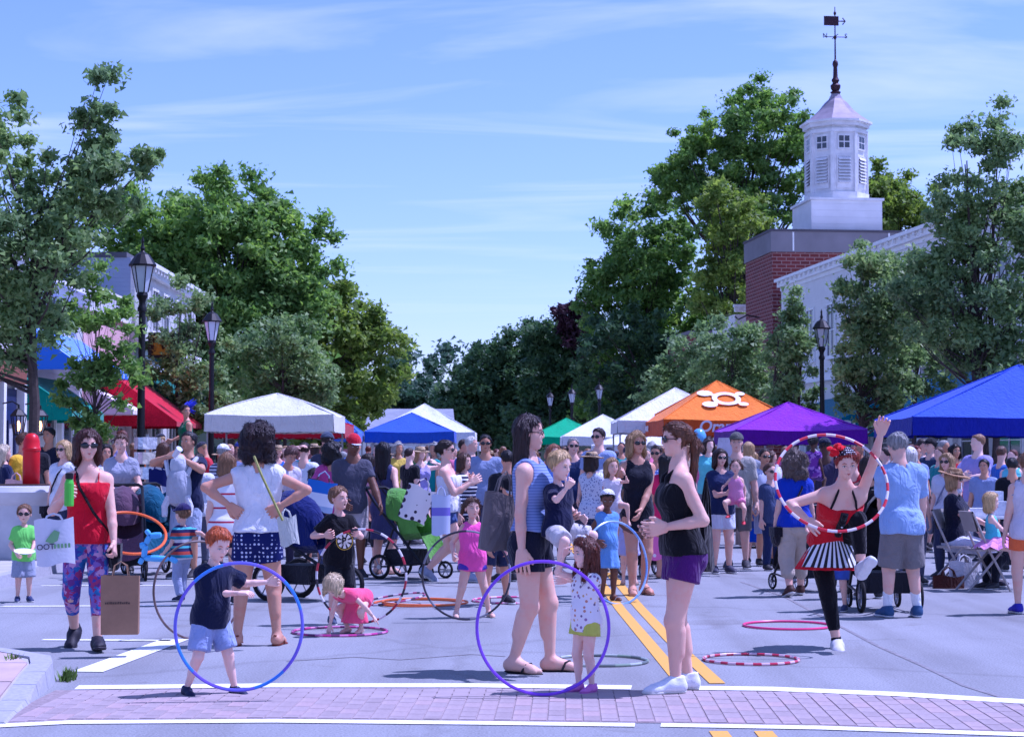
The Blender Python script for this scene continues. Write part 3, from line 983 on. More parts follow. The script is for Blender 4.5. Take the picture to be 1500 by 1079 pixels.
            pr += [(Cone(Hd(0, .36, .66), k0, .13*hh, .09*hh), .06*hh), (Cone(k0, k0 + Rh @ A(0, .12*hh, -.30*hh), .10*hh, .15*hh), .08*hh),
                   (Cone(k0 + Rh @ A(0, .12*hh, -.30*hh), Hd(0, .44, .6) + A(0, 0, -ln*hh), .15*hh, .06*hh), .08*hh)]
        elif st == 'bun':
            pr.append((Ell(Hd(0, .50, .55), A(.16, .15, .16)*hh), .05*hh))
        elif st == 'topbun':
            pr.append((Ell(Hd(0, .25, 1.06), A(.17, .16, .15)*hh), .05*hh))
        elif st == 'pigtail':
            for sg in (-1, 1): pr.append((Cone(Hd(sg*.36, .2, .62), Hd(sg*.46, .22, .32), .11*hh, .07*hh), .05*hh))
        FZ = Field([q for q, _ in pr], vhh, .03)
        FZ.add(cap, 0)
        # hairline: keep behind a tilted plane through the forehead and the ears
        hl = .30 if st not in ('long', 'bob', 'wavy', 'curly') else .32
        if hair[0] == 'bob': hl = .34
        n1 = unit(M3 @ A(0, -.783, -.623))
        FZ.plane(Hd(0, -hl - .01, .865), n1)
        low = {'short': .28, 'crop': .34, 'tousle': .28}.get(st, .22)
        FZ.plane(Hd(0, 0, low), M3 @ A(0, 0, -1.))
        for q, k_ in pr[1:]: FZ.add(q, k_)
        if st in ('long', 'bob', 'wavy', 'curly', 'pigtail'):
            FZ.sub(Ell(Hd(0, -.40, .36), A(.235 if st != 'curly' else .25, .36, .46)*hh, M3), .04*hh)
            FZ.sub(Cone(UP(0, .014, .27), Hd(0, .02, .1), nk*s*.9, nk*s*.9), .0)
        if st == 'curly': FZ.noise(.085*hh, 17./hh*.75, seed*7+5, 1.)
        elif st in ('wavy', 'tousle'): FZ.noise(.06*hh, 11./hh, seed*7+5, .45)
        else: FZ.noise(.032*hh, 15./hh, seed*7+5, .22)
        V, Q = FZ.mesh()
        if len(V):
            if lod < 2:
                V, Q = strands(V, Q, Hd, hh, st, (800 if lod == 0 else 240)*(2 if st in ('long', 'bob', 'wavy', 'curly', 'pony') else 1), seed)
            link('hair', np_mesh('hair', V, Q, [hm]), body)
    # ---- hats
    if hat:
        hm_ = hat[1] if not isinstance(hat[1], tuple) else cloth(hat[1])
        bm_ = (hat[2] if not isinstance(hat[2], tuple) else cloth(hat[2])) if len(hat) > 2 else hm_
        if hat[0] == 'cap' or hat[0] == 'backcap':
            sgn = -1 if hat[0] == 'cap' else 1
            dome = Ell(Hd(0, .035, .66), A(.325*w_, .41, .37)*hh + .085*hh, M3)
            G = Field([dome], vh, .02); G.add(dome, 0); G.plane(Hd(0, 0, .70), M3 @ unit(A(0, 0.12*sgn*-1, -1.)))
            V, Q = G.mesh(); co_ = link('cap', np_mesh('cap', V, Q, [hm_]), body)
            bl = [Ell(Hd(0, .03 + sgn*.42, .70), A(.30, .34, .028)*hh, M3 @ rotm('x', -sgn*-9))]
            G = Field(bl, vh*.7, .02); G.add(bl[0], 0); G.sub(dome.inf(-.03*hh), 0)
            V, Q = G.mesh(); link('brim', np_mesh('brim', V, Q, [bm_]), co_)
        elif hat[0] == 'straw':
            dome = Cone(Hd(0, .035, .70), Hd(0, .04, 1.02), .43*hh, .34*hh, (0, 1.12))
            G = Field([dome], vh, .02); G.add(dome, 0)
            V, Q = G.mesh(); co_ = link('hat', np_mesh('hat', V, Q, [hm_]), body)
            br = Ell(Hd(0, .02, .71), A(.76, .80, .045)*hh, M3 @ rotm('x', 5))
            G = Field([br], vh*.8, .02); G.add(br, 0); G.sub(Ell(Hd(0, .03, .5), A(.37, .44, .5)*hh, M3), 0)
            G.noise(.03*hh, 6/hh, seed)
            V, Q = G.mesh(); link('brim', np_mesh('brim', V, Q, [hm_]), co_)
            mb = MB(); c_ = [Hd(.435*math.cos(a*.3927), .035 + .435*math.sin(a*.3927), .765) for a in range(16)]
            mb.tube(c_, .05*hh, 6, True); mb.build('hat_band', bm_, co_, True)
        elif hat[0] == 'band':
            mb = MB(); c_ = [Hd(.37*w_*math.cos(a), .06 + .40*math.cos(0)*.9*0 , .5 + .53*math.sin(a)) for a in [math.pi*i/14 for i in range(15)]]
            mb.tube(c_, .05*hh, 6); mb.build('headband', hm_, body, True)
        elif hat[0] == 'kerchief':
            dome = Ell(Hd(0, .035, .66), A(.325*w_, .41, .37)*hh + .075*hh, M3)
            G = Field([dome], vh, .02); G.add(dome, 0); G.plane(Hd(0, -.2, .84), M3 @ unit(A(0, -.55, -.83)))
            G.plane(Hd(0, .12, .9), M3 @ unit(A(0, .9, .1)))
            V, Q = G.mesh(); link('headband', np_mesh('headband', V, Q, [hm_]), body)
    body_info = dict(o=body, J=J, Hd=Hd, T=T, UP=UP, s=s, hh=hh, M3=M3, hd=hdr, loc=loc)
    if extra: extra(body_info)
    return body_info
def w2(info, p):
    """a point of the figure in world space"""
    return info['o'].location + Matrix.Rotation(info['hd'], 3, 'Z') @ Vector(tuple(p))
# ------------------------------------------------------------------ the ground, the road and its markings
def asphalt():
    m, t, b = newmat('asphalt')
    co = objco(t)
    n1 = nd(t, 'ShaderNodeTexNoise', Scale=.35, Detail=6., Roughness=.6); t.links.new(co, n1.inputs['Vector'])
    n2 = nd(t, 'ShaderNodeTexNoise', Scale=70., Detail=3., Roughness=.7); t.links.new(co, n2.inputs['Vector'])
    n3 = nd(t, 'ShaderNodeTexVoronoi', Scale=.32, feature='DISTANCE_TO_EDGE')
    nn = nd(t, 'ShaderNodeTexNoise', Scale=1.6, Detail=5.); t.links.new(co, nn.inputs['Vector'])
    mv = nd(t, 'ShaderNodeMix', data_type='VECTOR'); mv.inputs['Factor'].default_value = .35
    t.links.new(co, mv.inputs['A']); t.links.new(nn.outputs['Color'], mv.inputs['B']); t.links.new(mv.outputs['Result'], n3.inputs['Vector'])
    c1 = ramp(t, n1.outputs['Fac'], [(.3, (.25, .255, .265, 1)), (.7, (.315, .32, .33, 1))])
    c2 = ramp(t, n2.outputs['Fac'], [(.25, (.5, .5, .5, 1)), (.52, (1, 1, 1, 1)), (.8, (1.4, 1.4, 1.4, 1))])
    mm = nd(t, 'ShaderNodeMix', data_type='RGBA', blend_type='MULTIPLY'); mm.inputs['Factor'].default_value = 1
    t.links.new(c1, mm.inputs['A']); t.links.new(c2, mm.inputs['B'])
    c3 = ramp(t, n3.outputs['Distance'], [(0, (.55, .53, .52, 1)), (.006, (.6, .58, .57, 1)), (.014, (1, 1, 1, 1))])
    m2 = nd(t, 'ShaderNodeMix', data_type='RGBA', blend_type='MULTIPLY'); m2.inputs['Factor'].default_value = .28
    t.links.new(mm.outputs['Result'], m2.inputs['A']); t.links.new(c3, m2.inputs['B'])
    n5 = nd(t, 'ShaderNodeTexNoise', Scale=1., Detail=5., Roughness=.6); t.links.new(objco(t, (1.5, .10, 1)), n5.inputs['Vector'])
    n6 = nd(t, 'ShaderNodeTexNoise', Scale=.9, Detail=7., Roughness=.65, Distortion=.8); t.links.new(co, n6.inputs['Vector'])
    c5 = ramp(t, n5.outputs['Fac'], [(.36, (.84, .83, .82, 1)), (.55, (1, 1, 1, 1)), (.7, (1.06, 1.06, 1.05, 1))]); c6 = ramp(t, n6.outputs['Fac'], [(.27, (.70, .67, .64, 1)), (.40, (1, 1, 1, 1))])
    m5 = nd(t, 'ShaderNodeMix', data_type='RGBA', blend_type='MULTIPLY'); m5.inputs['Factor'].default_value = 1
    t.links.new(m2.outputs['Result'], m5.inputs['A']); t.links.new(c5, m5.inputs['B'])
    m6 = nd(t, 'ShaderNodeMix', data_type='RGBA', blend_type='MULTIPLY'); m6.inputs['Factor'].default_value = 1
    t.links.new(m5.outputs['Result'], m6.inputs['A']); t.links.new(c6, m6.inputs['B'])
    t.links.new(m6.outputs['Result'], b.inputs['Base Color'])
    b.inputs['Roughness'].default_value = .9; b.inputs['Specular IOR Level'].default_value = .2
    bump(t, b, n2.outputs['Fac'], .35, .006)
    return m
def paint(rgb, worn=.35):
    m, t, b = newmat('road_paint')
    co = objco(t)
    n = nd(t, 'ShaderNodeTexNoise', Scale=38., Detail=5., Roughness=.7); t.links.new(co, n.inputs['Vector'])
    c = lin(rgb)
    t.links.new(ramp(t, n.outputs['Fac'], [(worn - .06, (.30, .30, .31, 1)), (worn + .02, mul(c, .93)), (.75, c)]), b.inputs['Base Color'])
    b.inputs['Roughness'].default_value = .75
    return m
mb = MB(); mb.quad((-1500, -60, -.03), (1500, -60, -.03), (1500, 3000, -.03), (-1500, 3000, -.03))
mb.build('ground', plain((84, 92, 60), .95, 0, .3, .05, .2), None, False, 'structure')
mb = MB(); mb.quad((-14, -30, 0), (24, -30, 0), (24, 170, 0), (-14, 170, 0))
road = mb.build('road', asphalt(), None, False, 'structure')
WP, YP = paint((236, 236, 232), .36), paint((226, 168, 58), .38)
def strip(pts, wd, z=.005):
    """a painted line through ground points, wd metres wide"""
    m_ = MB(); L_ = []; R_ = []
    for i, p in enumerate(pts):
        t_ = (pts[min(i+1, len(pts)-1)] - pts[max(i-1, 0)]).normalized()
        n_ = Vector((-t_.y, t_.x, 0))*wd/2
        L_.append(p + n_ + Vector((0, 0, z))); R_.append(p - n_ + Vector((0, 0, z)))
    for i in range(len(pts)-1): m_.quad(R_[i], R_[i+1], L_[i+1], L_[i])
    return m_
def marking(name, pxs, wd, mat, z=.005):
    return strip([gp(*q) if len(q) == 2 else Vector(q) for q in pxs], wd, z).build(name, mat, road)
# double yellow centre line, running away and slightly left
ly = [(1003, 1002), (989.6, 988), (946.9, 937), (909.7, 893), (880, 853)]
ry = [(1051, 1001), (1037, 988), (983, 938), (940, 893), (905, 853)]
for q in (ly, ry):
    p0, p1 = gp(*q[0]), gp(*q[-1]); dr = (p1 - p0).normalized()
    strip([gp(*k) for k in q] + [p1 + dr*10, p1 + dr*26 + Vector((-.5, 0, 0)), p1 + dr*60 + Vector((-4, 0, 0))], .105).build('centre_line', YP, road)
marking('centre_line', [(1052, 1071), (1066, 1090)], .1, YP); marking('centre_line', [(1118, 1071), (1134, 1090)], .1, YP)
# crosswalk: two white lines round a band of brick
topl = [(112, 1007), (400, 1004), (700, 1004), (925, 1007), (962, 1007), (1130, 1009), (1320, 1017), (1505, 1028), (1640, 1036), (2300, 1074)]
botl = [(-60, 1066), (100, 1058), (400, 1056), (700, 1059), (930, 1062), (968, 1062), (1200, 1066), (1500, 1076), (1700, 1083), (2300, 1108)]
for seg in (topl[:4], topl[4:]): marking('crosswalk_line', seg, .21, WP)
for seg in (botl[:5], botl[5:]): marking('crosswalk_line', seg, .14, WP)
for q, wd in (([(0, 888), (250, 887)], .10), ([(62, 937), (250, 938)], .10), ([(128, 984), (258, 936)], .22), ([(60, 858), (262, 857)], .09), ([(-40, 836), (140, 836)], .08)):
    marking('parking_line', q, wd, WP)
CRK = plain((132, 128, 130), .95, 0, .3, 14., .3)
marking('crack_seal', [(1086, 852), (1150, 874), (1214, 908), (1286, 946), (1352, 975), (1412, 1004), (1470, 1022)], .035, CRK, .003)
marking('crack_seal', [(420, 968), (520, 962), (585, 966), (690, 958), (740, 961)], .03, CRK, .003)
marking('crack_seal', [(560, 846), (640, 858), (760, 862), (830, 858)], .05, CRK, .003)
def brickmat(rgb, name='paving_brick'):
    m, t, b = newmat(name)
    co = objco(t); c = lin(rgb)
    oi = t.nodes.new('ShaderNodeObjectInfo')
    n = nd(t, 'ShaderNodeTexNoise', Scale=1.7, Detail=8., Roughness=.65)
    cc = t.nodes.new('ShaderNodeTexCoord'); t.links.new(cc.outputs['Object'], n.inputs['Vector'])
    r1 = ramp(t, oi.outputs['Random'], [(0, mul(c, .86)), (.5, c), (1, (c[0]*1.12, c[1]*1.02, c[2]*1.0, 1))])
    r2 = ramp(t, n.outputs['Fac'], [(.3, (.80, .80, .80, 1)), (.7, (1.12, 1.12, 1.12, 1))])
    mm = nd(t, 'ShaderNodeMix', data_type='RGBA', blend_type='MULTIPLY'); mm.inputs['Factor'].default_value = 1
    t.links.new(r1, mm.inputs['A']); t.links.new(r2, mm.inputs['B']); t.links.new(mm.outputs['Result'], b.inputs['Base Color'])
    b.inputs['Roughness'].default_value = .88; bump(t, b, n.outputs['Fac'], .3, .01)
    return m
BRK = brickmat((166, 150, 150))
cw = empty('brick_crosswalk', (0, 11, 0)); cw['kind'] = 'structure'
def interp(pl, X):
    for a, b in zip(pl, pl[1:]):
        if a[0] <= X <= b[0]: return a[1] + (b[1]-a[1])*(X-a[0])/(b[0]-a[0])
    return pl[-1][1] if X > pl[-1][0] else pl[0][1]
tg = [(p.x, p.y) for p in (gp(*q) for q in topl)]; bg_ = [(p.x, p.y) for p in (gp(*q) for q in botl)]
mb = MB(); xs = [-2.9 + .25*i for i in range(46)]
for a, b in zip(xs, xs[1:]):
    mb.quad((a, interp(bg_, a) + .09, .003), (b, interp(bg_, b) + .09, .003), (b, interp(tg, b) - .13, .003), (a, interp(tg, a) - .13, .003))
bed = mb.build('mortar_bed', plain((146, 132, 132), .95, 0, .3, 30., .2), None, False, 'structure')
bed.parent = cw; bed.location = (0, -11, 0)
bm_ = MB(); 
e_ = .006
bm_.add([(-.5, -.5, 0), (.5, -.5, 0), (.5, .5, 0), (-.5, .5, 0), (-.47, -.48, 1), (.47, -.48, 1), (.47, .48, 1), (-.47, .48, 1)], [(4, 5, 6, 7), (0, 1, 5, 4), (1, 2, 6, 5), (2, 3, 7, 6), (3, 0, 4, 7)])
bme = bm_.mesh('brick', BRK)
rest = MB(); nbr = 0
sk = math.tan(R(1.74))
cand = []
for i in range(int(7.6/.1005)):
    X = -2.75 + i*.1005
    d0, d1 = interp(bg_, X) + .115, interp(tg, X) - .16
    rows = max(1, round((d1 - d0)/.205)); st = (d1 - d0)/rows
    off = (i % 2)*.5
    for j in range(rows + (1 if off else 0)):
        a = max(d0, d0 + (j - off)*st); b = min(d1, d0 + (j - off + 1)*st)
        if b - a < .04: continue
        xc = X + ((a+b)/2 - 11)*sk
        inview = abs(xc) < (a+b)/2*.2805
        cand.append(((0 if inview else 1), (a+b)/2, xc, (a+b)/2, .0955, (b-a) - .0045))
cand.sort()
for k, (iv, _, xc, yc, wx, wy) in enumerate(cand):
    if k < 300:
        o = link('brick', bme, cw); o.location = (xc, yc - 11, .002); o.scale = (wx, wy, .0042 + .002*rnd.random()); o.rotation_euler = (0, 0, -R(1.74))
    else:
        rest.box((xc - wx/2, yc - 11 - wy/2, .002), (xc + wx/2, yc - 11 + wy/2, .0072))
rest.build('brick_field', BRK, cw, False, 'stuff')

# ------------------------------------------------------------------ pavements and kerbs
GRAN = plain((164, 164, 170), .85, 0, .13, 30., .22)
SLAB = brickmat((188, 166, 160), 'pavement_slab')
CONC = plain((176, 172, 170), .9, 0, .12, 3., .2)
edge = [(-2.80, 10.3), (-2.86, 10.75), (-2.89, 11.1), (-2.93, 11.5), (-2.96, 11.85), (-3.0, 12.2), (-3.12, 12.62), (-3.45, 13.0), (-4.2, 13.7), (-5.1, 14.55), (-5.6, 15.4), (-5.7, 17), (-5.75, 20), (-5.85, 25), (-6.0, 32), (-6.2, 45), (-7.2, 75), (-11, 110)]
def zf(y):
    t = min(1., max(0., (y - 10.75)/1.5)); return .012 + .118*t*t*(3 - 2*t)
pv = empty('left_pavement', (-5, 13, 0)); pv['kind'] = 'structure'
mb = MB()
poly = [(x - .17, y) for x, y in edge]
for (x0, y0), (x1, y1) in zip(poly, poly[1:]):
    mb.quad((-10.6, y0, zf(y0) - .012), (x0, y0, zf(y0) - .012), (x1, y1, zf(y1) - .012), (-10.6, y1, zf(y1) - .012))
o = mb.build('bed', CONC, pv); o.location = (5, -13, 0)
# paving slabs on the corner
for j in range(6):
    for i in range(6):
        y0 = 10.35 + j*.62; x1 = interp([(y, x) for x, y in edge], y0 + .3) - .19 - i*.60
        pts = [(x1 - .585, y0 + .008), (x1, y0 + .008), (interp([(y, x) for x, y in edge], y0 + .6) - .19 - i*.6, y0 + .61), (interp([(y, x) for x, y in edge], y0 + .6) - .19 - i*.6 - .585, y0 + .61)]
        pts[1] = (interp([(y, x) for x, y in edge], y0) - .19 - i*.6, y0 + .008); pts[0] = (pts[1][0] - .585, y0 + .008)
        m_ = MB(); m_.add([(x, y, zf(y) - .02) for x, y in pts] + [(x, y, zf(y)) for x, y in pts], [(4, 5, 6, 7), (0, 1, 5, 4), (1, 2, 6, 5), (2, 3, 7, 6), (3, 0, 4, 7)])
        o = m_.build('paving_slab', SLAB, pv); o.location = (5, -13, 0)
# granite kerb stones
def kerb(pts, root, off, ramp0=False):
    for i, ((x0, y0), (x1, y1)) in enumerate(zip(pts, pts[1:])):
        L_ = math.hypot(x1-x0, y1-y0); n = max(1, round(L_/1.6))
        for k in range(n):
            a, b = k/n, (k+1)/n
            p = Vector((x0 + (x1-x0)*a, y0 + (y1-y0)*a, 0)); q = Vector((x0 + (x1-x0)*b, y0 + (y1-y0)*b, 0))
            t_ = (q-p).normalized(); nr = Vector((-t_.y, t_.x, 0))*.16*off
            p = p + t_*.004; q = q - t_*.004
            za = zb = .13
            if ramp0: za = zf(p.y) + .004; zb = zf(q.y) + .004
            m_ = MB()
            fr = nr*.12
            m_.add([p, q, q + nr, p + nr, p + fr + Vector((0, 0, za)), q + fr + Vector((0, 0, zb)), q + nr + Vector((0, 0, zb)), p + nr + Vector((0, 0, za))], [(4, 5, 6, 7), (0, 1, 5, 4), (1, 2, 6, 5), (2, 3, 7, 6), (3, 0, 4, 7)])
            m_.v = [(x, y, z) for x, y, z in m_.v]
            o = m_.build('kerb_stone', GRAN, root); o.location = -root.location
kerb(edge, pv, 1, True)
pr_ = empty('right_pavement', (8, 30, 0)); pr_['kind'] = 'structure'
redge = [(9.2, 8), (9.0, 30), (8.6, 45), (8.0, 60), (6.0, 80), (2.5, 110)]
mb = MB()
for (x0, y0), (x1, y1) in zip(redge, redge[1:]): mb.quad((x0 + .16, y0, .12), (22, y0, .12), (22, y1, .12), (x1 + .16, y1, .12))
o = mb.build('bed', CONC, pr_); o.location = (-8, -30, 0)
kerb([(x, y) for x, y in redge], pr_, -1)
# weeds in the kerb joints
gm = plain((92, 120, 48), .8, 0, .25, 40., 0)
def tuft(label, c, n, h, seed):
    r = random.Random(seed); m_ = MB()
    for i in range(n):
        a = r.random()*6.28; l = h*(.5 + r.random()*.7); b = Vector(c) + Vector((r.gauss(0, .025), r.gauss(0, .04), 0))
        d = Vector((math.cos(a)*l*.55, math.sin(a)*l*.55, l)); s_ = Vector((-math.sin(a), math.cos(a), 0))*.006
        m_.add([b - s_, b + s_, b + d*.6 + s_*.8, b + d, b + d*.6 - s_*.8], [(0, 1, 2, 3, 4)])
    return tag(m_.build('weed', gm), label, 'weed', 'weeds in the kerb')
tuft('green weed growing at the foot of the granite kerb corner', (-2.95, 12.3, 0), 70, .085, 1)
tuft('small weed in the joint on top of the kerb corner', (-3.34, 12.45, .12), 30, .045, 2)
tuft('grass tuft at the left frame edge on the brick corner pavement', (-3.95, 13.3, .12), 60, .08, 3)

# ------------------------------------------------------------------ trees
def leafmat(c0, c1, tr=.35):
    m = bpy.data.materials.new('leaves'); m.use_nodes = True
    t = m.node_tree
    for n in list(t.nodes): t.nodes.remove(n)
    o = t.nodes.new('ShaderNodeOutputMaterial')
    g = t.nodes.new('ShaderNodeNewGeometry')
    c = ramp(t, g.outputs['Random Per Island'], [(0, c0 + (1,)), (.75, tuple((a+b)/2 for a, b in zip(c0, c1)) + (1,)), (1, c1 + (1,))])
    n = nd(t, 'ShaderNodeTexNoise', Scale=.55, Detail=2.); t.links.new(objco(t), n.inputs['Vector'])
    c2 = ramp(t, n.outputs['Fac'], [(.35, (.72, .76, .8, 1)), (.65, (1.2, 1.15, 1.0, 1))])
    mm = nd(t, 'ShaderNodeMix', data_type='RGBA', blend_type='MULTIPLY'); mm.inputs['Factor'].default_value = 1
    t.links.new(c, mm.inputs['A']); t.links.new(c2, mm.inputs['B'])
    d = nd(t, 'ShaderNodeBsdfPrincipled', Roughness=.55); d.inputs['Specular IOR Level'].default_value = .3
    tl = nd(t, 'ShaderNodeBsdfTranslucent'); mx_ = t.nodes.new('ShaderNodeMixShader'); mx_.inputs[0].default_value = tr
    hs = nd(t, 'ShaderNodeHueSaturation', Saturation=1.15, Value=1.5); t.links.new(mm.outputs['Result'], hs.inputs['Color'])
    t.links.new(mm.outputs['Result'], d.inputs['Base Color']); t.links.new(hs.outputs[0], tl.inputs['Color'])
    t.links.new(d.outputs[0], mx_.inputs[1]); t.links.new(tl.outputs[0], mx_.inputs[2]); t.links.new(mx_.outputs[0], o.inputs[0])
    return m
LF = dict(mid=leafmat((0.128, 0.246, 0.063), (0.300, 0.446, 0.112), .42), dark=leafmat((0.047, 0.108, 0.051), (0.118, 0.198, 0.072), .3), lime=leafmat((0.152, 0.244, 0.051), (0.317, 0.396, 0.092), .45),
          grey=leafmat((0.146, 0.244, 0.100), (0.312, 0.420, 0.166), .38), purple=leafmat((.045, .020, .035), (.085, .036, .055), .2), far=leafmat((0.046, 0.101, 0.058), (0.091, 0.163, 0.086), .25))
BARK = plain((74, 64, 60), .9, 0, .25, 14., .6)
def leaves(C, rc, n, size, r, flat=.7):
    """n leaves round each clump centre, as one array of rhombs"""
    N = len(C)*n
    c = np.repeat(np.array(C), n, 0); rr = np.repeat(np.array(rc), n)
    p = r.normal(size=(N, 3)); p /= np.linalg.norm(p, axis=1)[:, None]
    p *= np.minimum(np.abs(r.normal(size=N))*.60, 1.15)[:, None]
    p[:, 2] *= flat
    p = c + p*rr[:, None]
    nrm = r.normal(size=(N, 3)) + A(.2, -.1, .75); nrm /= np.linalg.norm(nrm, axis=1)[:, None]
    t = r.normal(size=(N, 3)); t -= nrm*(t*nrm).sum(1)[:, None]; t /= np.linalg.norm(t, axis=1)[:, None]
    b = np.cross(nrm, t)
    L = (size*(.5 + 1.15*r.rand(N)**1.6))[:, None]; W = L*.8
    V = np.stack([p - t*L*.5 + b*W*.45, p + t*L*.55, p - t*L*.4 - b*W*.5], 1).reshape(-1, 3)
    return V
ST, BK = 'street trees along the pavements', 'large trees behind the shops'
def tree(name, label, x, d, lobes, leaf, size, n, trunk=(.12, 2.), seed=1, mat='mid', group=None, limbs=6, zb=0., stems=1, mul_=1., twig=True, tilt=0.):
    r = np.random.RandomState(seed)
    base = Vector((x, d, zb))
    root = empty(name, base, 0, label, 'tree', group)
    C = []; RC = []; n = int(n*(.60 if group == ST else .84)); size = size*.86
    for (cx, cy, cz, rx, ry, rz, k, rc) in lobes:
        k = int(k*2.1); rc *= .72
        q = r.normal(size=(k, 3)); q /= np.linalg.norm(q, axis=1)[:, None]
        q *= (.28 + .80*r.rand(k)**.7)[:, None]
        for v in q:
            C.append(A(cx, cy, cz) + v*A(rx, ry, rz)); RC.append(rc*(.6 + .8*r.rand()))
    V = leaves(C, RC, n, size, r)
    Q = np.arange(len(V)).reshape(-1, 3)
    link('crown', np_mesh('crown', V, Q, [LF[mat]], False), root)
    C = np.array(C)
    tr, th = trunk
    mb = MB()
    top = A(*[np.average([l[i] for l in lobes], weights=[l[6] for l in lobes]) for i in range(3)])
    forks = []
    for si in range(stems):
        ang = si*2.4 + seed
        st0 = A(math.cos(ang)*.12*(stems > 1), math.sin(ang)*.12*(stems > 1), -.1)
        fk = A(st0[0]*2 + tilt*th, st0[1]*2, th)
        tp = fk + (top - fk)*.9 + A(math.cos(ang), math.sin(ang), 0)*.35*(stems > 1)
        tp[2] = max(tp[2], C[:, 2].max()*.86) if stems > 1 else top[2] + .2*(C[:, 2].max() - top[2])
        mid = (fk + tp)/2 + r.normal(size=3)*.06*th*A(1, 1, 0)
        rr = tr/(stems**.5)
        mb.tube([st0, st0 + (fk - st0)*.05 + A(0, 0, 0), (st0+fk)/2 + r.normal(size=3)*.02*A(1, 1, 0), fk, mid, tp], [rr*1.35, rr*1.1, rr*.95, rr*.85, rr*.55, rr*.15], 8)
        forks.append((fk, mid, tp, rr))
    mb.build('trunk', BARK, root, True)
    if twig:
        mb = MB()
        pick = r.permutation(len(C))[:int(limbs*9*mul_)]
        for j in pick:
            fk, mid, tp, rr = forks[r.randint(len(forks))]
            c = C[j]
            t_ = r.rand()
            tt = np.clip((c[2] - fk[2])/max(tp[2] - fk[2], .1)*.62 - .08, 0, .8)
            s_ = fk + (mid - fk)*min(tt*2, 1) if tt < .5 else mid + (tp - mid)*(tt*2 - 1)
            m1 = s_ + (c - s_)*.5 + A(0, 0, -.06)*np.linalg.norm(c - s_) + r.normal(size=3)*.05
            rb = rr*.34*(1 - .6*tt)
            mb.tube([s_, m1, c], [rb, rb*.6, rb*.18], 5, False, False)
        mb.build('branches', BARK, root, True)
    return root
tree('street_tree', 'tall loose street tree at the far left frame edge, above the shops', -7.6, 29, [(-.2, 0, 4.7, 1.4, 1.2, 1.1, 26, .48), (1.0, .1, 6.6, .38, .4, 1.1, 9, .31), (-.5, 0, 6.4, .7, .7, .7, 9, .38), (.9, 0, 5.6, .95, .7, .6, 14, .38), (-.5, .2, 3.5, 1.2, 1.0, .7, 17, .43), (1.85, 0, 6.0, .22, .3, .35, 4, .22)], 1, .105, 420, (.10, 2.2), 3, 'grey', ST, 8, .1, tilt=.04)
tree('street_tree', 'small dark-stemmed tree in front of the blue awning', -7.35, 32.5, [(0, 0, 3.9, .6, .6, .9, 11, .32), (.35, 0, 2.9, .5, .5, .7, 8, .3), (-.35, 0, 2.5, .4, .5, .5, 5, .28), (0, 0, 1.9, .4, .4, .4, 4, .24)], 1, .10, 330, (.05, 1.3), 5, 'mid', ST, 6, .1)
tree('street_tree', 'young grey-green tree beside the farther left lamp post', -8.9, 50, [(0, 0, 4.4, 1.2, 1.0, 1.7, 26, .5), (.5, 0, 2.9, 1.0, .9, .9, 12, .45)], 1, .13, 340, (.09, 2.0), 8, 'grey', ST, 7, .1, 3)
tree('street_tree', 'hazy young tree behind the large white tent', -6.7, 53, [(0, 0, 4.0, 1.5, 1.1, 1.5, 28, .55), (.9, 0, 3.4, 1.0, .9, 1.0, 12, .5), (-.5, 0, 2.6, 1.0, .9, .7, 9, .45)], 1, .14, 320, (.09, 2.0), 11, 'grey', ST, 6, .1, 2)
tree('maple_tree', 'broad maple with the highest crown on the left of the street', -11.6, 76, [(-.3, 0, 10.0, 3.0, 2.6, 3.4, 48, .95), (1.4, -.4, 7.2, 2.6, 2.4, 2.6, 34, .9), (-2.3, .3, 7.6, 2.0, 2.0, 2.8, 24, .85), (.2, -.6, 4.6, 3.6, 2.5, 2.2, 34, .9), (1.4, 0, 11.0, 1.5, 1.3, 1.7, 14, .7), (2.9, 0, 9.2, 1.6, 1.5, 2.3, 18, .8), (-2.6, 0, 10.0, 1.8, 1.6, 1.9, 16, .8)], 1, .24, 330, (.3, 3.5), 13, 'mid', BK, 7, 0)
tree('maple_tree', 'sunlit maple leaning over the street, lower and right of the tallest left maple', -8.7, 86, [(.2, 0, 7.3, 2.3, 2.2, 2.7, 38, .85), (1.9, -.3, 5.8, 1.9, 1.8, 2.4, 28, .8), (-1.4, 0, 6.9, 1.7, 1.7, 1.9, 18, .8), (.5, -.2, 3.4, 3.0, 2.0, 1.8, 28, .8), (-2.6, 0, 9.2, 1.8, 1.6, 2.0, 20, .8), (-3.4, 0, 5.4, 1.8, 1.6, 2.2, 16, .8)], 1, .25, 330, (.28, 3.), 17, 'lime', BK, 6, 0)
tree('maple_tree', 'maple filling the gap behind the left street lamp', -15.8, 79, [(0, 0, 10.0, 2.5, 2.2, 3.2, 38, .9), (2.2, 0, 9.6, 1.8, 1.8, 2.8, 20, .85), (-1.6, 0, 6.2, 2.4, 2.2, 2.6, 26, .9), (.8, 0, 5.2, 2.6, 2.0, 2.4, 24, .9)], 1, .25, 300, (.3, 3.5), 19, 'mid', BK, 6, 0)
tree('shade_tree', 'dull green tree beyond the tents at the end of the street, left of centre', -8.0, 150, [(0, 0, 5.4, 4.2, 3, 2.6, 40, 1.2), (4, 0, 4.6, 3.4, 3, 2.3, 30, 1.1)], 1, .42, 220, (.3, 3.), 23, 'far', BK, 4, 0, twig=False)
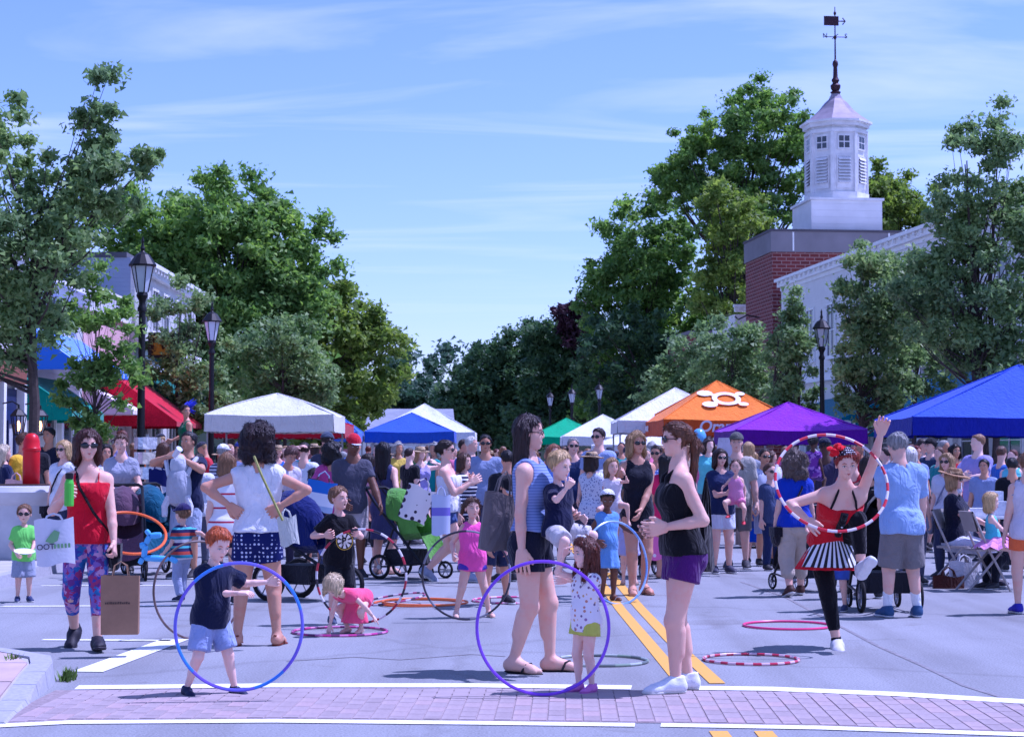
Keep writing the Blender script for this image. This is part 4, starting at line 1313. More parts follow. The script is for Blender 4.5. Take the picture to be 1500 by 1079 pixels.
tree('shade_tree', 'low tree mass behind the white tent peak in the street centre', -1.6, 165, [(0, 0, 5.0, 4.2, 3, 2.8, 40, 1.2), (-5.5, 0, 5.2, 3.4, 3, 2.6, 30, 1.2)], 1, .42, 220, (.3, 3.), 29, 'far', BK, 4, 0, twig=False)
tree('shade_tree', 'dark spreading tree right of the street centre, above the green tent', -.2, 135, [(-1.2, 0, 6.2, 3.0, 2.6, 3.4, 38, 1.1), (1.4, 0, 8.0, 2.8, 2.6, 3.4, 36, 1.1), (-.3, 0, 3.2, 4.6, 2.6, 2.2, 30, 1.1), (-3.4, 0, 5.0, 1.9, 2, 2.4, 18, 1.0)], 1, .34, 260, (.3, 3.), 31, 'dark', BK, 5, 0)
tree('shade_tree', 'dense dark rounded tree behind the row of distant lamps', 3.4, 128, [(0, 0, 8.2, 2.8, 2.6, 3.0, 40, 1.0), (1.9, 0, 5.6, 2.6, 2.4, 3.2, 32, 1.0), (-1.2, 0, 4.4, 2.8, 2.4, 2.8, 28, 1.0)], 1, .32, 270, (.3, 3.), 37, 'dark', BK, 5, 0)
tree('copper_beech', 'purple-leaved tree peeking out beside the dark green trees', 4.1, 126, [(0, 0, 11.0, 1.3, 1.3, 1.5, 12, .7), (1.0, 0, 9.5, 1.6, 1.5, 1.8, 14, .8)], 1, .3, 240, (.2, 4.), 41, 'purple', BK, 4, 0)
tree('shade_tree', 'dark green tree standing left of and below the tallest right tree', 8.6, 118, [(.2, 0, 14.6, 3.2, 2.8, 3.6, 50, 1.0), (-1.9, 0, 11.0, 2.8, 2.4, 3.4, 34, 1.0), (2.2, 0, 10.0, 3.0, 2.6, 3.8, 36, 1.0), (0, 0, 6.0, 4.4, 2.8, 3.6, 40, 1.1)], 1, .30, 290, (.35, 4.), 43, 'mid', BK, 7, 0)
tree('shade_tree', 'dark tree behind the orange tent peak', 7.2, 112, [(0, 0, 6.5, 3.6, 2.8, 4.2, 46, 1.0), (3.4, 0, 6.0, 2.6, 2.4, 3.8, 28, 1.0)], 1, .30, 280, (.3, 3.), 47, 'dark', BK, 5, 0)
tree('tall_tree', 'tallest bright open-crowned tree beside the white cupola', 14.6, 114, [(.4, 0, 21.6, 3.6, 3.0, 3.4, 50, .95), (-2.6, 0, 18.6, 2.9, 2.4, 2.4, 28, .85), (3.0, 0, 19.5, 2.4, 2.2, 3.2, 24, .9), (.2, 0, 15.6, 3.4, 2.8, 3.2, 34, 1.0), (-4.6, 0, 18.9, 1.7, 1.4, 1.1, 13, .65), (-3.4, 0, 20.6, 1.6, 1.4, 1.2, 11, .65), (.2, 0, 10.5, 3.8, 2.8, 3.4, 32, 1.)], 1, .26, 310, (.42, 6.), 53, 'mid', BK, 10, 0)
tree('shade_tree', 'yellow-green tree right behind the cupola base', 12.6, 104, [(0, 0, 14.6, 2.0, 2.0, 2.6, 22, .8), (-.5, 0, 11, 2.4, 2, 2.6, 20, .8)], 1, .25, 290, (.3, 4.), 59, 'lime', BK, 5, 0)
tree('shade_tree', 'yellow-green tree showing right of the cupola', 22.4, 108, [(-1.2, 0, 15.8, 2.0, 1.8, 3.2, 26, .85), (.6, 0, 15.6, 2.4, 2.0, 3.4, 34, .85), (2.2, 0, 13.4, 2.4, 2.0, 3.6, 28, .85), (.5, 0, 10, 3.4, 2, 3.2, 22, .9)], 1, .26, 290, (.3, 4.), 61, 'lime', BK, 6, 0)
tree('street_tree', 'grey-green street tree left of the white tent peak', 6.3, 62, [(0, 0, 4.6, 1.3, 1.1, 1.6, 26, .55), (-1.1, 0, 3.6, 1.0, .9, 1.1, 14, .5), (.3, 0, 2.8, 1.4, 1, .8, 12, .5)], 1, .15, 330, (.09, 2.), 67, 'grey', ST, 6, .1, 2)
tree('street_tree', 'dusky street tree straight above the orange tent', 6.6, 56, [(0, 0, 4.2, 1.2, 1.0, 1.5, 24, .52), (.8, 0, 3.2, .9, .8, 1.1, 12, .45)], 1, .14, 330, (.09, 2.), 71, 'grey', ST, 6, .1, 2)
tree('street_tree', 'thin upright street tree between the brick building and the right lamp', 7.5, 50, [(0, 0, 4.7, .62, .6, 1.5, 18, .42), (.1, 0, 3.0, .72, .6, 1.1, 14, .4)], 1, .13, 330, (.08, 1.8), 73, 'grey', ST, 6, .1, 2)
tree('street_tree', 'leafy street tree behind the peak of the purple tent', 8.55, 45, [(.3, 0, 5.4, .95, .9, 1.35, 26, .46), (.65, 0, 3.9, 1.0, .9, 1.2, 22, .45), (-.25, 0, 3.8, .5, .6, 1.0, 10, .36), (.2, 0, 2.7, .8, .7, .55, 9, .36)], 1, .12, 380, (.10, 1.9), 79, 'grey', ST, 7, .1)
tree('street_tree', 'tallest street tree with several dark upright stems at the right frame edge', 9.95, 38.8, [(.1, 0, 7.1, 1.0, .9, 1.75, 24, .46), (.4, 0, 5.0, 1.5, 1.0, 1.6, 36, .5), (-1.1, 0, 4.4, .85, .7, 1.3, 18, .42), (-.6, 0, 6.0, .65, .6, 1.0, 9, .38), (.2, 0, 3.4, 1.4, 1., .7, 14, .44)], 1, .115, 400, (.17, 1.9), 83, 'grey', ST, 9, .1, 4)
tree('street_tree', 'street tree shading the white shop between the two taller right trees', 10.6, 49, [(0, 0, 5.6, 1.0, .9, 1.6, 24, .5), (.2, 0, 3.8, 1.1, .9, 1.1, 18, .48)], 1, .13, 340, (.09, 2.), 89, 'grey', ST, 6, .1, 2)
# far wooded ridge
r_ = np.random.RandomState(5)
C = []; RCs = []
for i in range(420):
    xx = -150 + 330*r_.rand(); dd = 420 + 90*r_.rand()
    zz = 12 + 12.5*math.exp(-((xx + 6)/70)**2) + (dd - 420)*.09
    C.append(A(xx, dd, zz*(.25 + .75*r_.rand()**.5))); RCs.append(3.4*(.6 + .8*r_.rand()))
V = leaves(C, RCs, 110, 1.4, r_, 1.0)
o = link('far_wood', np_mesh('far_wood', V, np.arange(len(V)).reshape(-1, 3), [LF['far']], False)); tag(o, 'dark wooded ridge on the far horizon', 'woodland', None, 'stuff')
mb = MB()
pts = [(-200 + 20*i, 20*0 + 425, 0) for i in range(22)]
for i in range(21):
    xa, xb = -200 + 20*i, -180 + 20*i
    za, zb_ = [9 + 11*math.exp(-((x + 6)/70)**2) for x in (xa, xb)]
    mb.quad((xa, 425, -1), (xb, 425, -1), (xb, 450, zb_), (xa, 450, za)); mb.quad((xa, 450, za), (xb, 450, zb_), (xb, 620, zb_), (xa, 620, za))
mb.build('hills', plain((38, 52, 42), .95, 0, .3, .1, .2), None, False, 'structure')
# ------------------------------------------------------------------ buildings
def siding(rgb, pitch=.12):
    m, t, b = newmat('clapboard')
    c = lin(rgb); co = objco(t)
    s_ = t.nodes.new('ShaderNodeSeparateXYZ'); t.links.new(co, s_.inputs[0])
    d_ = nd(t, 'ShaderNodeMath', operation='DIVIDE'); d_.inputs[1].default_value = pitch; t.links.new(s_.outputs[2], d_.inputs[0])
    f = nd(t, 'ShaderNodeMath', operation='FRACT'); t.links.new(d_.outputs[0], f.inputs[0])
    n = nd(t, 'ShaderNodeTexNoise', Scale=1.2, Detail=6.); t.links.new(co, n.inputs['Vector'])
    t.links.new(ramp(t, n.outputs['Fac'], [(.3, mul(c, .86)), (.7, c)]), b.inputs['Base Color'])
    bump(t, b, f.outputs[0], .9, .02); b.inputs['Roughness'].default_value = .6
    return m
def brickwall():
    m, t, b = newmat('brickwork')
    c = t.nodes.new('ShaderNodeTexCoord'); mp = t.nodes.new('ShaderNodeMapping')
    s_ = t.nodes.new('ShaderNodeSeparateXYZ'); t.links.new(c.outputs['Object'], s_.inputs[0])
    ad = nd(t, 'ShaderNodeMath', operation='ADD'); t.links.new(s_.outputs[0], ad.inputs[0]); t.links.new(s_.outputs[1], ad.inputs[1])
    cb_ = t.nodes.new('ShaderNodeCombineXYZ'); t.links.new(ad.outputs[0], cb_.inputs[0]); t.links.new(s_.outputs[2], cb_.inputs[1])
    k = nd(t, 'ShaderNodeTexBrick', Scale=1.); k.inputs['Brick Width'].default_value = .42; k.inputs['Row Height'].default_value = .16; k.inputs['Mortar Size'].default_value = .018
    k.inputs['Color1'].default_value = lin((122, 52, 48)); k.inputs['Color2'].default_value = lin((98, 40, 38)); k.inputs['Mortar'].default_value = lin((150, 118, 112))
    t.links.new(cb_.outputs[0], k.inputs['Vector']); t.links.new(k.outputs['Color'], b.inputs['Base Color'])
    b.inputs['Roughness'].default_value = .9
    return m
CLAP, CLAPB = siding((226, 226, 224)), siding((160, 174, 198))
TRIM = plain((232, 232, 230), .55, 0, .06, 3., .08)
GL = glass((38, 44, 54)); DARKIN = plain((30, 30, 34), .8, 0, .2, 3., 0)
def part(root, name, lo, hi, mat):
    m = MB(); m.box(lo, hi); return m.build(name, mat, root)
def window(root, x0, x1, z0, z1, nx=2, nz=2, y=0., fm=None, gm_=None, fw=.07, sill=True):
    """outward is -y"""
    f = MB(); fm = fm or TRIM
    f.box((x0, y - .06, z0), (x0 + fw, y - .003, z1)); f.box((x1 - fw, y - .06, z0), (x1, y - .003, z1))
    f.box((x0 + fw, y - .06, z1 - fw), (x1 - fw, y - .003, z1)); f.box((x0 + fw, y - .06, z0), (x1 - fw, y - .003, z0 + fw))
    for i in range(1, nx):
        xx = x0 + (x1-x0)*i/nx; f.box((xx - .018, y - .045, z0 + fw), (xx + .018, y - .016, z1 - fw))
    for i in range(1, nz):
        zz = z0 + (z1-z0)*i/nz; f.box((x0 + fw, y - .043, zz - .018), (x1 - fw, y - .017, zz + .018))
    w_ = f.build('window', fm, root)
    m = MB(); m.box((x0 + fw, y - .014, z0 + fw), (x1 - fw, y - .004, z1 - fw)); m.build('pane', gm_ or GL, w_)
    if sill:
        m = MB(); m.box((x0 - .06, y - .12, z0 - .07), (x1 + .06, y - .003, z0 - .001)); m.build('sill', fm, w_)
    return w_
def awning(root, x0, x1, z, drop, proj, mat, y=0., val=.22, name='awning'):
    m = MB()
    a, b = (x0, y - .004, z), (x1, y - .004, z); c, d = (x1, y - proj, z - drop), (x0, y - proj, z - drop)
    m.add([a, b, c, d], [(0, 3, 2, 1)])
    m.add([d, c, (x1, y - proj, z - drop - val), (x0, y - proj, z - drop - val)], [(0, 3, 2, 1)])
    for xx in (x0, x1):
        m.add([(xx, y - .004, z), (xx, y - proj, z - drop), (xx, y - proj, z - drop - val), (xx, y - .004, z - drop - val)], [(0, 1, 2, 3)])
    return m.build(name, mat, root)
def text(body, size, mat, parent, M, name='lettering', ext=.004, shear=0., bold=0.):
    cu = bpy.data.curves.new('lettering', 'FONT'); cu.body = body; cu.size = size; cu.extrude = ext; cu.align_x = 'LEFT'; cu.shear = shear; cu.offset = bold
    cu.materials.append(mat)
    tmp = bpy.data.objects.new('tmp', cu); col.objects.link(tmp)
    dg = bpy.context.evaluated_depsgraph_get()
    me = bpy.data.meshes.new_from_object(tmp.evaluated_get(dg))
    bpy.data.objects.remove(tmp); bpy.data.curves.remove(cu)
    if not me.materials: me.materials.append(mat)
    o = link(name, me, parent); o.matrix_local = M
    return o
def M4(origin, xa, ya):
    xa = Vector(xa).normalized(); ya = Vector(ya); ya = (ya - xa*ya.dot(xa)).normalized(); za = xa.cross(ya)
    m = Matrix.Identity(4)
    for i in range(3):
        m[i][0] = xa[i]; m[i][1] = ya[i]; m[i][2] = za[i]; m[i][3] = origin[i]
    return m
def cornice(root, x0, x1, z, y=0., mat=None, n=0):
    m = MB(); m.box((x0 - .1, y - .30, z - .12), (x1 + .1, y - .003, z)); m.box((x0 - .05, y - .18, z - .34), (x1 + .05, y - .003, z - .121))
    if n:
        for i in range(n):
            xx = x0 + (x1-x0)*(i+.5)/n; m.box((xx - .06, y - .27, z - .24), (xx + .06, y - .181, z - .123))
    return m.build('cornice', mat or TRIM, root)
SHOPS = 'shops along the left pavement'
FX = -10.2
def shop(label, y0, y1, h, mat, depth=9., name='shop_building'):
    root = empty(name, (FX - .013*(y0-35), y0, .11), 90.74, label, 'shop', SHOPS)
    L = y1 - y0
    part(root, 'wall', (0, 0, 0), (L - .02, depth, h), mat)
    part(root, 'roof', (-.05, .1, h + .001), (L + .03, depth + .1, h + .14), plain((90, 90, 96), .9, 0, .2, 1., .1))
    return root, L
NAVY, TEALW = plain((36, 44, 84), .5, 0, .1, 3., .05), plain((30, 92, 92), .5, 0, .1, 3., .05)
# shop 1: dark navy front with lit lanterns
s1, L = shop('white shop with dark navy front and two lit wall lanterns at left frame edge', 29.5, 38.2, 5.6, CLAP)
part(s1, 'shop_front', (.2, -.10, .02), (L - .3, -.004, 2.75), NAVY)
part(s1, 'sign_board', (1.5, -.24, 2.86), (L - .25, -.005, 3.45), plain((134, 84, 66), .7, 0, .15, 3., .1))
for i, x in enumerate((.6, 2.9, 4.9, 6.6, 8.2)):
    m = MB(); m.box((x, -.26, .0), (x + .2, -.101, 2.85)); m.build('column', TRIM if i != 1 else TEALW, s1)
for x0, x1 in ((1.0, 2.7), (3.3, 4.7), (5.3, 6.4)): window(s1, x0, x1, .5, 2.4, 2, 2, -.10, NAVY)
d_ = part(s1, 'door', (6.95, -.15, .02), (7.95, -.102, 2.3), plain((34, 44, 96), .45, 0, .1, 3., .05))
window(d_, 7.15, 7.75, 1.2, 2.1, 1, 1, -.15, NAVY, plain((190, 192, 190), .4, 0, .2, 8., 0), sill=False)
for x0 in (1.0, 3.4, 5.8): window(s1, x0, x0 + 1.1, 3.8, 5.2, 2, 2)
cornice(s1, 0, L, 5.6, 0, None, 16)
AMB = emit((255, 176, 84), 5.)
def lantern(px, py, d, label):
    p = at(px, py, d)
    root = empty('wall_lantern', (p.x, p.y, p.z - .22), 90, label, 'lantern', 'lit wall lanterns on the navy shop front')
    m = MB(); m.lathe([(.02, 0), (.09, .03), (.085, .05)], 6); m.build('foot', BLACKP, root); m = MB(); m.lathe([(.15, .38), (.16, .40), (.07, .50), (.02, .53), (.02, .6)], 6); m.build('cap', BLACKP, root)
    m = MB()
    for k in range(6):
        a = math.pi*k/3; m.tube([(.09*math.cos(a), .09*math.sin(a), .05), (.145*math.cos(a), .145*math.sin(a), .39)], .011, 4)
    m.build('frame', BLACKP, root)
    m = MB(); m.tube([(0, 0, .59), (0, .12, .66), (0, .30, .62)], .015, 5); m.build('bracket', BLACKP, root)
    m = MB(); m.ell((0, 0, .2), (.035, .035, .1), 8, 6); m.build('flame_bulb', AMB, root, True)
lantern(27, 622, 34.6, 'lit wall lantern nearest the left frame edge on the navy shop front')
lantern(59, 622, 36.2, 'lit wall lantern beside the navy shop door, farther from the frame edge')
# shop 2: green and blue awnings
s2, L = shop('white shop with long blue awning over a lower green awning', 38.25, 44.2, 5.3, CLAP)
GREEN_A, BLUE_A = cloth((24, 140, 120)), stripes([((70, 120, 220), 5), ((214, 224, 240), 1)], .5, 0)
awning(s2, .05, 3.2, 3.1, .75, 1.1, GREEN_A); 
awning(s2, .3, 5.7, 4.15, .85, 1.2, BLUE_A, 0., .1)
for x in (.2, 1.7, 3.3, 5.3):
    m = MB(); m.box((x, -.14, 0), (x + .22, -.004, 2.4)); m.build('column', TRIM, s2)
for x0 in (.6, 2.1, 3.8): window(s2, x0, x0 + 1.05, .6, 2.3, 1, 2)
for x0 in (.8, 2.6, 4.3): window(s2, x0, x0 + .9, 4.3, 5.0, 2, 1, sill=False)
cornice(s2, 0, L, 5.3)
# shop 3: pinkish front, red awning
s3, L = shop('low pinkish shop with wide red awning behind the nearer lamp post', 44.25, 50.0, 4.9, plain((214, 176, 176), .7, 0, .08, 1., .1))
RED_A = cloth((188, 22, 44))
awning(s3, 1.6, 5.6, 3.7, 1.45, 2.0, RED_A, 0., .12)
awning(s3, .1, 1.5, 3.1, .6, 1.2, stripes([((222, 190, 200), 1), ((236, 232, 232), 1)], .3, 0), 0., .1)
for x in (.1, 1.5, 3.2, 5.2):
    m = MB(); m.box((x, -.14, 0), (x + .24, -.004, 2.5)); m.build('column', TRIM, s3)
for x0 in (.5, 2.0, 3.8): window(s3, x0, x0 + 1.1, .5, 2.2, 2, 2)
# balustrade along the roof edge
m = MB(); m.box((.2, -.12, 4.92), (L - .1, -.02, 5.0)); m.box((.2, -.12, 5.5), (L - .1, -.02, 5.58)); rail = m.build('balustrade', TRIM, s3)
for i in range(18):
    m = MB(); m.lathe([(.045, 5.001), (.06, 5.12), (.03, 5.3), (.045, 5.499)], 6, (.35 + i*.3, -.07, 0)); m.build('baluster', TRIM, rail, True)
# shop 4: taller pale blue-grey end wall, green and black awnings, signs
s4, L = shop('tall white shop with pale blue-grey end wall and two hanging signs', 50.05, 60.5, 6.8, CLAPB)
part(s4, 'facade', (.0, -.12, .0), (L - .02, -.002, 6.8), CLAP)
awning(s4, .2, 4.6, 3.7, .95, 1.5, cloth((20, 104, 92)), -.12); awning(s4, 5.4, 7.6, 3.9, .9, 1.1, cloth((26, 26, 32)), -.12)
for x0 in (.7, 2.4, 4.2, 6.4, 8.4): window(s4, x0, x0 + 1.0, 4.9, 6.2, 2, 2, -.12)
for x0 in (.5, 2.4, 5.2, 7.6): window(s4, x0, x0 + 1.5, .5, 2.5, 2, 1, -.12)
cornice(s4, 0, L, 6.8, -.12, None, 22)
m = MB(); m.box((0, -.34, 4.42), (L - .1, -.122, 4.6)); m.build('ledge', TRIM, s4)
sg = MB(); sg.box((-.04, -1.2, 4.05), (.03, -.5, 4.75)); sg_ = sg.build('hanging_sign', plain((50, 40, 34), .6, 0, .2, 5., 0), s4)
sg = MB(); sg.box((-.052, -1.1, 4.14), (-.041, -.6, 4.66)); sg.build('sign_motif', floral([(190, 140, 40), (60, 44, 30), (150, 110, 40)], 9.), sg_)
part(s4, 'hanging_sign', (.9, -1.15, 4.0), (.97, -.45, 4.8), plain((86, 140, 206), .6, 0, .1, 5., 0))
# ---- right side
RB = 'buildings along the right pavement'
sb = empty('white_shop_building', (14.65, 50.5, .12), 180 - 83.5 - 180, 'long white two-storey shop with dentilled cornice behind the right street trees', 'shop', RB)
# local x runs towards the camera along the front; outward is -y
sb.rotation_euler = (0, 0, R(-90 + 6.5))
part(sb, 'wall', (-28, 0, 0), (14, 10, 8.4), CLAP)
cornice(sb, -28, 14, 8.9, 0, None, 60)
part(sb, 'parapet', (-28, -.05, 8.4), (14, .3, 8.58), TRIM)
m = MB(); m.box((-28, -.3, 4.3), (14, -.004, 4.55)); m.build('ledge', TRIM, sb)
for i in range(14):
    x0 = -27 + i*2.95
    window(sb, x0, x0 + 1.2, 5.2, 7.3, 2, 2); window(sb, x0 - .2, x0 + 1.7, .7, 3.0, 2, 2)
    m = MB(); m.box((x0 + 2.0, -.16, 0), (x0 + 2.35, -.004, 4.3)); m.build('pilaster', TRIM, sb)
TEAL = cloth((18, 112, 132))
aw = awning(sb, -21.5, -12.2, 3.6, 1.0, 2.3, TEAL, 0., .55)
text('CLEVE', .62, WHITEP, aw, M4((-12.185, -2.22, 2.16), (0, 1, 0), (0, 0, 1)), bold=.012)
awning(sb, -8.5, -2.0, 4.1, .9, 1.6, cloth((24, 124, 160)), 0., .3)
# brick building with the cupola
BW = brickwall(); CONB = plain((126, 122, 126), .85, 0, .12, .8, .15)
bb = empty('brick_building', (at(1133, 669, 80).x, 80, .1), 6.3, 'tall red brick building with grey concrete parapet and white cupola', 'building', RB)
part(bb, 'wall', (0, 0, 0), (16, 4.9, 10.3), BW)
part(bb, 'parapet', (-.06, -.06, 10.302), (16.06, 4.96, 11.2), CONB)
part(bb, 'coping', (-.10, -.10, 11.202), (16.1, 5.0, 11.30), plain((86, 82, 88), .8, 0, .1, 1., .1))
for x in (.9, 5.2, 10.):
    m = MB(); m.box((x, -.075, 10.35), (x + .07, -.061, 11.18)); m.build('joint', WHITEP, bb)
m = MB(); m.tube([(-.06, 2.2, 7.6), (-.6, 2.2, 7.7), (-1.0, 2.2, 7.5), (-1.15, 2.2, 7.65)], .035, 6); m.build('bracket', BLACKP, bb)
cp = empty('cupola', (at(1229, 669, 82.3).x, 82.4, 11.42), 6.3, 'white octagonal cupola with louvres, copper roof and weathervane on the brick building', 'cupola')
WH = plain((220, 220, 222), .65, 0, .15, 2.2, .3); CLW = siding((228, 228, 230), .3)
m = MB(); m.box((-1.6, -1.6, 0), (1.6, 1.6, 1.35)); m.build('base', CLW, cp)
m = MB(); m.box((-1.68, -1.68, 1.352), (1.68, 1.68, 1.46)); m.build('base_moulding', WH, cp)
def octo(r, z0, z1, mat, name, n=8, parent=None):
    m = MB(); R2 = r/math.cos(math.pi/8)
    m.lathe([(R2, z0), (R2, z1)], 8, (0, 0, 0), Matrix.Rotation(math.pi/8, 3, 'Z')); return m.build(name, mat, parent or cp)
octo(1.46, 1.461, 1.78, WH, 'plinth'); octo(1.34, 1.781, 4.75, WH, 'drum'); octo(1.44, 4.46, 4.62, WH, 'frieze')
octo(1.50, 4.751, 4.93, WH, 'cornice'); octo(1.64, 4.931, 5.02, WH, 'eave')
for k in range(8):
    a = k*math.pi/4 - math.pi/2; Rz = Matrix.Rotation(a + math.pi/2, 4, 'Z')
    m = MB(); R2 = 1.34/math.cos(math.pi/8)
    c, s_ = R2*math.cos(a + math.pi/8), R2*math.sin(a + math.pi/8)
    m.box((-.09, -.09, 1.79), (.09, .09, 4.45), Matrix.Translation((c*1.0, s_*1.0, 0)) @ Matrix.Rotation(a + math.pi/8, 4, 'Z')); m.build('pilaster', WH, cp)
    f = MB(); f.box((-.32, -1.405, 3.68), (.32, -1.345, 4.36), Rz)
    w_ = f.build('window', WH, cp)
    for i in (-1, 1):
        for j in (0, 1):
            p = MB(); p.box((i*.14 - .115, -1.415, 3.75 + j*.29), (i*.14 + .115, -1.406, 3.99 + j*.29), Rz); p.build('pane', GL, w_)
    f = MB(); f.box((-.36, -1.40, 1.95), (.36, -1.345, 3.42), Rz); lv = f.build('louvre_frame', WH, cp)
    f = MB(); f.box((-.30, -1.408, 2.2), (.30, -1.402, 3.36), Rz); f.build('louvre_opening', plain((96, 96, 108), .8, 0, .1, 3., 0), lv)
    if k in (0, 1, 2, 6, 7):
        for i in range(8):
            p = MB(); z = 2.22 + i*.145
            p.add([Rz @ Vector(q) for q in ((-.30, -1.409, z + .11), (.30, -1.409, z + .11), (.30, -1.50, z), (-.30, -1.50, z), (-.30, -1.409, z + .085), (.30, -1.409, z + .085), (.30, -1.50, z - .025), (-.30, -1.50, z - .025))], [(3, 2, 1, 0), (4, 5, 6, 7), (2, 3, 7, 6), (0, 4, 7, 3), (1, 2, 6, 5)])
            p.build('slat', WH, lv)
COP = plain((150, 140, 150), .55, .2, .16, 2.5, .15)
m = MB(); m.lathe([(1.74, 5.021), (1.60, 5.10), (1.2, 5.36), (.85, 5.64), (.55, 5.98), (.34, 6.15), (.2, 6.40)], 8, (0, 0, 0), Matrix.Rotation(math.pi/8, 3, 'Z')); m.build('roof', COP, cp)
DKM = plain((64, 42, 52), .5, .4, .15, 5., .1)
m = MB(); m.lathe([(.2, 6.38), (.27, 6.46), (.16, 6.52), (.24, 6.64), (.26, 6.76), (.13, 6.88), (.2, 7.0), (.12, 7.14), (.1, 7.6), (.15, 7.72), (.13, 7.84), (.04, 7.95)], 10); m.build('finial', DKM, cp, True)
m = MB(); m.tube([(0, 0, 7.9), (0, 0, 10.35)], [.045, .02], 6); m.ell((0, 0, 10.05), (.07, .07, .1)); m.ell((0, 0, 8.95), (.08, .08, .1))
m.tube([(-.55, 0, 8.98), (.55, 0, 8.98)], .02, 5); m.tube([(0, -.5, 9.0), (0, .5, 9.0)], .02, 5); vn = m.build('weathervane', DKM, cp)
text('N', .3, DKM, vn, M4((-.62, 0, 8.93), (1, 0, 0), (0, 0, 1)), ext=.02); text('S', .3, DKM, vn, M4((.48, 0, 8.93), (1, 0, 0), (0, 0, 1)), ext=.02)
m = MB(); m.box((-.55, -.03, 9.5), (.18, .03, 9.92)); m.tube([(.15, 0, 9.7), (.5, 0, 9.7)], .03, 5); m.tube([(.38, 0, 9.55), (.52, 0, 9.7), (.38, 0, 9.85)], .03, 5); m.build('vane_board', DKM, vn)
for c_ in cp.children:
    if not c_.name.startswith('base'): c_.scale = (.92, .92, 1)
# far brick block and white front left of it, grey roofs at the street end
fb_ = empty('far_brick_building', (at(1012, 669, 104).x, 104, 0), 6.3, 'dull red brick block half hidden by trees left of the cupola building', 'building', RB)
part(fb_, 'wall', (0, 0, 0), (4.2, 8, 8.4), BW); part(fb_, 'roof', (-.1, -.1, 8.402), (4.3, 8.1, 8.6), CONB)
window(fb_, .6, 1.6, 5, 6.8, 2, 2); window(fb_, 2.4, 3.4, 5, 6.8, 2, 2)
fw = empty('narrow_white_building', (at(1078, 669, 88).x, 88, 0), 6.3, 'narrow white front with scrolled top left of the brick building corner', 'building', RB)
part(fw, 'wall', (0, 0, 0), (.95, 5, 8.3), CLAP); cornice(fw, 0, .95, 8.75, 0, None, 3)
window(fw, .2, .75, 5.2, 6.6, 1, 2)
gh = empty('grey_roofed_house', (at(520, 669, 105).x, 105, 0), 4, 'low house with grey shingle roof behind the blue tent', 'house')
part(gh, 'wall', (0, 0, 0), (5.4, 6, 3.0), CLAP)
m = MB(); m.add([(-.3, -.4, 2.95), (5.7, -.4, 2.95), (5.7, 3, 4.3), (-.3, 3, 4.3), (-.3, 6.4, 2.95), (5.7, 6.4, 2.95)], [(0, 1, 2, 3), (3, 2, 5, 4), (0, 3, 4), (1, 5, 2), (0, 4, 5, 1)]); m.build('roof', plain((140, 144, 156), .9, 0, .15, 2., .2), gh)
window(gh, 1., 2., 1.2, 2.5, 2, 2); window(gh, 3.3, 4.3, 1.2, 2.5, 2, 2)

# ------------------------------------------------------------------ lamp posts
LG = 'black lantern lamp posts'
FROST = plain((196, 204, 214), .35, 0, .03, 4., 0, spec=.6)
lp0 = empty('lamp_post', (0, 0, 0))
m = MB(); m.lathe([(.19, 0), (.19, .12), (.15, .2), (.14, .55), (.11, .7), (.085, .8)], 12); m.build('base', BLACKP, lp0, True)
m = MB(); m.lathe([(.075, .8), (.07, 2.2), (.06, 4.0), (.085, 4.02), (.085, 4.08), (.06, 4.12), (.06, 4.2), (.11, 4.3), (.09, 4.36)], 10); m.build('pole', BLACKP, lp0, True)
m = MB(); m.lathe([(.10, 4.361), (.195, 4.83)], 6); m.build('glass', FROST, lp0)
m = MB()
for k in range(6):
    a = math.pi*k/3; m.tube([(.103*math.cos(a), .103*math.sin(a), 4.36), (.2*math.cos(a), .2*math.sin(a), 4.84)], .011, 5)
m.lathe([(.25, 4.831), (.255, 4.86), (.2, 4.94), (.13, 5.04), (.05, 5.09), (.03, 5.12), (.045, 5.16), (.03, 5.2), (.02, 5.26), (.03, 5.29), (.004, 5.38)], 12); m.build('lantern_cap', BLACKP, lp0)
def place_tree(o, loc, rz, label, group, sc=1.):
    c = o.copy(); col.objects.link(c); c.location = loc; c.rotation_euler = (0, 0, rz); c.scale = (sc,)*3
    tag(c, label, o.get('category'), group)
    for ch in o.children:
        k = ch.copy(); col.objects.link(k); k.parent = c
        for g_ in ch.children:
            q = g_.copy(); col.objects.link(q); q.parent = k
    return c
def lamp(px, ytop, label, first=[True], X=None):
    d = (5.38 + .1 - CAMH)*2700/(669 - ytop)
    p = at(px, 669, d); loc = (p.x, d, .1)
    if first[0]:
        first[0] = False; lp0.location = loc; tag(lp0, label, 'street lamp', LG); return
    lp0['category'] = 'street lamp'
    place_tree(lp0, loc, rnd.random(), label, LG)
lamp(206, 345, 'nearest black lamp post, tall beside the red awning on the left')
lamp(309, 440, 'second lamp post on the left, against the green trees')
lamp(1205, 452, 'lamp post on the right, half hidden by a street tree behind the purple tent')
lamp(878, 555, 'rightmost of the four distant lamp posts above the tents')
lamp(838, 562, 'second from right of the four distant lamp posts above the tents')
lamp(806, 568, 'third from right of the four distant lamp posts, above the green tent')
lamp(779, 585, 'farthest lamp post, leftmost of the four above the green tent')
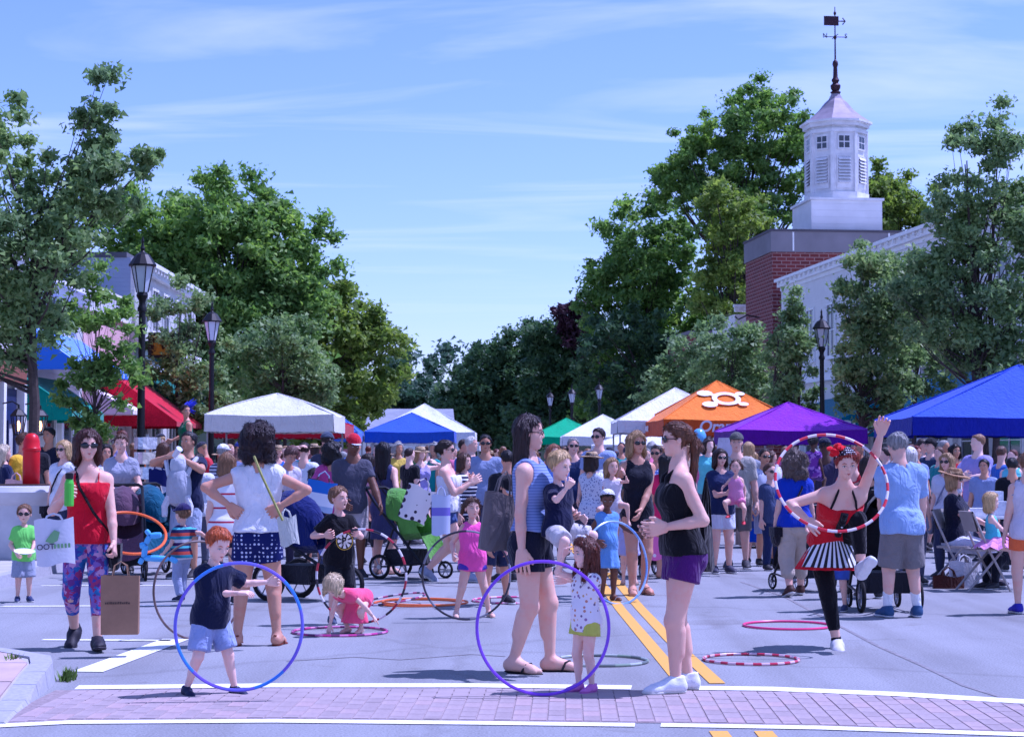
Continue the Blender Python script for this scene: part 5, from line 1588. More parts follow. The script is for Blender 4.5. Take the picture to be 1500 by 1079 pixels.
# ------------------------------------------------------------------ canopy tents
TG = 'pop-up canopy tents over the market stalls'
def canopy(label, px, d, ang, w_, dp, zb, val, apex, rgb, legm=METAL, lab2=None, sag=.05, ax=None, name='canopy_tent', flat=.0, shade_vmat=None):
    """front-left corner of the canopy seen at pixel column px, d metres away"""
    p = at(px, 669, d)
    root = empty(name, (p.x, d, 0), ang, label, 'tent', TG)
    m_ = cloth(rgb, .06)
    n = 14; zt = zb + val
    ax_, ay = (w_/2 if ax is None else ax), dp/2
    def roofpt(u, v):
        # u along an edge, v towards the apex
        return None
    mb = MB()
    cs = [(0, 0), (w_, 0), (w_, dp), (0, dp)]
    for k in range(4):
        a, b = Vector((*cs[k], zt)), Vector((*cs[(k+1) % 4], zt)); ap = Vector((ax_, ay, apex))
        grid = []
        for j in range(n + 1):
            t = j/n; row = []
            for i in range(n + 1):
                u = i/n
                e = a.lerp(b, u); q = e.lerp(ap, t)
                q.z -= sag*4*u*(1-u)*math.sin(math.pi*min(1, t*1.0))*(1 - t*.6) + sag*.6*4*u*(1-u)*(1-t)**3
                if flat: q.z = q.z + flat*math.sin(math.pi*t)*(1 - t*.2)
                q.z += .010*math.sin(9*u + 7*t + k) + .020*math.sin(23*u*(1 - .5*t) + k*2 + px)*(1 - t)*t*2.2
                row.append(q)
            grid.append(row)
        vs_ = [q for row in grid for q in row]
        mb.add(vs_, [(j*(n+1)+i, j*(n+1)+i+1, (j+1)*(n+1)+i+1, (j+1)*(n+1)+i) for j in range(n) for i in range(n)])
    ro = mb.build('canopy', m_, root, True)
    for k in range(4):
        sm_ = MB(); sm_.tube([Vector((*cs[k], zt)).lerp(Vector((ax_, ay, apex)), j/8) + Vector((0, 0, (flat*math.sin(math.pi*j/8)*(1 - j/8*.2) if flat else 0) + .004)) for j in range(9)], .014, 5); sm_.build('hip_seam', m_, ro, True)
    for k in range(4):
        a, b = Vector((*cs[k], zt)), Vector((*cs[(k+1) % 4], zt)); nrm = (b-a).normalized().cross(Vector((0, 0, 1)))
        mb = MB(); vs_ = []
        for i in range(13):
            u = i/12; e = a.lerp(b, u); sg_ = sag*.6*4*u*(1-u)
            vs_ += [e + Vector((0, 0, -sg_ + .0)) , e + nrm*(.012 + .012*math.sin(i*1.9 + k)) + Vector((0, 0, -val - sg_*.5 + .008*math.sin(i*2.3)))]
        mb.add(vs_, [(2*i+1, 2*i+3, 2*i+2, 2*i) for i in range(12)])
        mb.build('valance', shade_vmat or m_, root, True)  # optional darker cloth paints the shade of the upright valances
    for k, (x, y) in enumerate(cs):
        xx = x + (.06 if x == 0 else -.06); yy = y + (.06 if y == 0 else -.06)
        m = MB(); m.box((xx - .02, yy - .02, .02), (xx + .02, yy + .02, zt - .04)); m.box((xx - .06, yy - .06, 0), (xx + .06, yy + .06, .02)); m.build('leg', legm, root)
    m = MB()
    for k in range(4):
        a, b = Vector((*cs[k], zb - .02)), Vector((*cs[(k+1) % 4], zb - .02)); c_ = Vector((w_/2, dp/2, zb))
        a = a.lerp(c_, .045); b = b.lerp(c_, .045)
        for i in range(4):
            p0, p1 = a.lerp(b, i/4), a.lerp(b, (i+1)/4)
            m.tube([p0, p1 + Vector((0, 0, .22))], .011, 4); m.tube([p0 + Vector((0, 0, .22)), p1], .011, 4)
    m.build('truss', legm, root)
    return root
t1 = canopy('large white tent on the left behind the woman in white', 299, 43.6, 0, 3.05, 3.05, 2.08, .40, 3.03, (214, 214, 208), flat=.05)
t1b = canopy('red tent directly behind the large white tent', 303, 47.8, 0, 3.55, 3.0, 1.98, .36, 2.85, (176, 24, 44))
m = MB(); m.box((.1, 2.9, .3), (3.4, 2.93, 1.7)); m.build('side_wall', cloth((216, 176, 184)), t1b)
canopy('small blue tent peeking out right of the red tent', 474, 60, 0, 1.1, 2.6, 2.0, .3, 2.75, (76, 112, 200))
canopy('blue tent in the left middle in front of a white peak', 534, 62, 0, 3.0, 3.0, 1.97, .36, 3.0, (58, 90, 190))
canopy('white tent with tall peak behind the blue tent on the left', 541, 66.5, 0, 3.8, 3.8, 1.95, .42, 3.45, (226, 228, 230))
canopy('long low white tent deep in the crowd, left of centre', 560, 80, 0, 4.2, 3, 1.75, .35, 2.6, (218, 222, 226))
canopy('bright green tent in the middle distance', 777, 72, 0, 2.9, 2.9, 1.98, .3, 3.03, (16, 168, 112))
canopy('white tent just right of the green tent', 824, 66, 0, 3.05, 3.05, 1.9, .32, 3.03, (226, 228, 232))
canopy('low white tent between the green tent and the orange tent', 872, 58, 0, 3.05, 3.05, 1.55, .32, 2.45, (226, 228, 232))
t5 = canopy('white tent with tall peak left of the orange tent', 905, 44.5, 0, 3.05, 3.05, 2.06, .30, 3.2, (222, 224, 228))
t6 = canopy('orange tent with white splat emblem on its roof', 972, 42, 5, 3.1, 3.1, 1.98, .36, 3.28, (238, 128, 36), shade_vmat=cloth((212, 92, 34)))  # valance: deeper orange than the roof, shade painted into the cloth
t7 = canopy('purple tent in front of the orange tent', 1078, 38.5, 3, 2.78, 2.78, 1.75, .30, 2.66, (136, 44, 176), shade_vmat=cloth((96, 28, 140)))  # valance colour is the roof purple darkened as painted shade
t8 = canopy('large blue tent at the right frame edge', 1337, 32.5, 0, 4.7, 3.4, 1.86, .33, 3.18, (64, 88, 200), BLACKP, shade_vmat=cloth((40, 44, 150)))  # darker blue valance: its shade is put into the colour
# emblem and lettering of the orange tent
n_ = Vector((0, -(3.28 - 2.34), 1.55)).normalized(); yv = Vector((0, 1.55, 3.28 - 2.34)).normalized()
def onroof(x, v):
    return Vector((x, 0, 2.34)) + yv*v + n_*.02
m = MB()
ring_o = [onroof(1.62 + .34*math.cos(a), .93 + .30*math.sin(a)) for a in [2*math.pi*i/28 for i in range(28)]]
ring_i = [onroof(1.62 + .22*math.cos(a), .93 + .185*math.sin(a)) for a in [2*math.pi*i/28 for i in range(28)]]
m.add(ring_o + ring_i, [(i, (i+1) % 28, 28 + (i+1) % 28, 28 + i) for i in range(28)])
for (ang, ln, rr) in ((150, .52, .16), (215, .50, .16), (35, .42, .10), (-38, .44, .10)):
    a = R(ang); c = (1.62 + ln*1.05*math.cos(a), .93 + ln*.95*math.sin(a))
    m.add([onroof(c[0] + rr*1.15*math.cos(b), c[1] + rr*.8*math.sin(b)) + n_*.002 for b in [2*math.pi*i/16 for i in range(16)]], [tuple(range(16))])
    q = Vector((math.cos(a), math.sin(a))); pq = Vector((-q.y, q.x))*.045
    p0 = Vector((1.62, .93)) + q*.28; p1 = Vector(c)
    m.add([onroof(*(p0 - pq)) + n_*.004, onroof(*(p1 - pq)) + n_*.004, onroof(*(p1 + pq)) + n_*.004, onroof(*(p0 + pq)) + n_*.004], [(0, 1, 2, 3)])
WT = plain((238, 236, 234), .7, 0, .04, 5., 0)
m.build('emblem', WT, t6)
text('Orangetheory', .36, WT, t6, M4((.80, -.045, 2.06), (1, 0, 0), (0, 0, 1)), shear=.22, bold=.008)
m = MB()
for i in range(5): m.box((-.05, 2.3 - i*.1, 2.08 + .02*(i % 2)), (-.042, 2.36 - i*.1, 2.22))
m.build('side_lettering', WT, t6)
# stall furniture under and beside the tents
def table(label, px, d, w_, dp, h, rgb, items, cols, z0=0., ang=0, gap=.05):
    p = at(px, 669, d); root = empty('stall_table', (p.x, d, z0), ang, label, 'table', 'stall tables')
    m = MB(); m.box((0, 0, h - .03), (w_, dp, h)); m.build('table_top', WHITEP, root)
    m = MB(); nn = 26; vs_ = []
    per = [(x/8*w_, 0) for x in range(8)] + [(w_, y/5*dp) for y in range(5)] + [(w_ - x/8*w_, dp) for x in range(8)] + [(0, dp - y/5*dp) for y in range(5)]
    cx, cy = w_/2, dp/2
    for i, (x, y) in enumerate(per):
        k = 1.012 + .012*math.sin(i*2.1); vs_ += [(cx + (x-cx)*1.01, cy + (y-cy)*1.01, h + .004), (cx + (x-cx)*k, cy + (y-cy)*(k + .02), .04)]
    N = len(per)
    m.add(vs_, [(2*i, 2*i+1, 2*((i+1) % N)+1, 2*((i+1) % N)) for i in range(N)] + [tuple(2*i for i in range(N))])
    m.build('tablecloth', cloth(rgb), root)
    return root
table('stall table under a white cloth beneath the large white tent', 320, 45, 2.2, .8, .78, (206, 206, 212), 0, 0)
table('stall table with a red cloth under the red tent', 420, 49, 1.9, .8, .8, (180, 40, 56), 0, 0)
table('stall table with purple cloth under the purple tent', 1110, 40, 1.8, .8, .78, (110, 60, 150), 0, 0)
table('brown-clothed table under the orange tent behind the family', 1085, 30, 1.3, .7, .72, (150, 120, 104), 0, 0)
# ------------------------------------------------------------------ the people
def tee(c, **k): return dict(dict(m=c if not isinstance(c, tuple) else cloth(c), sl=.62, hem=-.06, e=.016, se=.018), **k)
def tank(c, **k): return dict(dict(m=c if not isinstance(c, tuple) else cloth(c), sl=0, hem=-.05, e=.012), **k)
def cami(c, **k): return dict(dict(m=c if not isinstance(c, tuple) else cloth(c), sl=None, hem=-.04, e=.011), **k)
def dress(c, z=-.2, r=.11, **k): return dict(dict(m=c if not isinstance(c, tuple) else cloth(c), sl=0, skirt=(z, r, r, 7, .05), e=.012), **k)
def shorts(c, t=.6, **k): return dict(dict(m=c if not isinstance(c, tuple) else cloth(c), leg=t, e=.016), **k)
def pants(c, t=1.95, **k): return dict(dict(m=c if not isinstance(c, tuple) else cloth(c), leg=t, e=.013, fl=.012), **k)
def hoop(label, c, r, nrm, cols, n=26, tube=.0105, z=None, roll=0):
    """a hoop of alternate tape colours; nrm is the direction its open face looks"""
    nrm = Vector(nrm).normalized(); u = nrm.orthogonal().normalized(); v = nrm.cross(u)
    if isinstance(cols[0], (list, tuple)): pass
    root = MB(); N = 72
    pts = [u*math.cos(2*math.pi*i/N)*r + v*math.sin(2*math.pi*i/N)*r for i in range(N)]
    root.tube(pts, tube, 7, True)
    mats = [plain(q, .3, 0, .04, 30., 0, spec=.5) for q in cols]
    seg = max(1, round(N/n))
    root.m = [((i//7)//seg) % len(cols) for i in range(len(root.f))]
    o = root.build('hula_hoop', mats, None, True)
    o.location = c
    return tag(o, label, 'hula hoop', 'hula hoops')
def bag(label, top, w_, h, dp, rgb, rz=0, handles=.18, name='shopping_bag', hm=None, pr=None, tilt=0, cat='bag'):
    """soft bag hanging from the point top"""
    root = empty(name, top, rz, label, cat)
    root.rotation_euler = (0, R(tilt), R(rz))
    m_ = rgb if not isinstance(rgb, tuple) else cloth(rgb, .06)
    n = 8; mb = MB()
    def P_(i, j, sgn):
        u, v = i/n, j/n; b = 4*u*(1-u)
        return Vector(((u - .5)*w_*(1 - .04*v), sgn*dp/2*(.35 + .65*b**.5)*(.55 + .45*v), -handles - v*h + .012*math.sin(u*7 + v*3)))
    for sgn in (-1, 1):
        vs_ = [P_(i, j, sgn) for j in range(n+1) for i in range(n+1)]
        mb.add(vs_, [((j*(n+1)+i, j*(n+1)+i+1, (j+1)*(n+1)+i+1, (j+1)*(n+1)+i) if sgn > 0 else (j*(n+1)+i, (j+1)*(n+1)+i, (j+1)*(n+1)+i+1, j*(n+1)+i+1)) for j in range(n) for i in range(n)])
    for i in (0, n):
        vs_ = [q for j in range(n+1) for q in (P_(i, j, -1), P_(i, j, 1))]
        mb.add(vs_, [(2*j, 2*j+1, 2*j+3, 2*j+2) for j in range(n)])
    vs_ = [q for i in range(n+1) for q in (P_(i, n, -1), P_(i, n, 1))]; mb.add(vs_, [(2*i, 2*i+1, 2*i+3, 2*i+2) for i in range(n)])
    mb.build('pouch', m_, root, True)
    for sgn in (-1, 1):
        mb = MB(); y = sgn*dp*.22
        mb.tube([(-w_*.22, y, -handles - .01), (-w_*.16, y*.6, -handles*.4), (0, 0, 0), (w_*.16, y*.6, -handles*.4), (w_*.22, y, -handles - .01)], .008, 5)
        mb.build('handle', hm or m_, root, True)
    return root
def facing(root, x, z, y, body, size, mat, name='print', bold=0.):
    return text(body, size, mat, root, M4((x, y, z), (1, 0, 0), (0, 0, 1)), name, .001, 0., bold)
# ---------------- front row
HG = 'people in the front of the picture'
boy = person('small ginger boy in navy tee and pale blue shorts rolling a purple hoop', ('g', 309, 1017), 1.05, 38, .188, 'k', 'pale', ('short', 'ginger'), tee((24, 30, 58), e=.02, sl=.8, se=.026), shorts((150, 164, 204), .86, e=.022, fl=.02), ('shoe', (28, 34, 66)), 0,
   lean=6, hyaw=6, hpit=26, wa=('px', 352, 868, -.05), wb=('px', 395, 852, .12), ca=.6, cb=1.0, fa=('px', 273, 1009, -.03), fb=('px', 344, 1009, .05), na=(.2, .2, -1), pa=(-.2, .6, -.6), pb=(.2, .6, -.6), smile=True)
m = MB()
hoop('purple and blue hoop held upright by the ginger boy', at(350, 917, 11.25), .383, (.10, -1, .03), [(120, 96, 214), (112, 104, 218), (70, 130, 226)], 12)
fw_ = person('woman in black tank top and purple shorts facing left in the foreground', ('g', 1002, 1013), 1.665, -82, .13, 'f', 'fair', ('pony', (104, 64, 40), 1.75), cami((20, 20, 26), hem=.0, sx=.036, topz=.27, sw=.010), shorts((82, 32, 104), .36, fl=.035, e=.016, waist=.05), ('shoe', (226, 228, 234)), 0,
   glasses=True, wb=('px', 972, 772, -.20), wa=('px', 962, 774, .10), pb=(.3, 1, -.6), pa=(-.3, 1, -.6), nb=(-1, -.3, .2), na=(1, -.3, .3), ca=.55, cb=.6, fa=(-.05, .03, .045), fb=(.055, -.045, .045), smile=True, hpit=2, lean=4)
girl = person('little girl with long auburn hair in white printed top and lime shorts', ('g', 857, 1014), .95, -52, .196, 'k', 'pale', ('long', 'auburn', 1.0, 1), dict(m=dots((232, 228, 232), 0, 32., .30, .9, [(196, 140, 120), (150, 120, 160), (206, 170, 120), (120, 104, 130)]), sl=.12, skirt=(-.085, .108, .105, 6, .05), e=.012, skz=.2, n='shirt'), shorts((190, 196, 84), .42, fl=.03, e=.02), ('shoe', (206, 120, 190), (190, 110, 180)), 0,
   wa=('px', 826, 812, -.02), wb=('px', 827, 850, .12), pa=(-.6, -.2, -.8), hyaw=-14, hpit=8, ca=.6, fa=(-.045, -.02, .045), fb=(.045, .03, .045), hat=None)
m = MB(); Hd = girl['Hd']
for sg in (-1, 1): m.ell(Hd(.0 + sg*.16 - .1, -.02, 1.02), A(.17, .08, .10)*girl['hh'], 8, 6)
m.ell(Hd(-.1, -.03, 1.02), A(.06, .07, .07)*girl['hh'], 8, 6); m.build('hair_bow', cloth((230, 226, 230)), girl['o'], True)
hoop('purple hoop standing upright beside the girl with auburn hair', at(795, 919, 11.45), .408, (-.06, -1, .02), [(126, 72, 210), (130, 76, 214)], 12)
wn = person('woman with long dark hair in blue top walking right with a boy on her hip', ('g', 778, 984), 1.73, 74, .135, 'f', 'fair', ('long', (44, 26, 26), 1.75), tank(stripes([((122, 140, 188), 1), ((104, 122, 172), 1), ((142, 158, 202), 1)], .02, 2), hem=.045, e=.02, wr=.009), shorts((26, 28, 46), .42, fl=.03, e=.019, waist=.10), ('sandal', (26, 22, 30)), 0,
   wa=('px', 764, 828, -.22), wb=('px', 830, 752, .0), pb=(.9, .2, -.6), fa=(-.05, .06, .048, -3), fb=(.05, -.065, .045), ka=(-.1, -1, 0), hyaw=8, glasses=None, ca=.45, nb=(-.5, -.8, .4))
m = MB(); Hd = wn['Hd']
for sg in (-1, 1): m.tube([Hd(sg*.30, -.34, .53), Hd(sg*.345, .0, .54)], .014*wn['hh'], 5)
m.tube([Hd(-.28, -.36, .52), Hd(-.15, -.41, .46), Hd(-.03, -.42, .53), Hd(.03, -.42, .53), Hd(.15, -.41, .46), Hd(.28, -.36, .52), Hd(.15, -.40, .575), Hd(-.15, -.40, .575)], .013*wn['hh'], 5, True)
m.build('spectacles', BLACKP, wn['o'], True)
person('blond boy in navy polo carried on the dark-haired woman\'s hip', ('w', (at(822, 700, 12.62).x, 12.62, 0)), .98, 42, .20, 'k', 'pale', ('short', 'blond'), tee((22, 26, 58), e=.016, sl=.7), shorts((196, 192, 196), .9, e=.02), ('shoe', (60, 60, 80)), 0,
   z0=.565, pz=(0, .03, .47), fa=(-.13, -.10, .17), fb=(.16, -.05, .22), ka=(-.3, -1, .4), kb=(.6, -1, .4), wa=('px', 832, 712, -.22), pa=(-.5, -.3, -1), wb=(.16, -.06, .55), hpit=12, hyaw=10, ca=1.4, na=(.3, .9, .1))
bag('large olive-grey shoulder bag behind the dark-haired woman', at(742, 690, 13.0), .27, .40, .14, (112, 104, 104), 20, .16, 'shoulder_bag', tilt=8)
bag('black shoulder bag behind the woman in purple shorts', at(1034, 700, 11.78), .24, .28, .10, (22, 20, 26), 74, .30, 'shoulder_bag')
red = person('woman in red camisole and floral leggings walking with shopping bags', ('g', 122, 949), 1.67, 8, .138, 'f', 'fair', ('bob', (74, 40, 34), .60), cami((206, 22, 44), hem=-.02), pants(floral([(160, 60, 110), (70, 74, 160), (60, 110, 170), (136, 104, 176), (196, 150, 190), (110, 60, 130), (90, 120, 190)], 26.), 1.5, e=.004, fl=0., wr=.001, n='leggings'), ('shoe', (34, 32, 44), (50, 46, 56)), 0,
   glasses=True, wa=('px', 96, 727, -.30), pa=(-.7, .5, -1), wb=('px', 168, 806, -.16), walk=0, fa=(-.05, .10, .075, -30), fb=(.075, -.13, .045, 8), ca=1.3, cb=1.3, na=(.3, .2, .0), hyaw=14, smile=True)
bt = MB(); bt.lathe([(.034, 0), (.036, .01), (.036, .17), (.026, .2), (.02, .205)], 14); p = at(101, 741, 14.0 - .12)
bo = bt.build('water_bottle', plain((84, 190, 60), .3, 0, .05, 20., 0)); bo.location = p - Vector((0, 0, 0)); tag(bo, 'bright green water bottle in the red-topped woman\'s hand', 'bottle')
m = MB(); m.lathe([(.03, .205), (.03, .245), (.02, .25)], 14); m.build('lid', BLACKP, bo)
wbag = bag('white shopping bag with green logo hanging from the red-topped woman\'s arm', at(78, 752, 13.85), .29, .34, .07, plain((206, 208, 220), .35, 0, .05, 10., .2), 14, .04, 'shopping_bag', tilt=-4)
GRN, DGR = plain((120, 170, 120), .6, 0, .05, 9., 0), plain((60, 64, 84), .6, 0, .05, 9., 0)
facing(wbag, -.135, -.26, -.047, 'OOT', .058, DGR, 'lettering', .0008); m = MB()
for j in range(5): m.box((-.01 + j*.026, -.049, -.258), (.006 + j*.026, -.0475, -.226))
m.build('faded_print', GRN, wbag)
m = MB(); m.add([(-.07, -.041, -.20), (-.03, -.043, -.15), (.0, -.044, -.12), (.04, -.044, -.14), (.02, -.045, -.20), (-.02, -.045, -.22)], [(0, 5, 4, 3, 2, 1)]); m.build('logo', GRN, wbag)
kb = empty('paper_bag', at(176, 928, 13.75) + Vector((0, 0, .0)), 6, 'brown paper carrier bag in the lowered hand of the red-topped woman', 'bag')
KR = plain((150, 116, 92), .85, 0, .10, 7., .4)
m = MB(); W_, H_, D_ = .27, .435, .13
m.add([(-W_/2, -D_/2, 0), (W_/2, -D_/2, 0), (W_/2, D_/2, 0), (-W_/2, D_/2, 0), (-W_/2 - .004, -D_/2 + .01, H_), (W_/2 + .006, -D_/2 - .005, H_), (W_/2, D_/2, H_ - .01), (-W_/2, D_/2, H_), (W_/2 - .006, 0, H_*.5), (-W_/2 + .012, 0, H_*.5), (W_/2 - .03, 0, H_), (-W_/2 + .03, 0, H_)], [(3, 2, 1, 0), (0, 1, 5, 4), (2, 3, 7, 6), (1, 2, 8), (5, 1, 8), (5, 8, 10), (10, 8, 6), (6, 8, 2), (0, 9, 3), (0, 4, 9), (4, 11, 9), (11, 7, 9), (7, 3, 9)])
m.build('bag_body', KR, kb)
for sg in (-1, 1):
    m = MB(); m.tube([(-.06, sg*.055, H_ - .02), (-.045, sg*.03, H_ + .07), (0, 0, H_ + .10), (.045, sg*.03, H_ + .07), (.06, sg*.055, H_ - .02)], .004, 5); m.build('handle', KR, kb)
m = MB(); q_ = random.Random(4); xx = -.105
while xx < .07:
    w_ = .007 + .006*q_.random(); m.box((xx, -D_/2 - .005, .225), (xx + w_, -D_/2 - .0035, .238 + .006*q_.random())); xx += w_ + .004
m.build('faded_print', plain((84, 66, 58), .8, 0, 0, 1, 0), kb)
for (px_, py_, dd, ttl) in ((107, 905, 17.0, 'left'), (118, 904, 17.0, 'right')):
    pass
wt = person('woman in white sleeveless top and dotted shorts seen from behind, hands on hips', ('g', 374, 945), 1.70, 183, .148, 'f', 'tan', ('curly', (44, 28, 30)), tee((232, 232, 238), sl=.16, hem=.015, e=.018, wr=.007), shorts(dots((30, 36, 92), (196, 202, 228), 30., .30), .46, e=.018, fl=.022), ('sandal', (120, 52, 40), 1), 0,
   wa=('px', 409, 742, -.10), wb=('px', 338, 742, -.10), pa=(-1, .15, .05), pb=(1, .15, .05), na=(.6, -1, -.3), nb=(-.6, -1, -.3), ca=.5, cb=.5, fa=(-.10, .0, .045), fb=(.085, 0, .045), hpit=4, fat=1.02)
cb_ = bag('pale crossbody bag on yellow-green strap at the hip of the woman in white', at(418, 745, 14.3), .15, .22, .08, (196, 198, 190), 12, .06, 'crossbody_bag', tilt=-8)
m = MB(); p0, p1 = at(372, 668, 14.38), at(414, 762, 14.22); q0 = (p0 + p1)/2 + Vector((0, -.04, 0))
m.tube([p - cb_.location for p in (p0, p0.lerp(p1, .3) + Vector((0, -.05, 0)), q0, p0.lerp(p1, .8) + Vector((0, -.02, 0)), p1)], .011, 5); so = m.build('strap', cloth((150, 150, 84)), cb_); so.rotation_euler = (0, 0, 0); so.matrix_parent_inverse = (Matrix.Rotation(R(12), 4, 'Z') @ Matrix.Rotation(R(-8), 4, 'Y')).inverted()
# ---------------- second row: children with hoops
eb = person('boy in black tee with round white and gold emblem, mouth open', ('g', 497, 914), 1.19, 26, .172, 'k', 'fair', ('short', 'ltbrown'), tee((22, 22, 28), e=.02, sl=.75, se=.024, hem=-.08), shorts((26, 28, 36), .98, e=.022, fl=.02), ('shoe', (60, 70, 96)), 0,
   hyaw=26, mouth=.7, wa=('px', 478, 784, -.16), wb=('px', 523, 782, -.2), pa=(-.8, .2, -.8), pb=(.8, .2, -.8), ca=1.2, cb=1.2, na=(.4, .6, .2), nb=(-.4, .6, .2))
EW, EK, EY = plain((226, 224, 216), .7, 0, 0, 1, 0), plain((26, 24, 28), .7, 0, 0, 1, 0), plain((206, 170, 60), .7, 0, 0, 1, 0)
em = empty('emblem', (0, 0, 0)); em.parent = eb['o']
ec = eb['UP'](.0, -.097, .13); 
def disc(r0, r1, y, mat, name, par, n=24):
    m = MB()
    o_ = [(r1*math.cos(2*math.pi*i/n), y, r1*math.sin(2*math.pi*i/n)) for i in range(n)]; i_ = [(r0*math.cos(2*math.pi*i/n), y, r0*math.sin(2*math.pi*i/n)) for i in range(n)]
    m.add(o_ + i_, [(i, (i+1) % n, n + (i+1) % n, n + i) for i in range(n)]); return m.build(name, mat, par)
em.location = Vector(tuple(ec)) + Vector((0, -.012, 0))
disc(.074, .080, 0, EY, 'rim', em); disc(0, .066, -.001, EW, 'disc', em)
for k in range(8):
    a = k*math.pi/4 + .39; m = MB(); c, s_ = math.cos(a), math.sin(a)
    m.add([(c*.03 - s_*.004, -.002, s_*.03 + c*.004), (c*.03 + s_*.004, -.002, s_*.03 - c*.004), (c*.066 + s_*.009, -.002, s_*.066 - c*.009), (c*.066 - s_*.009, -.002, s_*.066 + c*.009)], [(0, 1, 2, 3)]); m.build('spoke', EK, em)
text('B', .085, EK, em, M4((-.028, -.003, -.028), (1, 0, 0), (0, 0, 1)), bold=.003, ext=.001)
hoop('hoop with red, white and black tape stripes around the boy with the emblem tee', at(529, 843, 15.95), .40, (-.20, -1, .05), [(176, 40, 60), (222, 218, 222), (40, 34, 44)], 30)
hoop('thin brown hoop leaning behind the ginger boy', at(291, 864, 15.2), .40, (.72, -1, .06), [(96, 76, 72), (110, 88, 84)], 12, .010)
pk = person('blonde toddler in neon pink dress crouching with both hands on the road', ('g', 517, 927), .92, -30, .20, 'k', 'pale', ('bob', (214, 190, 150), .3), dict(m=cloth((244, 92, 130)), sl=.12, skirt=(-.16, .15, .13, 7, .05), e=.016, n='dress'), shorts((240, 96, 134), .3), ('bare',), 0,
   pz=(.02, .10, .33), lean=72, bend=12, fa=(-.07, .02, .045), fb=(.07, .04, .045), ka=(-.5, -1, .3), kb=(.5, -1, .3), wa=('px', 482, 921, -.12), wb=('px', 558, 914, -.05), pa=(-.6, .2, .5), pb=(.8, .2, .5), hpit=58, hyaw=-6, na=(0, .4, -1), nb=(0, .4, -1), ca=.2, cb=.2)
hoop('sparkly magenta hoop lying flat under the crouching toddler', gp(498, 926) + Vector((0, 0, .012)), .40, (0, 0, 1), [(196, 60, 140), (120, 60, 110), (214, 130, 180)], 36)
pg = person('girl in bright pink tank top and purple shorts stretching her arms out with a hoop', ('g', 690, 904), 1.09, 14, .172, 'k', 'fair', ('pigtail', 'brown'), tank((240, 92, 170), hem=-.10, e=.02, arm=.024), shorts((86, 66, 170), .34, fl=.02), ('sandal', (150, 160, 150)), 0,
   wa=('px', 664, 812, -.1), wb=('px', 738, 803, -.05), pa=(-.5, .5, -.6), pb=(.6, .5, -.6), fa=('px', 668, 897, -.05), fb=('px', 716, 896, .05), hyaw=8, ca=1.0)
hoop('black hoop held in front of the girl in the pink tank top', at(683, 842, 16.65), .395, (.05, -1, .04), [(46, 42, 50), (60, 56, 66), (130, 130, 140)], 14, .010)
tod = person('toddler in striped tee and navy cap holding a blue balloon animal', ('g', 264, 880), .97, -128, .20, 'k', 'fair', ('crop', 'ltbrown'), tee(stripes([((70, 40, 90), 2), ((206, 206, 214), 2), ((50, 120, 140), 2), ((170, 70, 60), 2), ((40, 40, 80), 2), ((90, 180, 190), 1.4)], .19, 2), e=.02, hem=-.04), pants((156, 166, 196), 1.9, e=.018), ('shoe', (40, 44, 70)), 0,
   wa=('px', 305, 790, .1), wb=('px', 238, 812, -.1), hat=('cap', (44, 38, 84)), fa=(-.05, -.03, .045), fb=(.05, .06, .05))
bd = empty('balloon_animal', at(228, 808, 18.5), 0, 'light blue twisted balloon animal held by the toddler in the cap', 'balloon')
BB = plain((96, 176, 230), .2, 0, .03, 8., 0, spec=.6)
for (x0, z0_, x1, z1, r_) in ((-.12, -.06, .14, -.07, .035), (-.12, -.06, -.10, .07, .032), (-.10, .07, -.16, .06, .036), (-.10, .08, -.06, .16, .03), (-.06, .16, .06, .17, .034), (-.06, .17, -.10, .22, .026), (-.13, -.06, -.16, -.12, .028), (.14, -.06, .22, -.10, .03)):
    m = MB(); a, b = Vector((x0, 0, z0_)), Vector((x1, 0, z1)); m.tube([a, a.lerp(b, .1), a.lerp(b, .5), a.lerp(b, .9), b], [r_*.3, r_*.85, r_, r_*.85, r_*.3], 10); m.build('balloon_segment', BB, bd, True)
gb = person('small boy in lime green tee and sunglasses holding a paper plate', ('g', 34, 881), .97, 22, .195, 'k', 'fair', ('short', 'ltbrown'), tee((120, 214, 96), e=.02, sl=.7), shorts((150, 156, 176), .96, e=.022, fl=.02), ('shoe', (46, 56, 96)), 0,
   glasses=True, wa=('px', 24, 810, -.12), wb=('px', 46, 808, -.14), pa=(-.7, .4, -.8), pb=(.7, .4, -.8), hyaw=-14)
m = MB(); m.lathe([(.06, 0), (.1, .012), (.105, .016), (.1, .014), (.055, .006), (0, .006)], 18); o = m.build('paper_plate', WHITEP, None, True); o.location = at(36, 809, 18.5); o.rotation_euler = (.2, .1, 0); tag(o, 'white paper plate in the hands of the boy in lime green', 'plate')
hoop('pink hoop on the road in front of the performer', gp(1154, 917) + Vector((0, 0, .012)), .385, (0, 0, 1), [(238, 70, 130), (232, 64, 126)], 12)
hoop('red and white taped hoop lying right of the purple-shorts woman', gp(1100, 967) + Vector((0, 0, .012)), .345, (0, 0, 1), [(196, 50, 80), (226, 190, 200)], 36)
hoop('silvery green hoop lying on the road behind the girl with auburn hair', gp(879, 969) + Vector((0, 0, .012)), .345, (0, 0, 1), [(140, 160, 140), (180, 190, 180), (110, 120, 116)], 18)
hoop('pink and white hoop lying flat behind the dark-haired woman', gp(752, 880) + Vector((0, 0, .012)), .42, (0, 0, 1), [(226, 80, 140), (232, 190, 206)], 30)
hoop('orange hoop lying flat behind the girl in the pink tank top', gp(612, 884) + Vector((0, 0, .012)), .44, (0, 0, 1), [(232, 110, 50), (226, 104, 46)], 12)
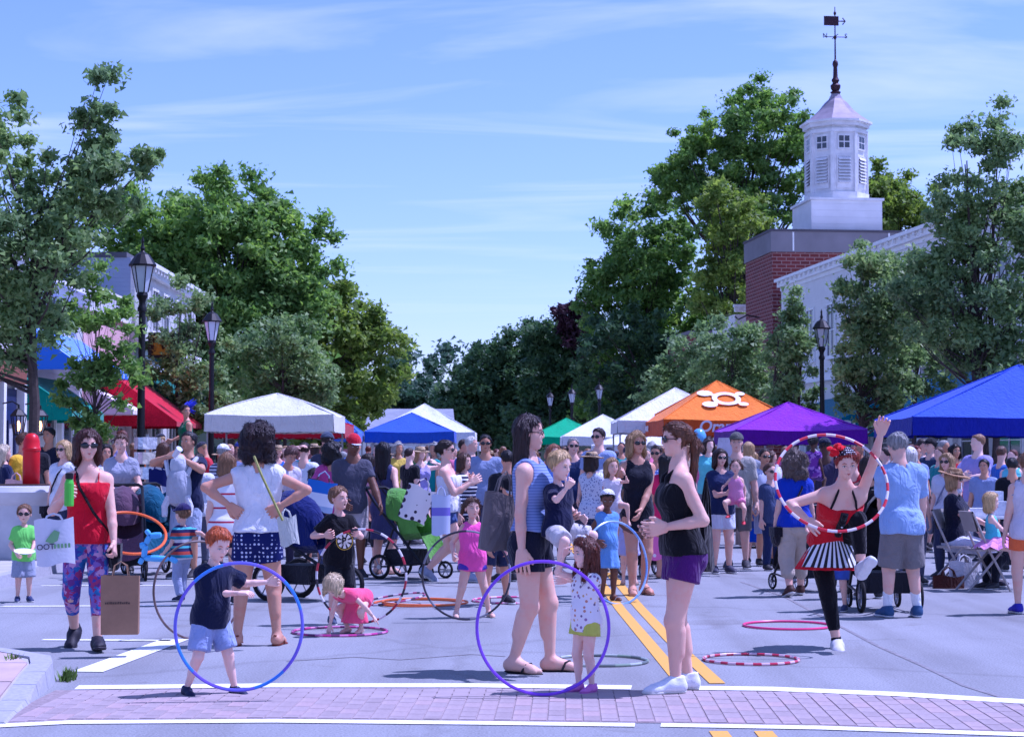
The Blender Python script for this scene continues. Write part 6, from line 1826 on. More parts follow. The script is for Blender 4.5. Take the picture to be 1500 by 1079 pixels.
hoop('second orange hoop stacked on the flat orange hoop', gp(622, 886) + Vector((0, 0, .036)), .43, (0.01, 0, 1), [(236, 120, 60), (230, 110, 50)], 12)
hoop('striped hoop tipped on its edge between the crouching toddler and the orange hoops', gp(577, 884) + Vector((0, 0, .05)), .32, (-.15, -.05, 1), [(180, 80, 120), (214, 200, 210), (70, 60, 80)], 30)
hoop('bright orange hoop hung over the maroon stroller behind the red-topped woman', at(190, 780, 21.6), .42, (.22, -.50, .84), [(240, 110, 44), (236, 104, 40)], 12, .017)
# ---------------- the performer
pf = person('performer in red vest and striped skirt kicking one leg and raising an arm', ('g', 1222, 949), 1.66, 6, .135, 'f', 'fair', ('short', 'red'), [dict(m=cloth((196, 26, 36)), sl=None, hem=.0, e=.012, n='vest', strap=False, topz=.245), ], pants((22, 20, 26), 1.72, e=.006, fl=0., wr=.001, n='leggings'), ('shoe', (206, 204, 210), (226, 226, 230), 'ankle', (26, 24, 30)), 0,
   lean=34, side=4, pz=(.0, .06, .480), fa=('px', 1226, 942, 0.), fb=('px', 1262, 832, -.22, 40), ka=(-.2, -1, 0), kb=(.2, -1, .6), wb=('px', 1306, 585, -.28), pb=(1, .3, -.5), wa=('px', 1186, 764, -.36), pa=(-1, .5, .1), na=(0, -.9, -.2), nb=(-.2, -1, .2), ca=.15, cb=.7, hpit=14, hroll=-4, hat=('kerchief', dots((40, 36, 50), (220, 218, 226), 60., .34)), smile=True)
Tp, Up, sp_ = pf['T'], pf['UP'], pf['s']
def skirt_mesh(z0, z1, r0, r1, folds, amp, name, mat, par, info, thick=.01):
    m = MB(); n = 48; rows = 6
    T_ = info['T']; s0 = info['s']
    for j in range(rows):
        pass
    vs_ = []
    for j in range(rows + 1):
        t = j/rows
        for i in range(n):
            a = 2*math.pi*i/n; r = (r0 + (r1-r0)*t)*(1 + amp*t*math.cos(folds*a))
            c = Vector(tuple(T_(0, .008, z0))) + Vector((r*math.cos(a)*s0, r*.85*math.sin(a)*s0, (z1 - z0)*t*s0 + amp*.03*math.sin(folds*a)*t))
            vs_.append(c)
    m.add(vs_, [(j*n+i, (j+1)*n+i, (j+1)*n+(i+1) % n, j*n+(i+1) % n) for j in range(rows) for i in range(n)])
    return m.build(name, mat, par, True)
def radial_stripes(c0, c1, n=22):
    m, t, b = newmat('radial_stripes')
    c = t.nodes.new('ShaderNodeTexCoord'); s_ = t.nodes.new('ShaderNodeSeparateXYZ'); t.links.new(c.outputs['Object'], s_.inputs[0])
    a = nd(t, 'ShaderNodeMath', operation='ARCTAN2'); t.links.new(s_.outputs[1], a.inputs[0]); t.links.new(s_.outputs[0], a.inputs[1])
    k = nd(t, 'ShaderNodeMath', operation='MULTIPLY'); k.inputs[1].default_value = n/2/math.pi; t.links.new(a.outputs[0], k.inputs[0])
    f = nd(t, 'ShaderNodeMath', operation='FRACT'); t.links.new(k.outputs[0], f.inputs[0])
    t.links.new(ramp(t, f.outputs[0], [(0, lin(c0)), (.5, lin(c1))], 'CONSTANT'), b.inputs['Base Color']); b.inputs['Roughness'].default_value = .8
    return m
skirt_mesh(.055, -.095, .078, .155, 9, .05, 'skirt', radial_stripes((26, 24, 32), (230, 230, 234)), pf['o'], pf)
skirt_mesh(.02, -.115, .085, .165, 17, .06, 'tulle_underskirt', cloth((206, 30, 44)), pf['o'], pf)
m = MB()
for j in range(4): m.ell(Up(0, -.088 + .008*j*0, .225 - j*.03), (.008, .006, .008), 8, 6)
m.build('buttons', plain((226, 226, 230), .3, 0, 0, 1, 0), pf['o'], True)
m = MB(); pts = [Up(0, -.080, .235), Up(0, -.079, .2), Up(0, -.066, .15), Up(0, -.062, .10)]
for q in pts: pass
m.tube(pts, .026*sp_/1.4, 8); m.build('placket', cloth((24, 22, 28)), pf['o'], True)
m = MB()
for sg in (-1, 1): m.tube([Up(sg*.062, -.055, .24), Up(sg*.05, -.045, .285), Up(sg*.03, -.01, .325), Up(sg*.02, .03, .325)], .008*sp_/1.4, 6)
m.build('halter_strap', cloth((30, 26, 30)), pf['o'], True)
m = MB(); r_ = random.Random(3); fc = pf['Hd'](-.22, .02, 1.06)
for i in range(14): m.ell(tuple(fc + A(r_.gauss(0, .028), r_.gauss(0, .028), r_.gauss(0, .02))), (.03, .03, .018), 7, 5, Matrix.Rotation(r_.random()*3, 3, 'X'))
m.build('flower', cloth((214, 26, 36)), pf['o'], True)
hoop('red and white striped hoop whirling around the performer', at(1218, 706, 13.95), .425, (.04, -1, .62), [(206, 44, 60), (222, 210, 216)], 36, .0115)
# ---------------- second row adults, right
om = person('grey-haired man in light blue tee and khaki shorts seen from behind with stroller', ('g', 1322, 904), 1.67, 186, .142, 'm', 'fair', ('short', 'grey'), tee((152, 178, 220), e=.024, hem=-.06, sl=.85, se=.03, wr=.010), shorts((124, 118, 118), .95, e=.024, fl=.03, wr=.008), ('shoe', (50, 80, 120), (200, 204, 210), 'crew'), 0,
   wa=('px', 1352, 768, .35), wb=('px', 1292, 766, .40), lean=6, hyaw=24, hpit=16, fat=1.03, fa=(-.085, 0, .045), fb=(.085, .0, .045))
capw = person('short woman with curly grey-brown hair in blue tee and khaki capris walking away', ('g', 1164, 873), 1.52, 186, .155, 'f', 'fair', ('curly', (104, 88, 80)), tee((44, 62, 176), e=.022, hem=-.02), pants((190, 174, 158), 1.55, e=.022, fl=.016), ('shoe', (70, 40, 34)), 0, fat=1.12, fa=(-.07, -.10, .05), fb=(.06, .10, .06, -18))
mom = person('blonde woman in sunglasses and black tank dress holding a toddler', ('g', 935, 871), 1.71, 12, .135, 'f', 'tan', ('bob', 'dirty', .66), dict(m=cloth((26, 28, 40)), sl=0, skirt=(-.13, .098, .092, 5, .03), e=.012), None, ('sandal', (150, 110, 90)), 0, glasses=True, wa=('px', 893, 728, -.24), wb=('px', 938, 748, -.2), pb=(1, .3, -1), fa=(-.05, -.04, .045), fb=(.05, .05, .05), hyaw=10, smile=True)
person('toddler girl in white ruffled outfit held by the blonde woman', ('w', (at(897, 700, 19.45).x, 19.45, 0)), .88, -8, .205, 'k', 'fair', ('long', 'dirty', .7), dict(m=cloth((226, 214, 222)), sl=.1, skirt=(-.12, .12, .11, 8, .08), e=.012), shorts((226, 216, 224), .4), ('sandal', (200, 190, 190)), 1, z0=.60, pz=(0, .02, .48), fa=(-.12, -.10, .20), fb=(.22, -.12, .24), ka=(-.6, -1, .4), kb=(.8, -1, .4), wb=('px', 914, 692, -.15), pb=(1, -.2, -.6), hyaw=30)
bg1 = person('dark-haired girl in light blue dress and white headband with a blue hoop', ('g', 890, 880), 1.12, 30, .17, 'k', 'brown', ('pony', 'black', 1.0), dict(m=cloth((110, 156, 214)), sl=.1, skirt=(-.20, .125, .12, 7, .06), e=.014), None, ('sandal', (190, 190, 196)), 0, hpit=20, hyaw=-30, wa=('px', 877, 793, -.1), wb=('px', 934, 782, .05), pa=(-.5, .6, -.6), pb=(.6, .6, -.5), hat=('kerchief', (220, 220, 228)))
hoop('light blue hoop held by the girl in the light blue dress', at(903, 824, 18.75), .42, (.62, -.75, .15), [(120, 160, 220), (150, 180, 224)], 12, .012)
# ------------------------------------------------------------------ strollers, seats and other things among the crowd
SG = 'strollers in the crowd'
def stroller(label, px, d, hd, rgb, rim=(150, 150, 156), canopy=True, jog=False, sc=1., basket=(40, 40, 48), hood=None):
    p = at(px, 669, d); root = empty('stroller', (p.x, d, 0), hd, label, 'stroller', SG); root.scale = (sc,)*3
    fab = cloth(rgb); tyre = plain((24, 24, 28), .8, 0, .1, 10., .1); rm = plain(rim, .35, .7, .05, 10., 0); frm = plain((40, 40, 46), .35, .5, .08, 10., 0)
    rw = .19 if jog else .14
    wh = [(-.25, .28, rw), (.25, .28, rw)] + ([(0, -.48, .17)] if jog else [(-.22, -.33, .10), (.22, -.33, .10)])
    for x, y, r in wh:
        m = MB(); m.tube([(x, y + r*.9*math.cos(2*math.pi*i/20), r + .0 + r*.9*math.sin(2*math.pi*i/20)) for i in range(20)], r*.14, 6, True); w_ = m.build('wheel', tyre, root, True)
        m = MB(); m.tube([(x - .02, y, r), (x + .02, y, r)], r*.2, 8)
        for k in range(6):
            a = k*math.pi/3; m.tube([(x, y, r), (x, y + r*.82*math.cos(a), r + r*.82*math.sin(a))], .007, 4)
        m.tube([(x, y + r*.78*math.cos(2*math.pi*i/20), r + r*.78*math.sin(2*math.pi*i/20)) for i in range(20)], .008, 4, True)
        m.build('rim', rm, w_, True)
    fy = -.48 if jog else -.33
    for x in (-.24, .24):
        m = MB(); m.tube([(x, .46, 1.02), (x, .34, .86), (x, .02, .52), (x*(.15 if jog else .95), fy, .18 if jog else .12)], .016, 6)
        m.tube([(x, .28, rw), (x, .10, .58)], .015, 6); m.tube([(x, .28, rw), (x*(.3 if jog else 1), fy + .06, .2)], .012, 6); m.build('side_frame', frm, root, True)
    m = MB(); m.tube([(-.24, .46, 1.02), (-.2, .50, 1.05), (.2, .50, 1.05), (.24, .46, 1.02)], .02, 7); m.build('handlebar', BLACKP, root, True)
    # seat: a slung shell
    n = 8; m = MB(); prof = [(.20, .88), (.15, .62), (.08, .44), (-.18, .46), (-.28, .30), (-.30, .22)]
    vs_ = []
    for (y, z) in prof:
        for i in range(n+1):
            u = i/n*2 - 1; vs_.append((u*.20, y - .05*(u*u), z + .08*u*u))
    m.add(vs_, [(j*(n+1)+i, j*(n+1)+i+1, (j+1)*(n+1)+i+1, (j+1)*(n+1)+i) for j in range(len(prof)-1) for i in range(n)])
    for sg in (-1, 1): m.add([(sg*.2, .15, .96), (sg*.2, .03, .52), (sg*.2, -.23, .54), (sg*.2, -.08, .80)], [(0, 1, 2, 3)])
    m.build('seat', fab, root, True)
    m = MB(); m.box((-.19, -.14, .16), (.19, .24, .34)); m.build('basket', cloth(basket), root)
    if canopy:
        m = MB(); vs_ = []; k_ = 7
        for j in range(k_ + 1):
            th = R(-12 + 118*j/k_)
            for i in range(n+1):
                u = math.pi*i/n
                r = .37*(.86 + .14*math.sin(u)); vs_.append((-.225*math.cos(u), .17 - r*math.sin(th)*math.sin(u) + .03, .70 + r*math.cos(th)*math.sin(u)*.95 + (0 if j else 0)))
        m.add(vs_, [(j*(n+1)+i, (j+1)*(n+1)+i, (j+1)*(n+1)+i+1, j*(n+1)+i+1) for j in range(k_) for i in range(n)]); m.build('hood', hood or fab, root, True)
    return root
stroller('navy jogging stroller right of the woman in white', 452, 19.2, 60, (24, 34, 92), jog=True, sc=1.08)
stroller('maroon-hooded stroller pushed by the woman in grey tee', 182, 22.4, 16, (92, 66, 84), sc=1.08)
stroller('teal and black stroller between the grey-tee woman and the striped toddler', 226, 23.4, 30, (26, 84, 110), sc=1.08)
stroller('green stroller behind the girl in pink tank top', 603, 22.6, 62, (92, 150, 62), sc=1.05)
stroller('black stroller in front of the grey-haired man in khaki shorts', 1290, 18.0, 182, (24, 24, 30), sc=1.1)
stroller('black stroller rolling beside the woman in khaki capris', 1172, 20.6, 200, (30, 28, 34), canopy=False, sc=.9)
stroller('blue-grey stroller behind the girl in light blue dress', 948, 23.0, 20, (40, 70, 110), canopy=True, sc=.95)
def pwall(label, pts, h, r, mat, name, cat): pass
m = MB(); m.lathe([(.50, 0), (.52, .05), (.50, .3), (.50, .72), (.60, .80), (.64, .9), (.60, .97), (.50, .98)], 24); o = m.build('planter', plain((196, 196, 200), .8, 0, .08, 4., .2), None, True); o.location = (at(30, 669, 25.2).x, 25.2, .11); tag(o, 'big pale concrete planter drum at the left frame edge', 'planter'); o.scale = (1.05, 1.05, 1.0)
m = MB(); m.lathe([(.45, .985), (.40, 1.0), (0, 1.0)], 20); m.build('soil', plain((58, 46, 40), .95, 0, .3, 20., .4), o)
m = MB(); m.lathe([(.10, 0), (.115, .02), (.115, .46), (.125, .47), (.125, .50), (.115, .51), (.11, .60), (.085, .67), (.045, .70), (.0, .705)], 18); o = m.build('red_canister', plain((206, 26, 34), .35, 0, .05, 6., 0), None, True); o.location = (at(46, 669, 25.2).x, 25.2, 1.10); tag(o, 'tall red canister with domed top standing on the planter', 'canister')
# card rack
rk = empty('card_rack', at(216, 669, 31) * 1, 0, 'white greeting card rack behind the nearest lamp post', 'rack'); rk.location.z = .11
m = MB(); m.tube([(0, 0, 0), (0, 0, 1.75)], .03, 6); m.build('pole', METAL, rk)
for j in range(5):
    for i in range(4):
        a = i*math.pi/2 + .4; m = MB(); m.box((-.12, -.2, .5 + j*.25), (.12, -.19, .70 + j*.25), Matrix.Rotation(a, 4, 'Z')); m.build('card', cloth([(226, 226, 230), (206, 190, 200), (190, 206, 220), (222, 214, 196)][(i*3+j) % 4]), rk)
# folding chair and table at the right
def fchair(label, px, d, hd):
    p = at(px, 669, d); root = empty('folding_chair', (p.x, d, 0), hd, label, 'chair', 'folding chairs at the right'); fm = plain((168, 160, 156), .4, .4, .08, 8., 0)
    for x in (-.21, .21):
        m = MB(); m.tube([(x, -.22, 0), (x, .02, .45), (x, .20, .86)], .014, 6); m.build('front_leg', fm, root, True); m = MB(); m.tube([(x*.9, .26, 0), (x*.9, -.14, .45)], .014, 6); m.build('rear_leg', fm, root, True)
    m = MB(); m.box((-.2, -.2, .44), (.2, .16, .465)); m.build('seat', fm, root)
    m = MB(); m.add([(-.21, .135, .66), (.21, .135, .66), (.21, .20, .88), (-.21, .20, .88), (-.21, .155, .655), (.21, .155, .655), (.21, .22, .875), (-.21, .22, .875)], [(0, 1, 2, 3), (7, 6, 5, 4), (0, 4, 5, 1), (3, 2, 6, 7)]); m.build('backrest', fm, root)
fchair('beige metal folding chair under the girl in the tutu', 1440, 20.6, 96); fchair('folding chair holding the woman in the straw hat', 1398, 21.3, 60)
tb = empty('refreshment_table', (at(1395, 669, 23).x, 22.6, 0), 4, 'table with white boxes behind the seated woman in the straw hat', 'table')
m = MB(); m.box((0, 0, .72), (1.3, .7, .75)); m.build('table_top', WHITEP, tb)
for x in (.08, 1.22):
    for y in (.08, .62): m = MB(); m.tube([(x, y, 0), (x, y, .72)], .016, 6); m.build('leg', METAL, tb)
for i, (x, w_, h_, c) in enumerate(((.1, .3, .1, (214, 216, 226)), (.45, .25, .18, (190, 196, 210)), (.75, .4, .12, (226, 228, 234)), (.5, .16, .3, (206, 210, 220)))):
    m = MB(); m.box((0, 0, 0), (w_, .22, h_)); o = m.build('carton', cloth(c)); o.location = tb.location + Vector((x, .1 + .1*(i % 2) + (.3 if i == 3 else 0), .751)); tag(o, ['low white carton at the left end of the refreshment table', 'tall pale carton on the refreshment table', 'wide white carton at the right end of the refreshment table', 'upright white carton at the back of the refreshment table'][i], 'box', 'cartons on the refreshment table')
bag('brown leather handbag on the road beside the folding chairs', at(1389, 838, 20.9) + Vector((0, 0, .06)), .36, .27, .16, (74, 38, 34), 4, .10, 'handbag')
bag('bulging white carrier bag beside the brown handbag', at(1412, 812, 21.0), .34, .36, .2, (214, 214, 222), 4, .08, 'carrier_bag')
bag('white tote printed with dark dots on the arm of the off-shoulder woman', at(624, 700, 21.6), .34, .40, .10, dots((222, 214, 210), (60, 50, 66), 12., .42, .15), 12, .12, 'tote_bag', tilt=20)
bag('lavender and white plastic bag held by the off-shoulder woman', at(646, 712, 21.4), .22, .46, .12, stripes([((132, 120, 200), 1), ((196, 202, 224), 2.6)], .34, 2), 6, .10, 'carrier_bag')
bag('tote bag with a blue city picture carried by the curly-haired woman in pink', at(476, 690, 22.3), .36, .42, .10, stripes([((208, 212, 224), 2), ((60, 110, 190), 2), ((90, 70, 70), .6), ((150, 170, 200), 1)], .42, 2), 10, .12, 'tote_bag', tilt=10)
bag('pink printed child\'s bag hanging behind the purple-shorts woman', at(966, 772, 22.0), .24, .26, .14, dots((232, 120, 176), (240, 226, 232), 9., .32, .4), 0, .12, 'child_bag')
bag('blue and white patterned bag hanging at the left stalls', at(232, 678, 25), .26, .24, .1, dots((30, 34, 90), (226, 226, 232), 12., .36, .2), 0, .08, 'tote_bag')
bag('pink and beige shopping bag beside the planter', at(24, 692, 26.0), .3, .36, .12, (216, 170, 166), 0, .1, 'shopping_bag')
for i, (x, y, c, lb) in enumerate(((1024, 640, (110, 180, 226), 'light blue balloon under the orange tent'), (1022, 652, (170, 210, 236), 'paler balloon just below the light blue one'), (1027, 664, (226, 232, 240), 'white balloon, lowest under the orange tent'))):
    m = MB(); m.ell((0, 0, 0), (.15, .15, .18), 12, 9); m.lathe([(.02, -.2), (.005, -.175)], 6); o = m.build('balloon', plain(c, .2, 0, .02, 5., 0, spec=.6), None, True); o.location = at(x, y, 38 + .25*i); tag(o, lb, 'balloon', 'balloons under the orange tent')
bn = MB(); bn.add([(0, 0, .0), (.55, .02, .0), (.60, .02, 1.86), (.28, 0, 1.86)], [(0, 1, 2, 3)]); bn.add([(0, .03, .0), (.55, .05, .0), (.60, .05, 1.86), (.28, .03, 1.86)], [(3, 2, 1, 0)]); o = bn.build('banner', cloth((206, 200, 216))); o.location = at(1032, 669, 36.5); o.location.z = 0.0; tag(o, 'tall pale feather banner leaning beside the orange tent', 'banner')

# ------------------------------------------------------------------ more people
def H_of(ytop, d): return CAMH + (669 - ytop)*d/2700
PI_ = {'cap': capw, 'red': red}
def mid(label, x, ytop, d, hd, sex='f', sk='fair', hair=('short', 'brown'), top=None, bot=None, shoes=('shoe', (50, 50, 56)), lod=1, **k):
    return person(label, ('d', x, d), H_of(ytop, d), hd, k.pop('hr', .137), sex, sk, hair, top, bot, shoes, lod, **k)
mid('woman in grey V-neck tee and jeans with sunglasses on her collar pushing a stroller', 178, 640, 23.8, 6, 'f', 'fair', ('bun', 'brown'), tee((160, 162, 178), vn=.07), pants((44, 62, 110)), wa=('px', 168, 722, -.35), wb=('px', 196, 718, -.35), lean=6, hyaw=-6, hpit=8)
mid('man in navy tee wearing a grey baby carrier and drinking from a cup', 274, 637, 22.6, -18, 'm', 'olive', ('short', 'black'), tee((28, 34, 66)), shorts((170, 182, 206), .9, e=.022), wa=('px', 247, 668, -.25), pa=(-1, .1, -.3), wb=('px', 268, 672, -.32), pb=(1, .2, -.6), hyaw=-12, hpit=-4, ca=1.0)
cr_ = empty('baby_carrier', at(262, 712, 22.3), 0, 'grey padded baby carrier with hooded baby on the chest of the man in navy tee', 'baby carrier')
m = MB(); m.lathe([(.05, -.24), (.13, -.20), (.155, -.08), (.15, .06), (.13, .16), (.10, .20)], 14); m.build('pouch', cloth((168, 172, 184)), cr_, True)
m = MB(); m.lathe([(.10, .17), (.115, .24), (.10, .32), (.05, .375), (0, .385)], 12); m.build('hood', cloth((190, 194, 204)), cr_, True)
for sg in (-1, 1):
    m = MB(); m.tube([(sg*.11, -.06, .12), (sg*.15, 0, .26), (sg*.19, .14, .34)], .028, 6); m.build('strap', cloth((196, 198, 206)), cr_, True)
    m = MB(); m.tube([(sg*.10, -.06, -.12), (sg*.155, -.08, -.24), (sg*.15, -.10, -.36)], [.045, .04, .032], 8); m.build('baby_leg', cloth((206, 206, 214)), cr_, True)
m = MB(); m.lathe([(.03, 0), (.04, .13), (.042, .135)], 12); cu_ = m.build('drink_cup', plain((206, 210, 220), .2, 0, .05, 9., 0), None, True); cu_.location = at(255, 668, 22.2); cu_.rotation_euler = (.5, .7, 0); tag(cu_, 'clear drink cup raised by the man with the baby carrier', 'cup')
mid('woman in white tee and dark shorts holding the striped toddler\'s hand, half hidden', 332, 668, 18.6, 190, 'f', 'fair', ('bob', 'ltbrown'), tee(stripes([((228, 226, 230), 3), ((186, 60, 80), .5)], .14, 2)), shorts((30, 34, 56), .5), wb=('px', 306, 778, .0), fat=1.05)
mid('blonde woman in navy top at the left frame edge', 8, 655, 26.5, 120, 'f', 'fair', ('long', (206, 190, 160), .9), tee((30, 36, 70)), pants((60, 70, 100)))
mid('person in yellow tee bending by the left shop front', 24, 637, 26.8, 70, 'm', 'tan', ('tousle', 'brown'), tee((226, 178, 40)), pants((50, 50, 60)), lean=14)
mid('dark-haired person in black behind the yellow tee', 47, 636, 28.6, 10, 'm', 'tan', ('short', 'black'), tee((30, 30, 38)), pants((40, 40, 50)))
mid('man in dark navy standing by the navy shop door', 70, 630, 32, -20, 'm', 'olive', ('short', 'black'), tee((26, 30, 52)), pants((34, 36, 50)))
PI_['w92'] = mid('blonde woman in white tee with dark shoulder strap left of the red-topped woman', 92, 650, 24.6, -30, 'f', 'fair', ('bob', 'blond', .5), tee((214, 216, 226)), pants((50, 56, 80)), glasses=True)
mid('woman with dark hair and white blouse just behind the grey-tee woman', 155, 655, 26, 30, 'f', 'tan', ('bob', 'black'), tee((214, 214, 222)), pants((44, 44, 54)))
mid('woman with brown bob by the card rack', 241, 652, 29, 150, 'f', 'fair', ('bob', 'brown'), tee((196, 196, 206)), pants((60, 70, 100)))
mid('person in white tee directly behind the baby carrier man', 292, 668, 24.8, 170, 'm', 'tan', ('short', 'dkbrown'), tee((216, 218, 226)), pants((90, 92, 110)))
mid('person in white bucket-style cap and striped shirt under the white tent', 328, 655, 27.5, 150, 'm', 'fair', ('crop', 'grey'), tee(stripes([((70, 70, 96), 1), ((200, 200, 212), 1)], .05, 2)), pants((60, 60, 76)), hat=('cap', (220, 220, 226)))
mid('person in blue cap among the crowd under the white tent', 352, 650, 31, 20, 'm', 'tan', ('crop', 'brown'), tee((120, 130, 170)), pants((50, 54, 70)), hat=('cap', (56, 66, 150)))
mid('brown-haired woman in pale shirt looking down right of the woman in white', 415, 655, 24.5, 34, 'f', 'tan', ('tousle', (96, 64, 56)), tee((206, 200, 214)), pants((60, 56, 80)), hpit=36, lean=16)
mid('man in white tee scratching his head under the white tent', 446, 652, 27, 160, 'm', 'fair', ('short', 'dkbrown'), tee((216, 220, 230)), pants((60, 64, 90)), wb=('px', 437, 655, -.1), pb=(1, .1, .6), ca=.4, hpit=10)
mid('girl with dark ponytail in white tee beside the navy stroller', 461, 688, 24.5, 160, 'f', 'tan', ('pony', 'black'), tee((206, 206, 218)), shorts((80, 84, 110)), hr=.16)
mid('curly-haired woman in pink sleeves carrying a picture tote', 486, 652, 23.2, 170, 'f', 'tan', ('curly', 'black'), tee((206, 84, 150), sl=1.0), pants((70, 74, 100)), wb=('px', 470, 735, -.1))
mid('person in dark cap right behind the curly-haired woman', 480, 638, 27.5, 160, 'm', 'fair', ('crop', 'dkbrown'), tee((60, 64, 84)), pants((50, 50, 60)), hat=('cap', (70, 80, 100)))
mid('bearded man in red cap and grey polo looking down, arm lowered', 516, 641, 22.6, 12, 'm', 'brown', ('crop', 'black'), tee((76, 76, 90), vn=.05), shorts((172, 164, 168), .95, e=.024), hat=('cap', (196, 30, 50), (206, 206, 220)), hpit=22, hyaw=14, wb=('px', 562, 752, -.25), wa=('px', 505, 735, -.2), pb=(.6, .8, -.3), lod=1)
PI_['slate'] = mid('woman with long black hair in slate blue dress seen from behind', 563, 652, 23.4, 158, 'f', 'fair', ('long', 'black', 1.6), dress((74, 76, 116), -.25, .115), None, ('sandal', (150, 120, 110)), wa=('px', 588, 742, -.2))
mid('woman in pink cardigan just left of the slate blue dress', 540, 668, 25.5, 160, 'f', 'fair', ('bob', 'dkbrown'), tee((196, 140, 160), sl=1.3), pants((40, 40, 50), 1.5))
off = mid('woman in white off-shoulder top and denim shorts striding right', 655, 643, 22.0, 78, 'f', 'fair', ('bun', 'dkbrown'), dict(m=cloth((224, 224, 232)), sl=None, hem=.0, e=.026, topz=.255, strap=False, wr=.010), shorts((60, 78, 126), .34, fl=.02), ('shoe', (150, 156, 176)), 0, glasses=True, walk=.17, wa=('px', 692, 706, -.15), pa=(-.5, .6, -1), wb=('px', 690, 703, .1))
mid('person in navy and white striped sleeves behind the off-shoulder woman', 682, 668, 24, 60, 'f', 'fair', ('bob', 'brown'), tee(stripes([((30, 32, 60), 1), ((214, 214, 222), .8)], .05, 2), sl=1.4), pants((36, 38, 54)))
mid('balding man in navy polo left of the man in grey tee', 692, 643, 29, 70, 'm', 'fair', ('crop', 'white'), tee((48, 70, 120)), pants((60, 60, 80)))
mid('man in bright blue tee farther back left of the balding man', 681, 647, 33, 60, 'm', 'tan', ('short', 'dkbrown'), tee((60, 110, 190)), pants((60, 60, 80)))
mid('man in light grey tee and sunglasses behind the bending boy', 711, 641, 26, 2, 'm', 'olive', ('short', 'black'), tee((140, 152, 184)), pants((70, 72, 96)), glasses=True)
bb_ = person('boy in green striped shirt and black-and-white cap bending forward', ('d', 728, 18.6), 1.42, 18, .155, 'k', 'tan', ('crop', 'black'), tee(stripes([((26, 92, 56), 4), ((206, 216, 210), .7)], .12, 2), hem=-.05), shorts((44, 50, 80), .98, e=.022), ('shoe', (36, 34, 42)), 1, lean=34, bend=16, hpit=44, hat=('cap', (26, 24, 32), (214, 214, 222)), wa=('px', 716, 800, -.2), wb=('px', 745, 800, -.2), fa=(-.09, -.02, .045), fb=(.09, .06, .045))
text('M', .06, EW, bb_['o'], M4(tuple(bb_['Hd'](-.17, -.475, .86)), (1, 0, 0), tuple(bb_['M3'] @ A(0, .25, 1.))), bold=.002)
mid('grey-haired man in navy polo left of the tall man in sunglasses', 840, 645, 27.5, 6, 'm', 'fair', ('short', 'grey'), tee((40, 52, 92)), pants((70, 72, 90)), glasses=True)
mid('tall man in pale blue tee and sunglasses behind the blond boy', 876, 631, 27, -24, 'm', 'fair', ('short', 'dkbrown'), tee((150, 166, 206)), pants((80, 84, 104)), glasses=True, hyaw=-14)
mid('woman in straw hat and white and blue lace blouse turned away', 868, 666, 23.6, 140, 'f', 'fair', ('bob', 'dkbrown'), tee(dots((206, 210, 226), (90, 100, 150), 34., .3, .8), sl=1.4), pants((40, 48, 86)), hat=('straw', (196, 168, 130), (80, 60, 50)), wb=('px', 905, 690, .1))
mid('woman with reddish hair partly hidden behind the blond boy', 812, 655, 24.8, 20, 'f', 'fair', ('bob', (150, 96, 66)), tee((60, 90, 160)), pants((40, 42, 60)))
mid('person in black behind the dark-haired woman\'s shoulder', 742, 664, 22.0, 200, 'm', 'tan', ('short', 'black'), tee((34, 34, 44)), shorts((40, 40, 50)))
mid('girl in lavender dress behind the girl in light blue', 921, 716, 21.4, 170, 'k', 'fair', ('long', 'ltbrown', .9), dress((170, 170, 214), -.2, .13), None, ('sandal', (120, 130, 130)), hr=.17)
mid('woman in blue print sundress right of the blonde mother', 961, 656, 25.5, -20, 'f', 'tan', ('bun', 'dkbrown'), dress(dots((76, 96, 160), (170, 180, 214), 26., .3, .6), -.22, .12), None, ('sandal', (100, 80, 70)), glasses=True)
mid('person in red tee between the blonde mother and the blue sundress', 947, 660, 27.5, 10, 'm', 'fair', ('short', 'grey'), tee((206, 40, 60)), pants((60, 60, 80)))
mid('woman with long black hair in hot pink tee seen from behind', 976, 668, 22.6, 165, 'f', 'tan', ('long', 'black', 1.3), tee((220, 46, 96), hem=-.04), shorts((34, 36, 58), .5), ('sandal', (30, 28, 34)))
pw = mid('woman in navy tee and white shorts holding a toddler girl', 1056, 662, 23.6, 14, 'f', 'fair', ('bob', 'dkbrown'), tee((34, 44, 82), hem=-.04), shorts((206, 210, 224), .6), ('shoe', (60, 60, 80)), glasses=True, wb=('px', 1082, 725, -.3), wa=('px', 1066, 722, -.3), pb=(1, .3, -1), fat=1.05)
person('toddler girl in pink held by the woman in navy tee', ('w', (at(1078, 700, 23.2).x, 23.2, 0)), .90, -14, .2, 'k', 'fair', ('pigtail', 'brown'), tank((214, 140, 176)), shorts((214, 120, 160), .5), ('shoe', (200, 60, 70)), 1, z0=.56, pz=(0, 0, .48), fa=(-.10, -.12, .22), fb=(.12, -.08, .12), ka=(-.5, -1, .3), kb=(.5, -1, .3), wa=(-.2, -.1, .62))
mid('man in olive cap and beige tee behind the woman holding the toddler', 1079, 639, 24.6, -8, 'm', 'fair', ('crop', 'brown'), tee((176, 170, 160), sl=.8), shorts((110, 104, 104), .95), ('shoe', (60, 60, 66)), hat=('cap', (86, 86, 84)))
mid('small boy in blue shorts standing behind the beige tee man', 1103, 706, 25.8, 160, 'k', 'fair', ('short', 'ltbrown'), tee((60, 76, 130)), shorts((36, 76, 196), .95), hr=.18)
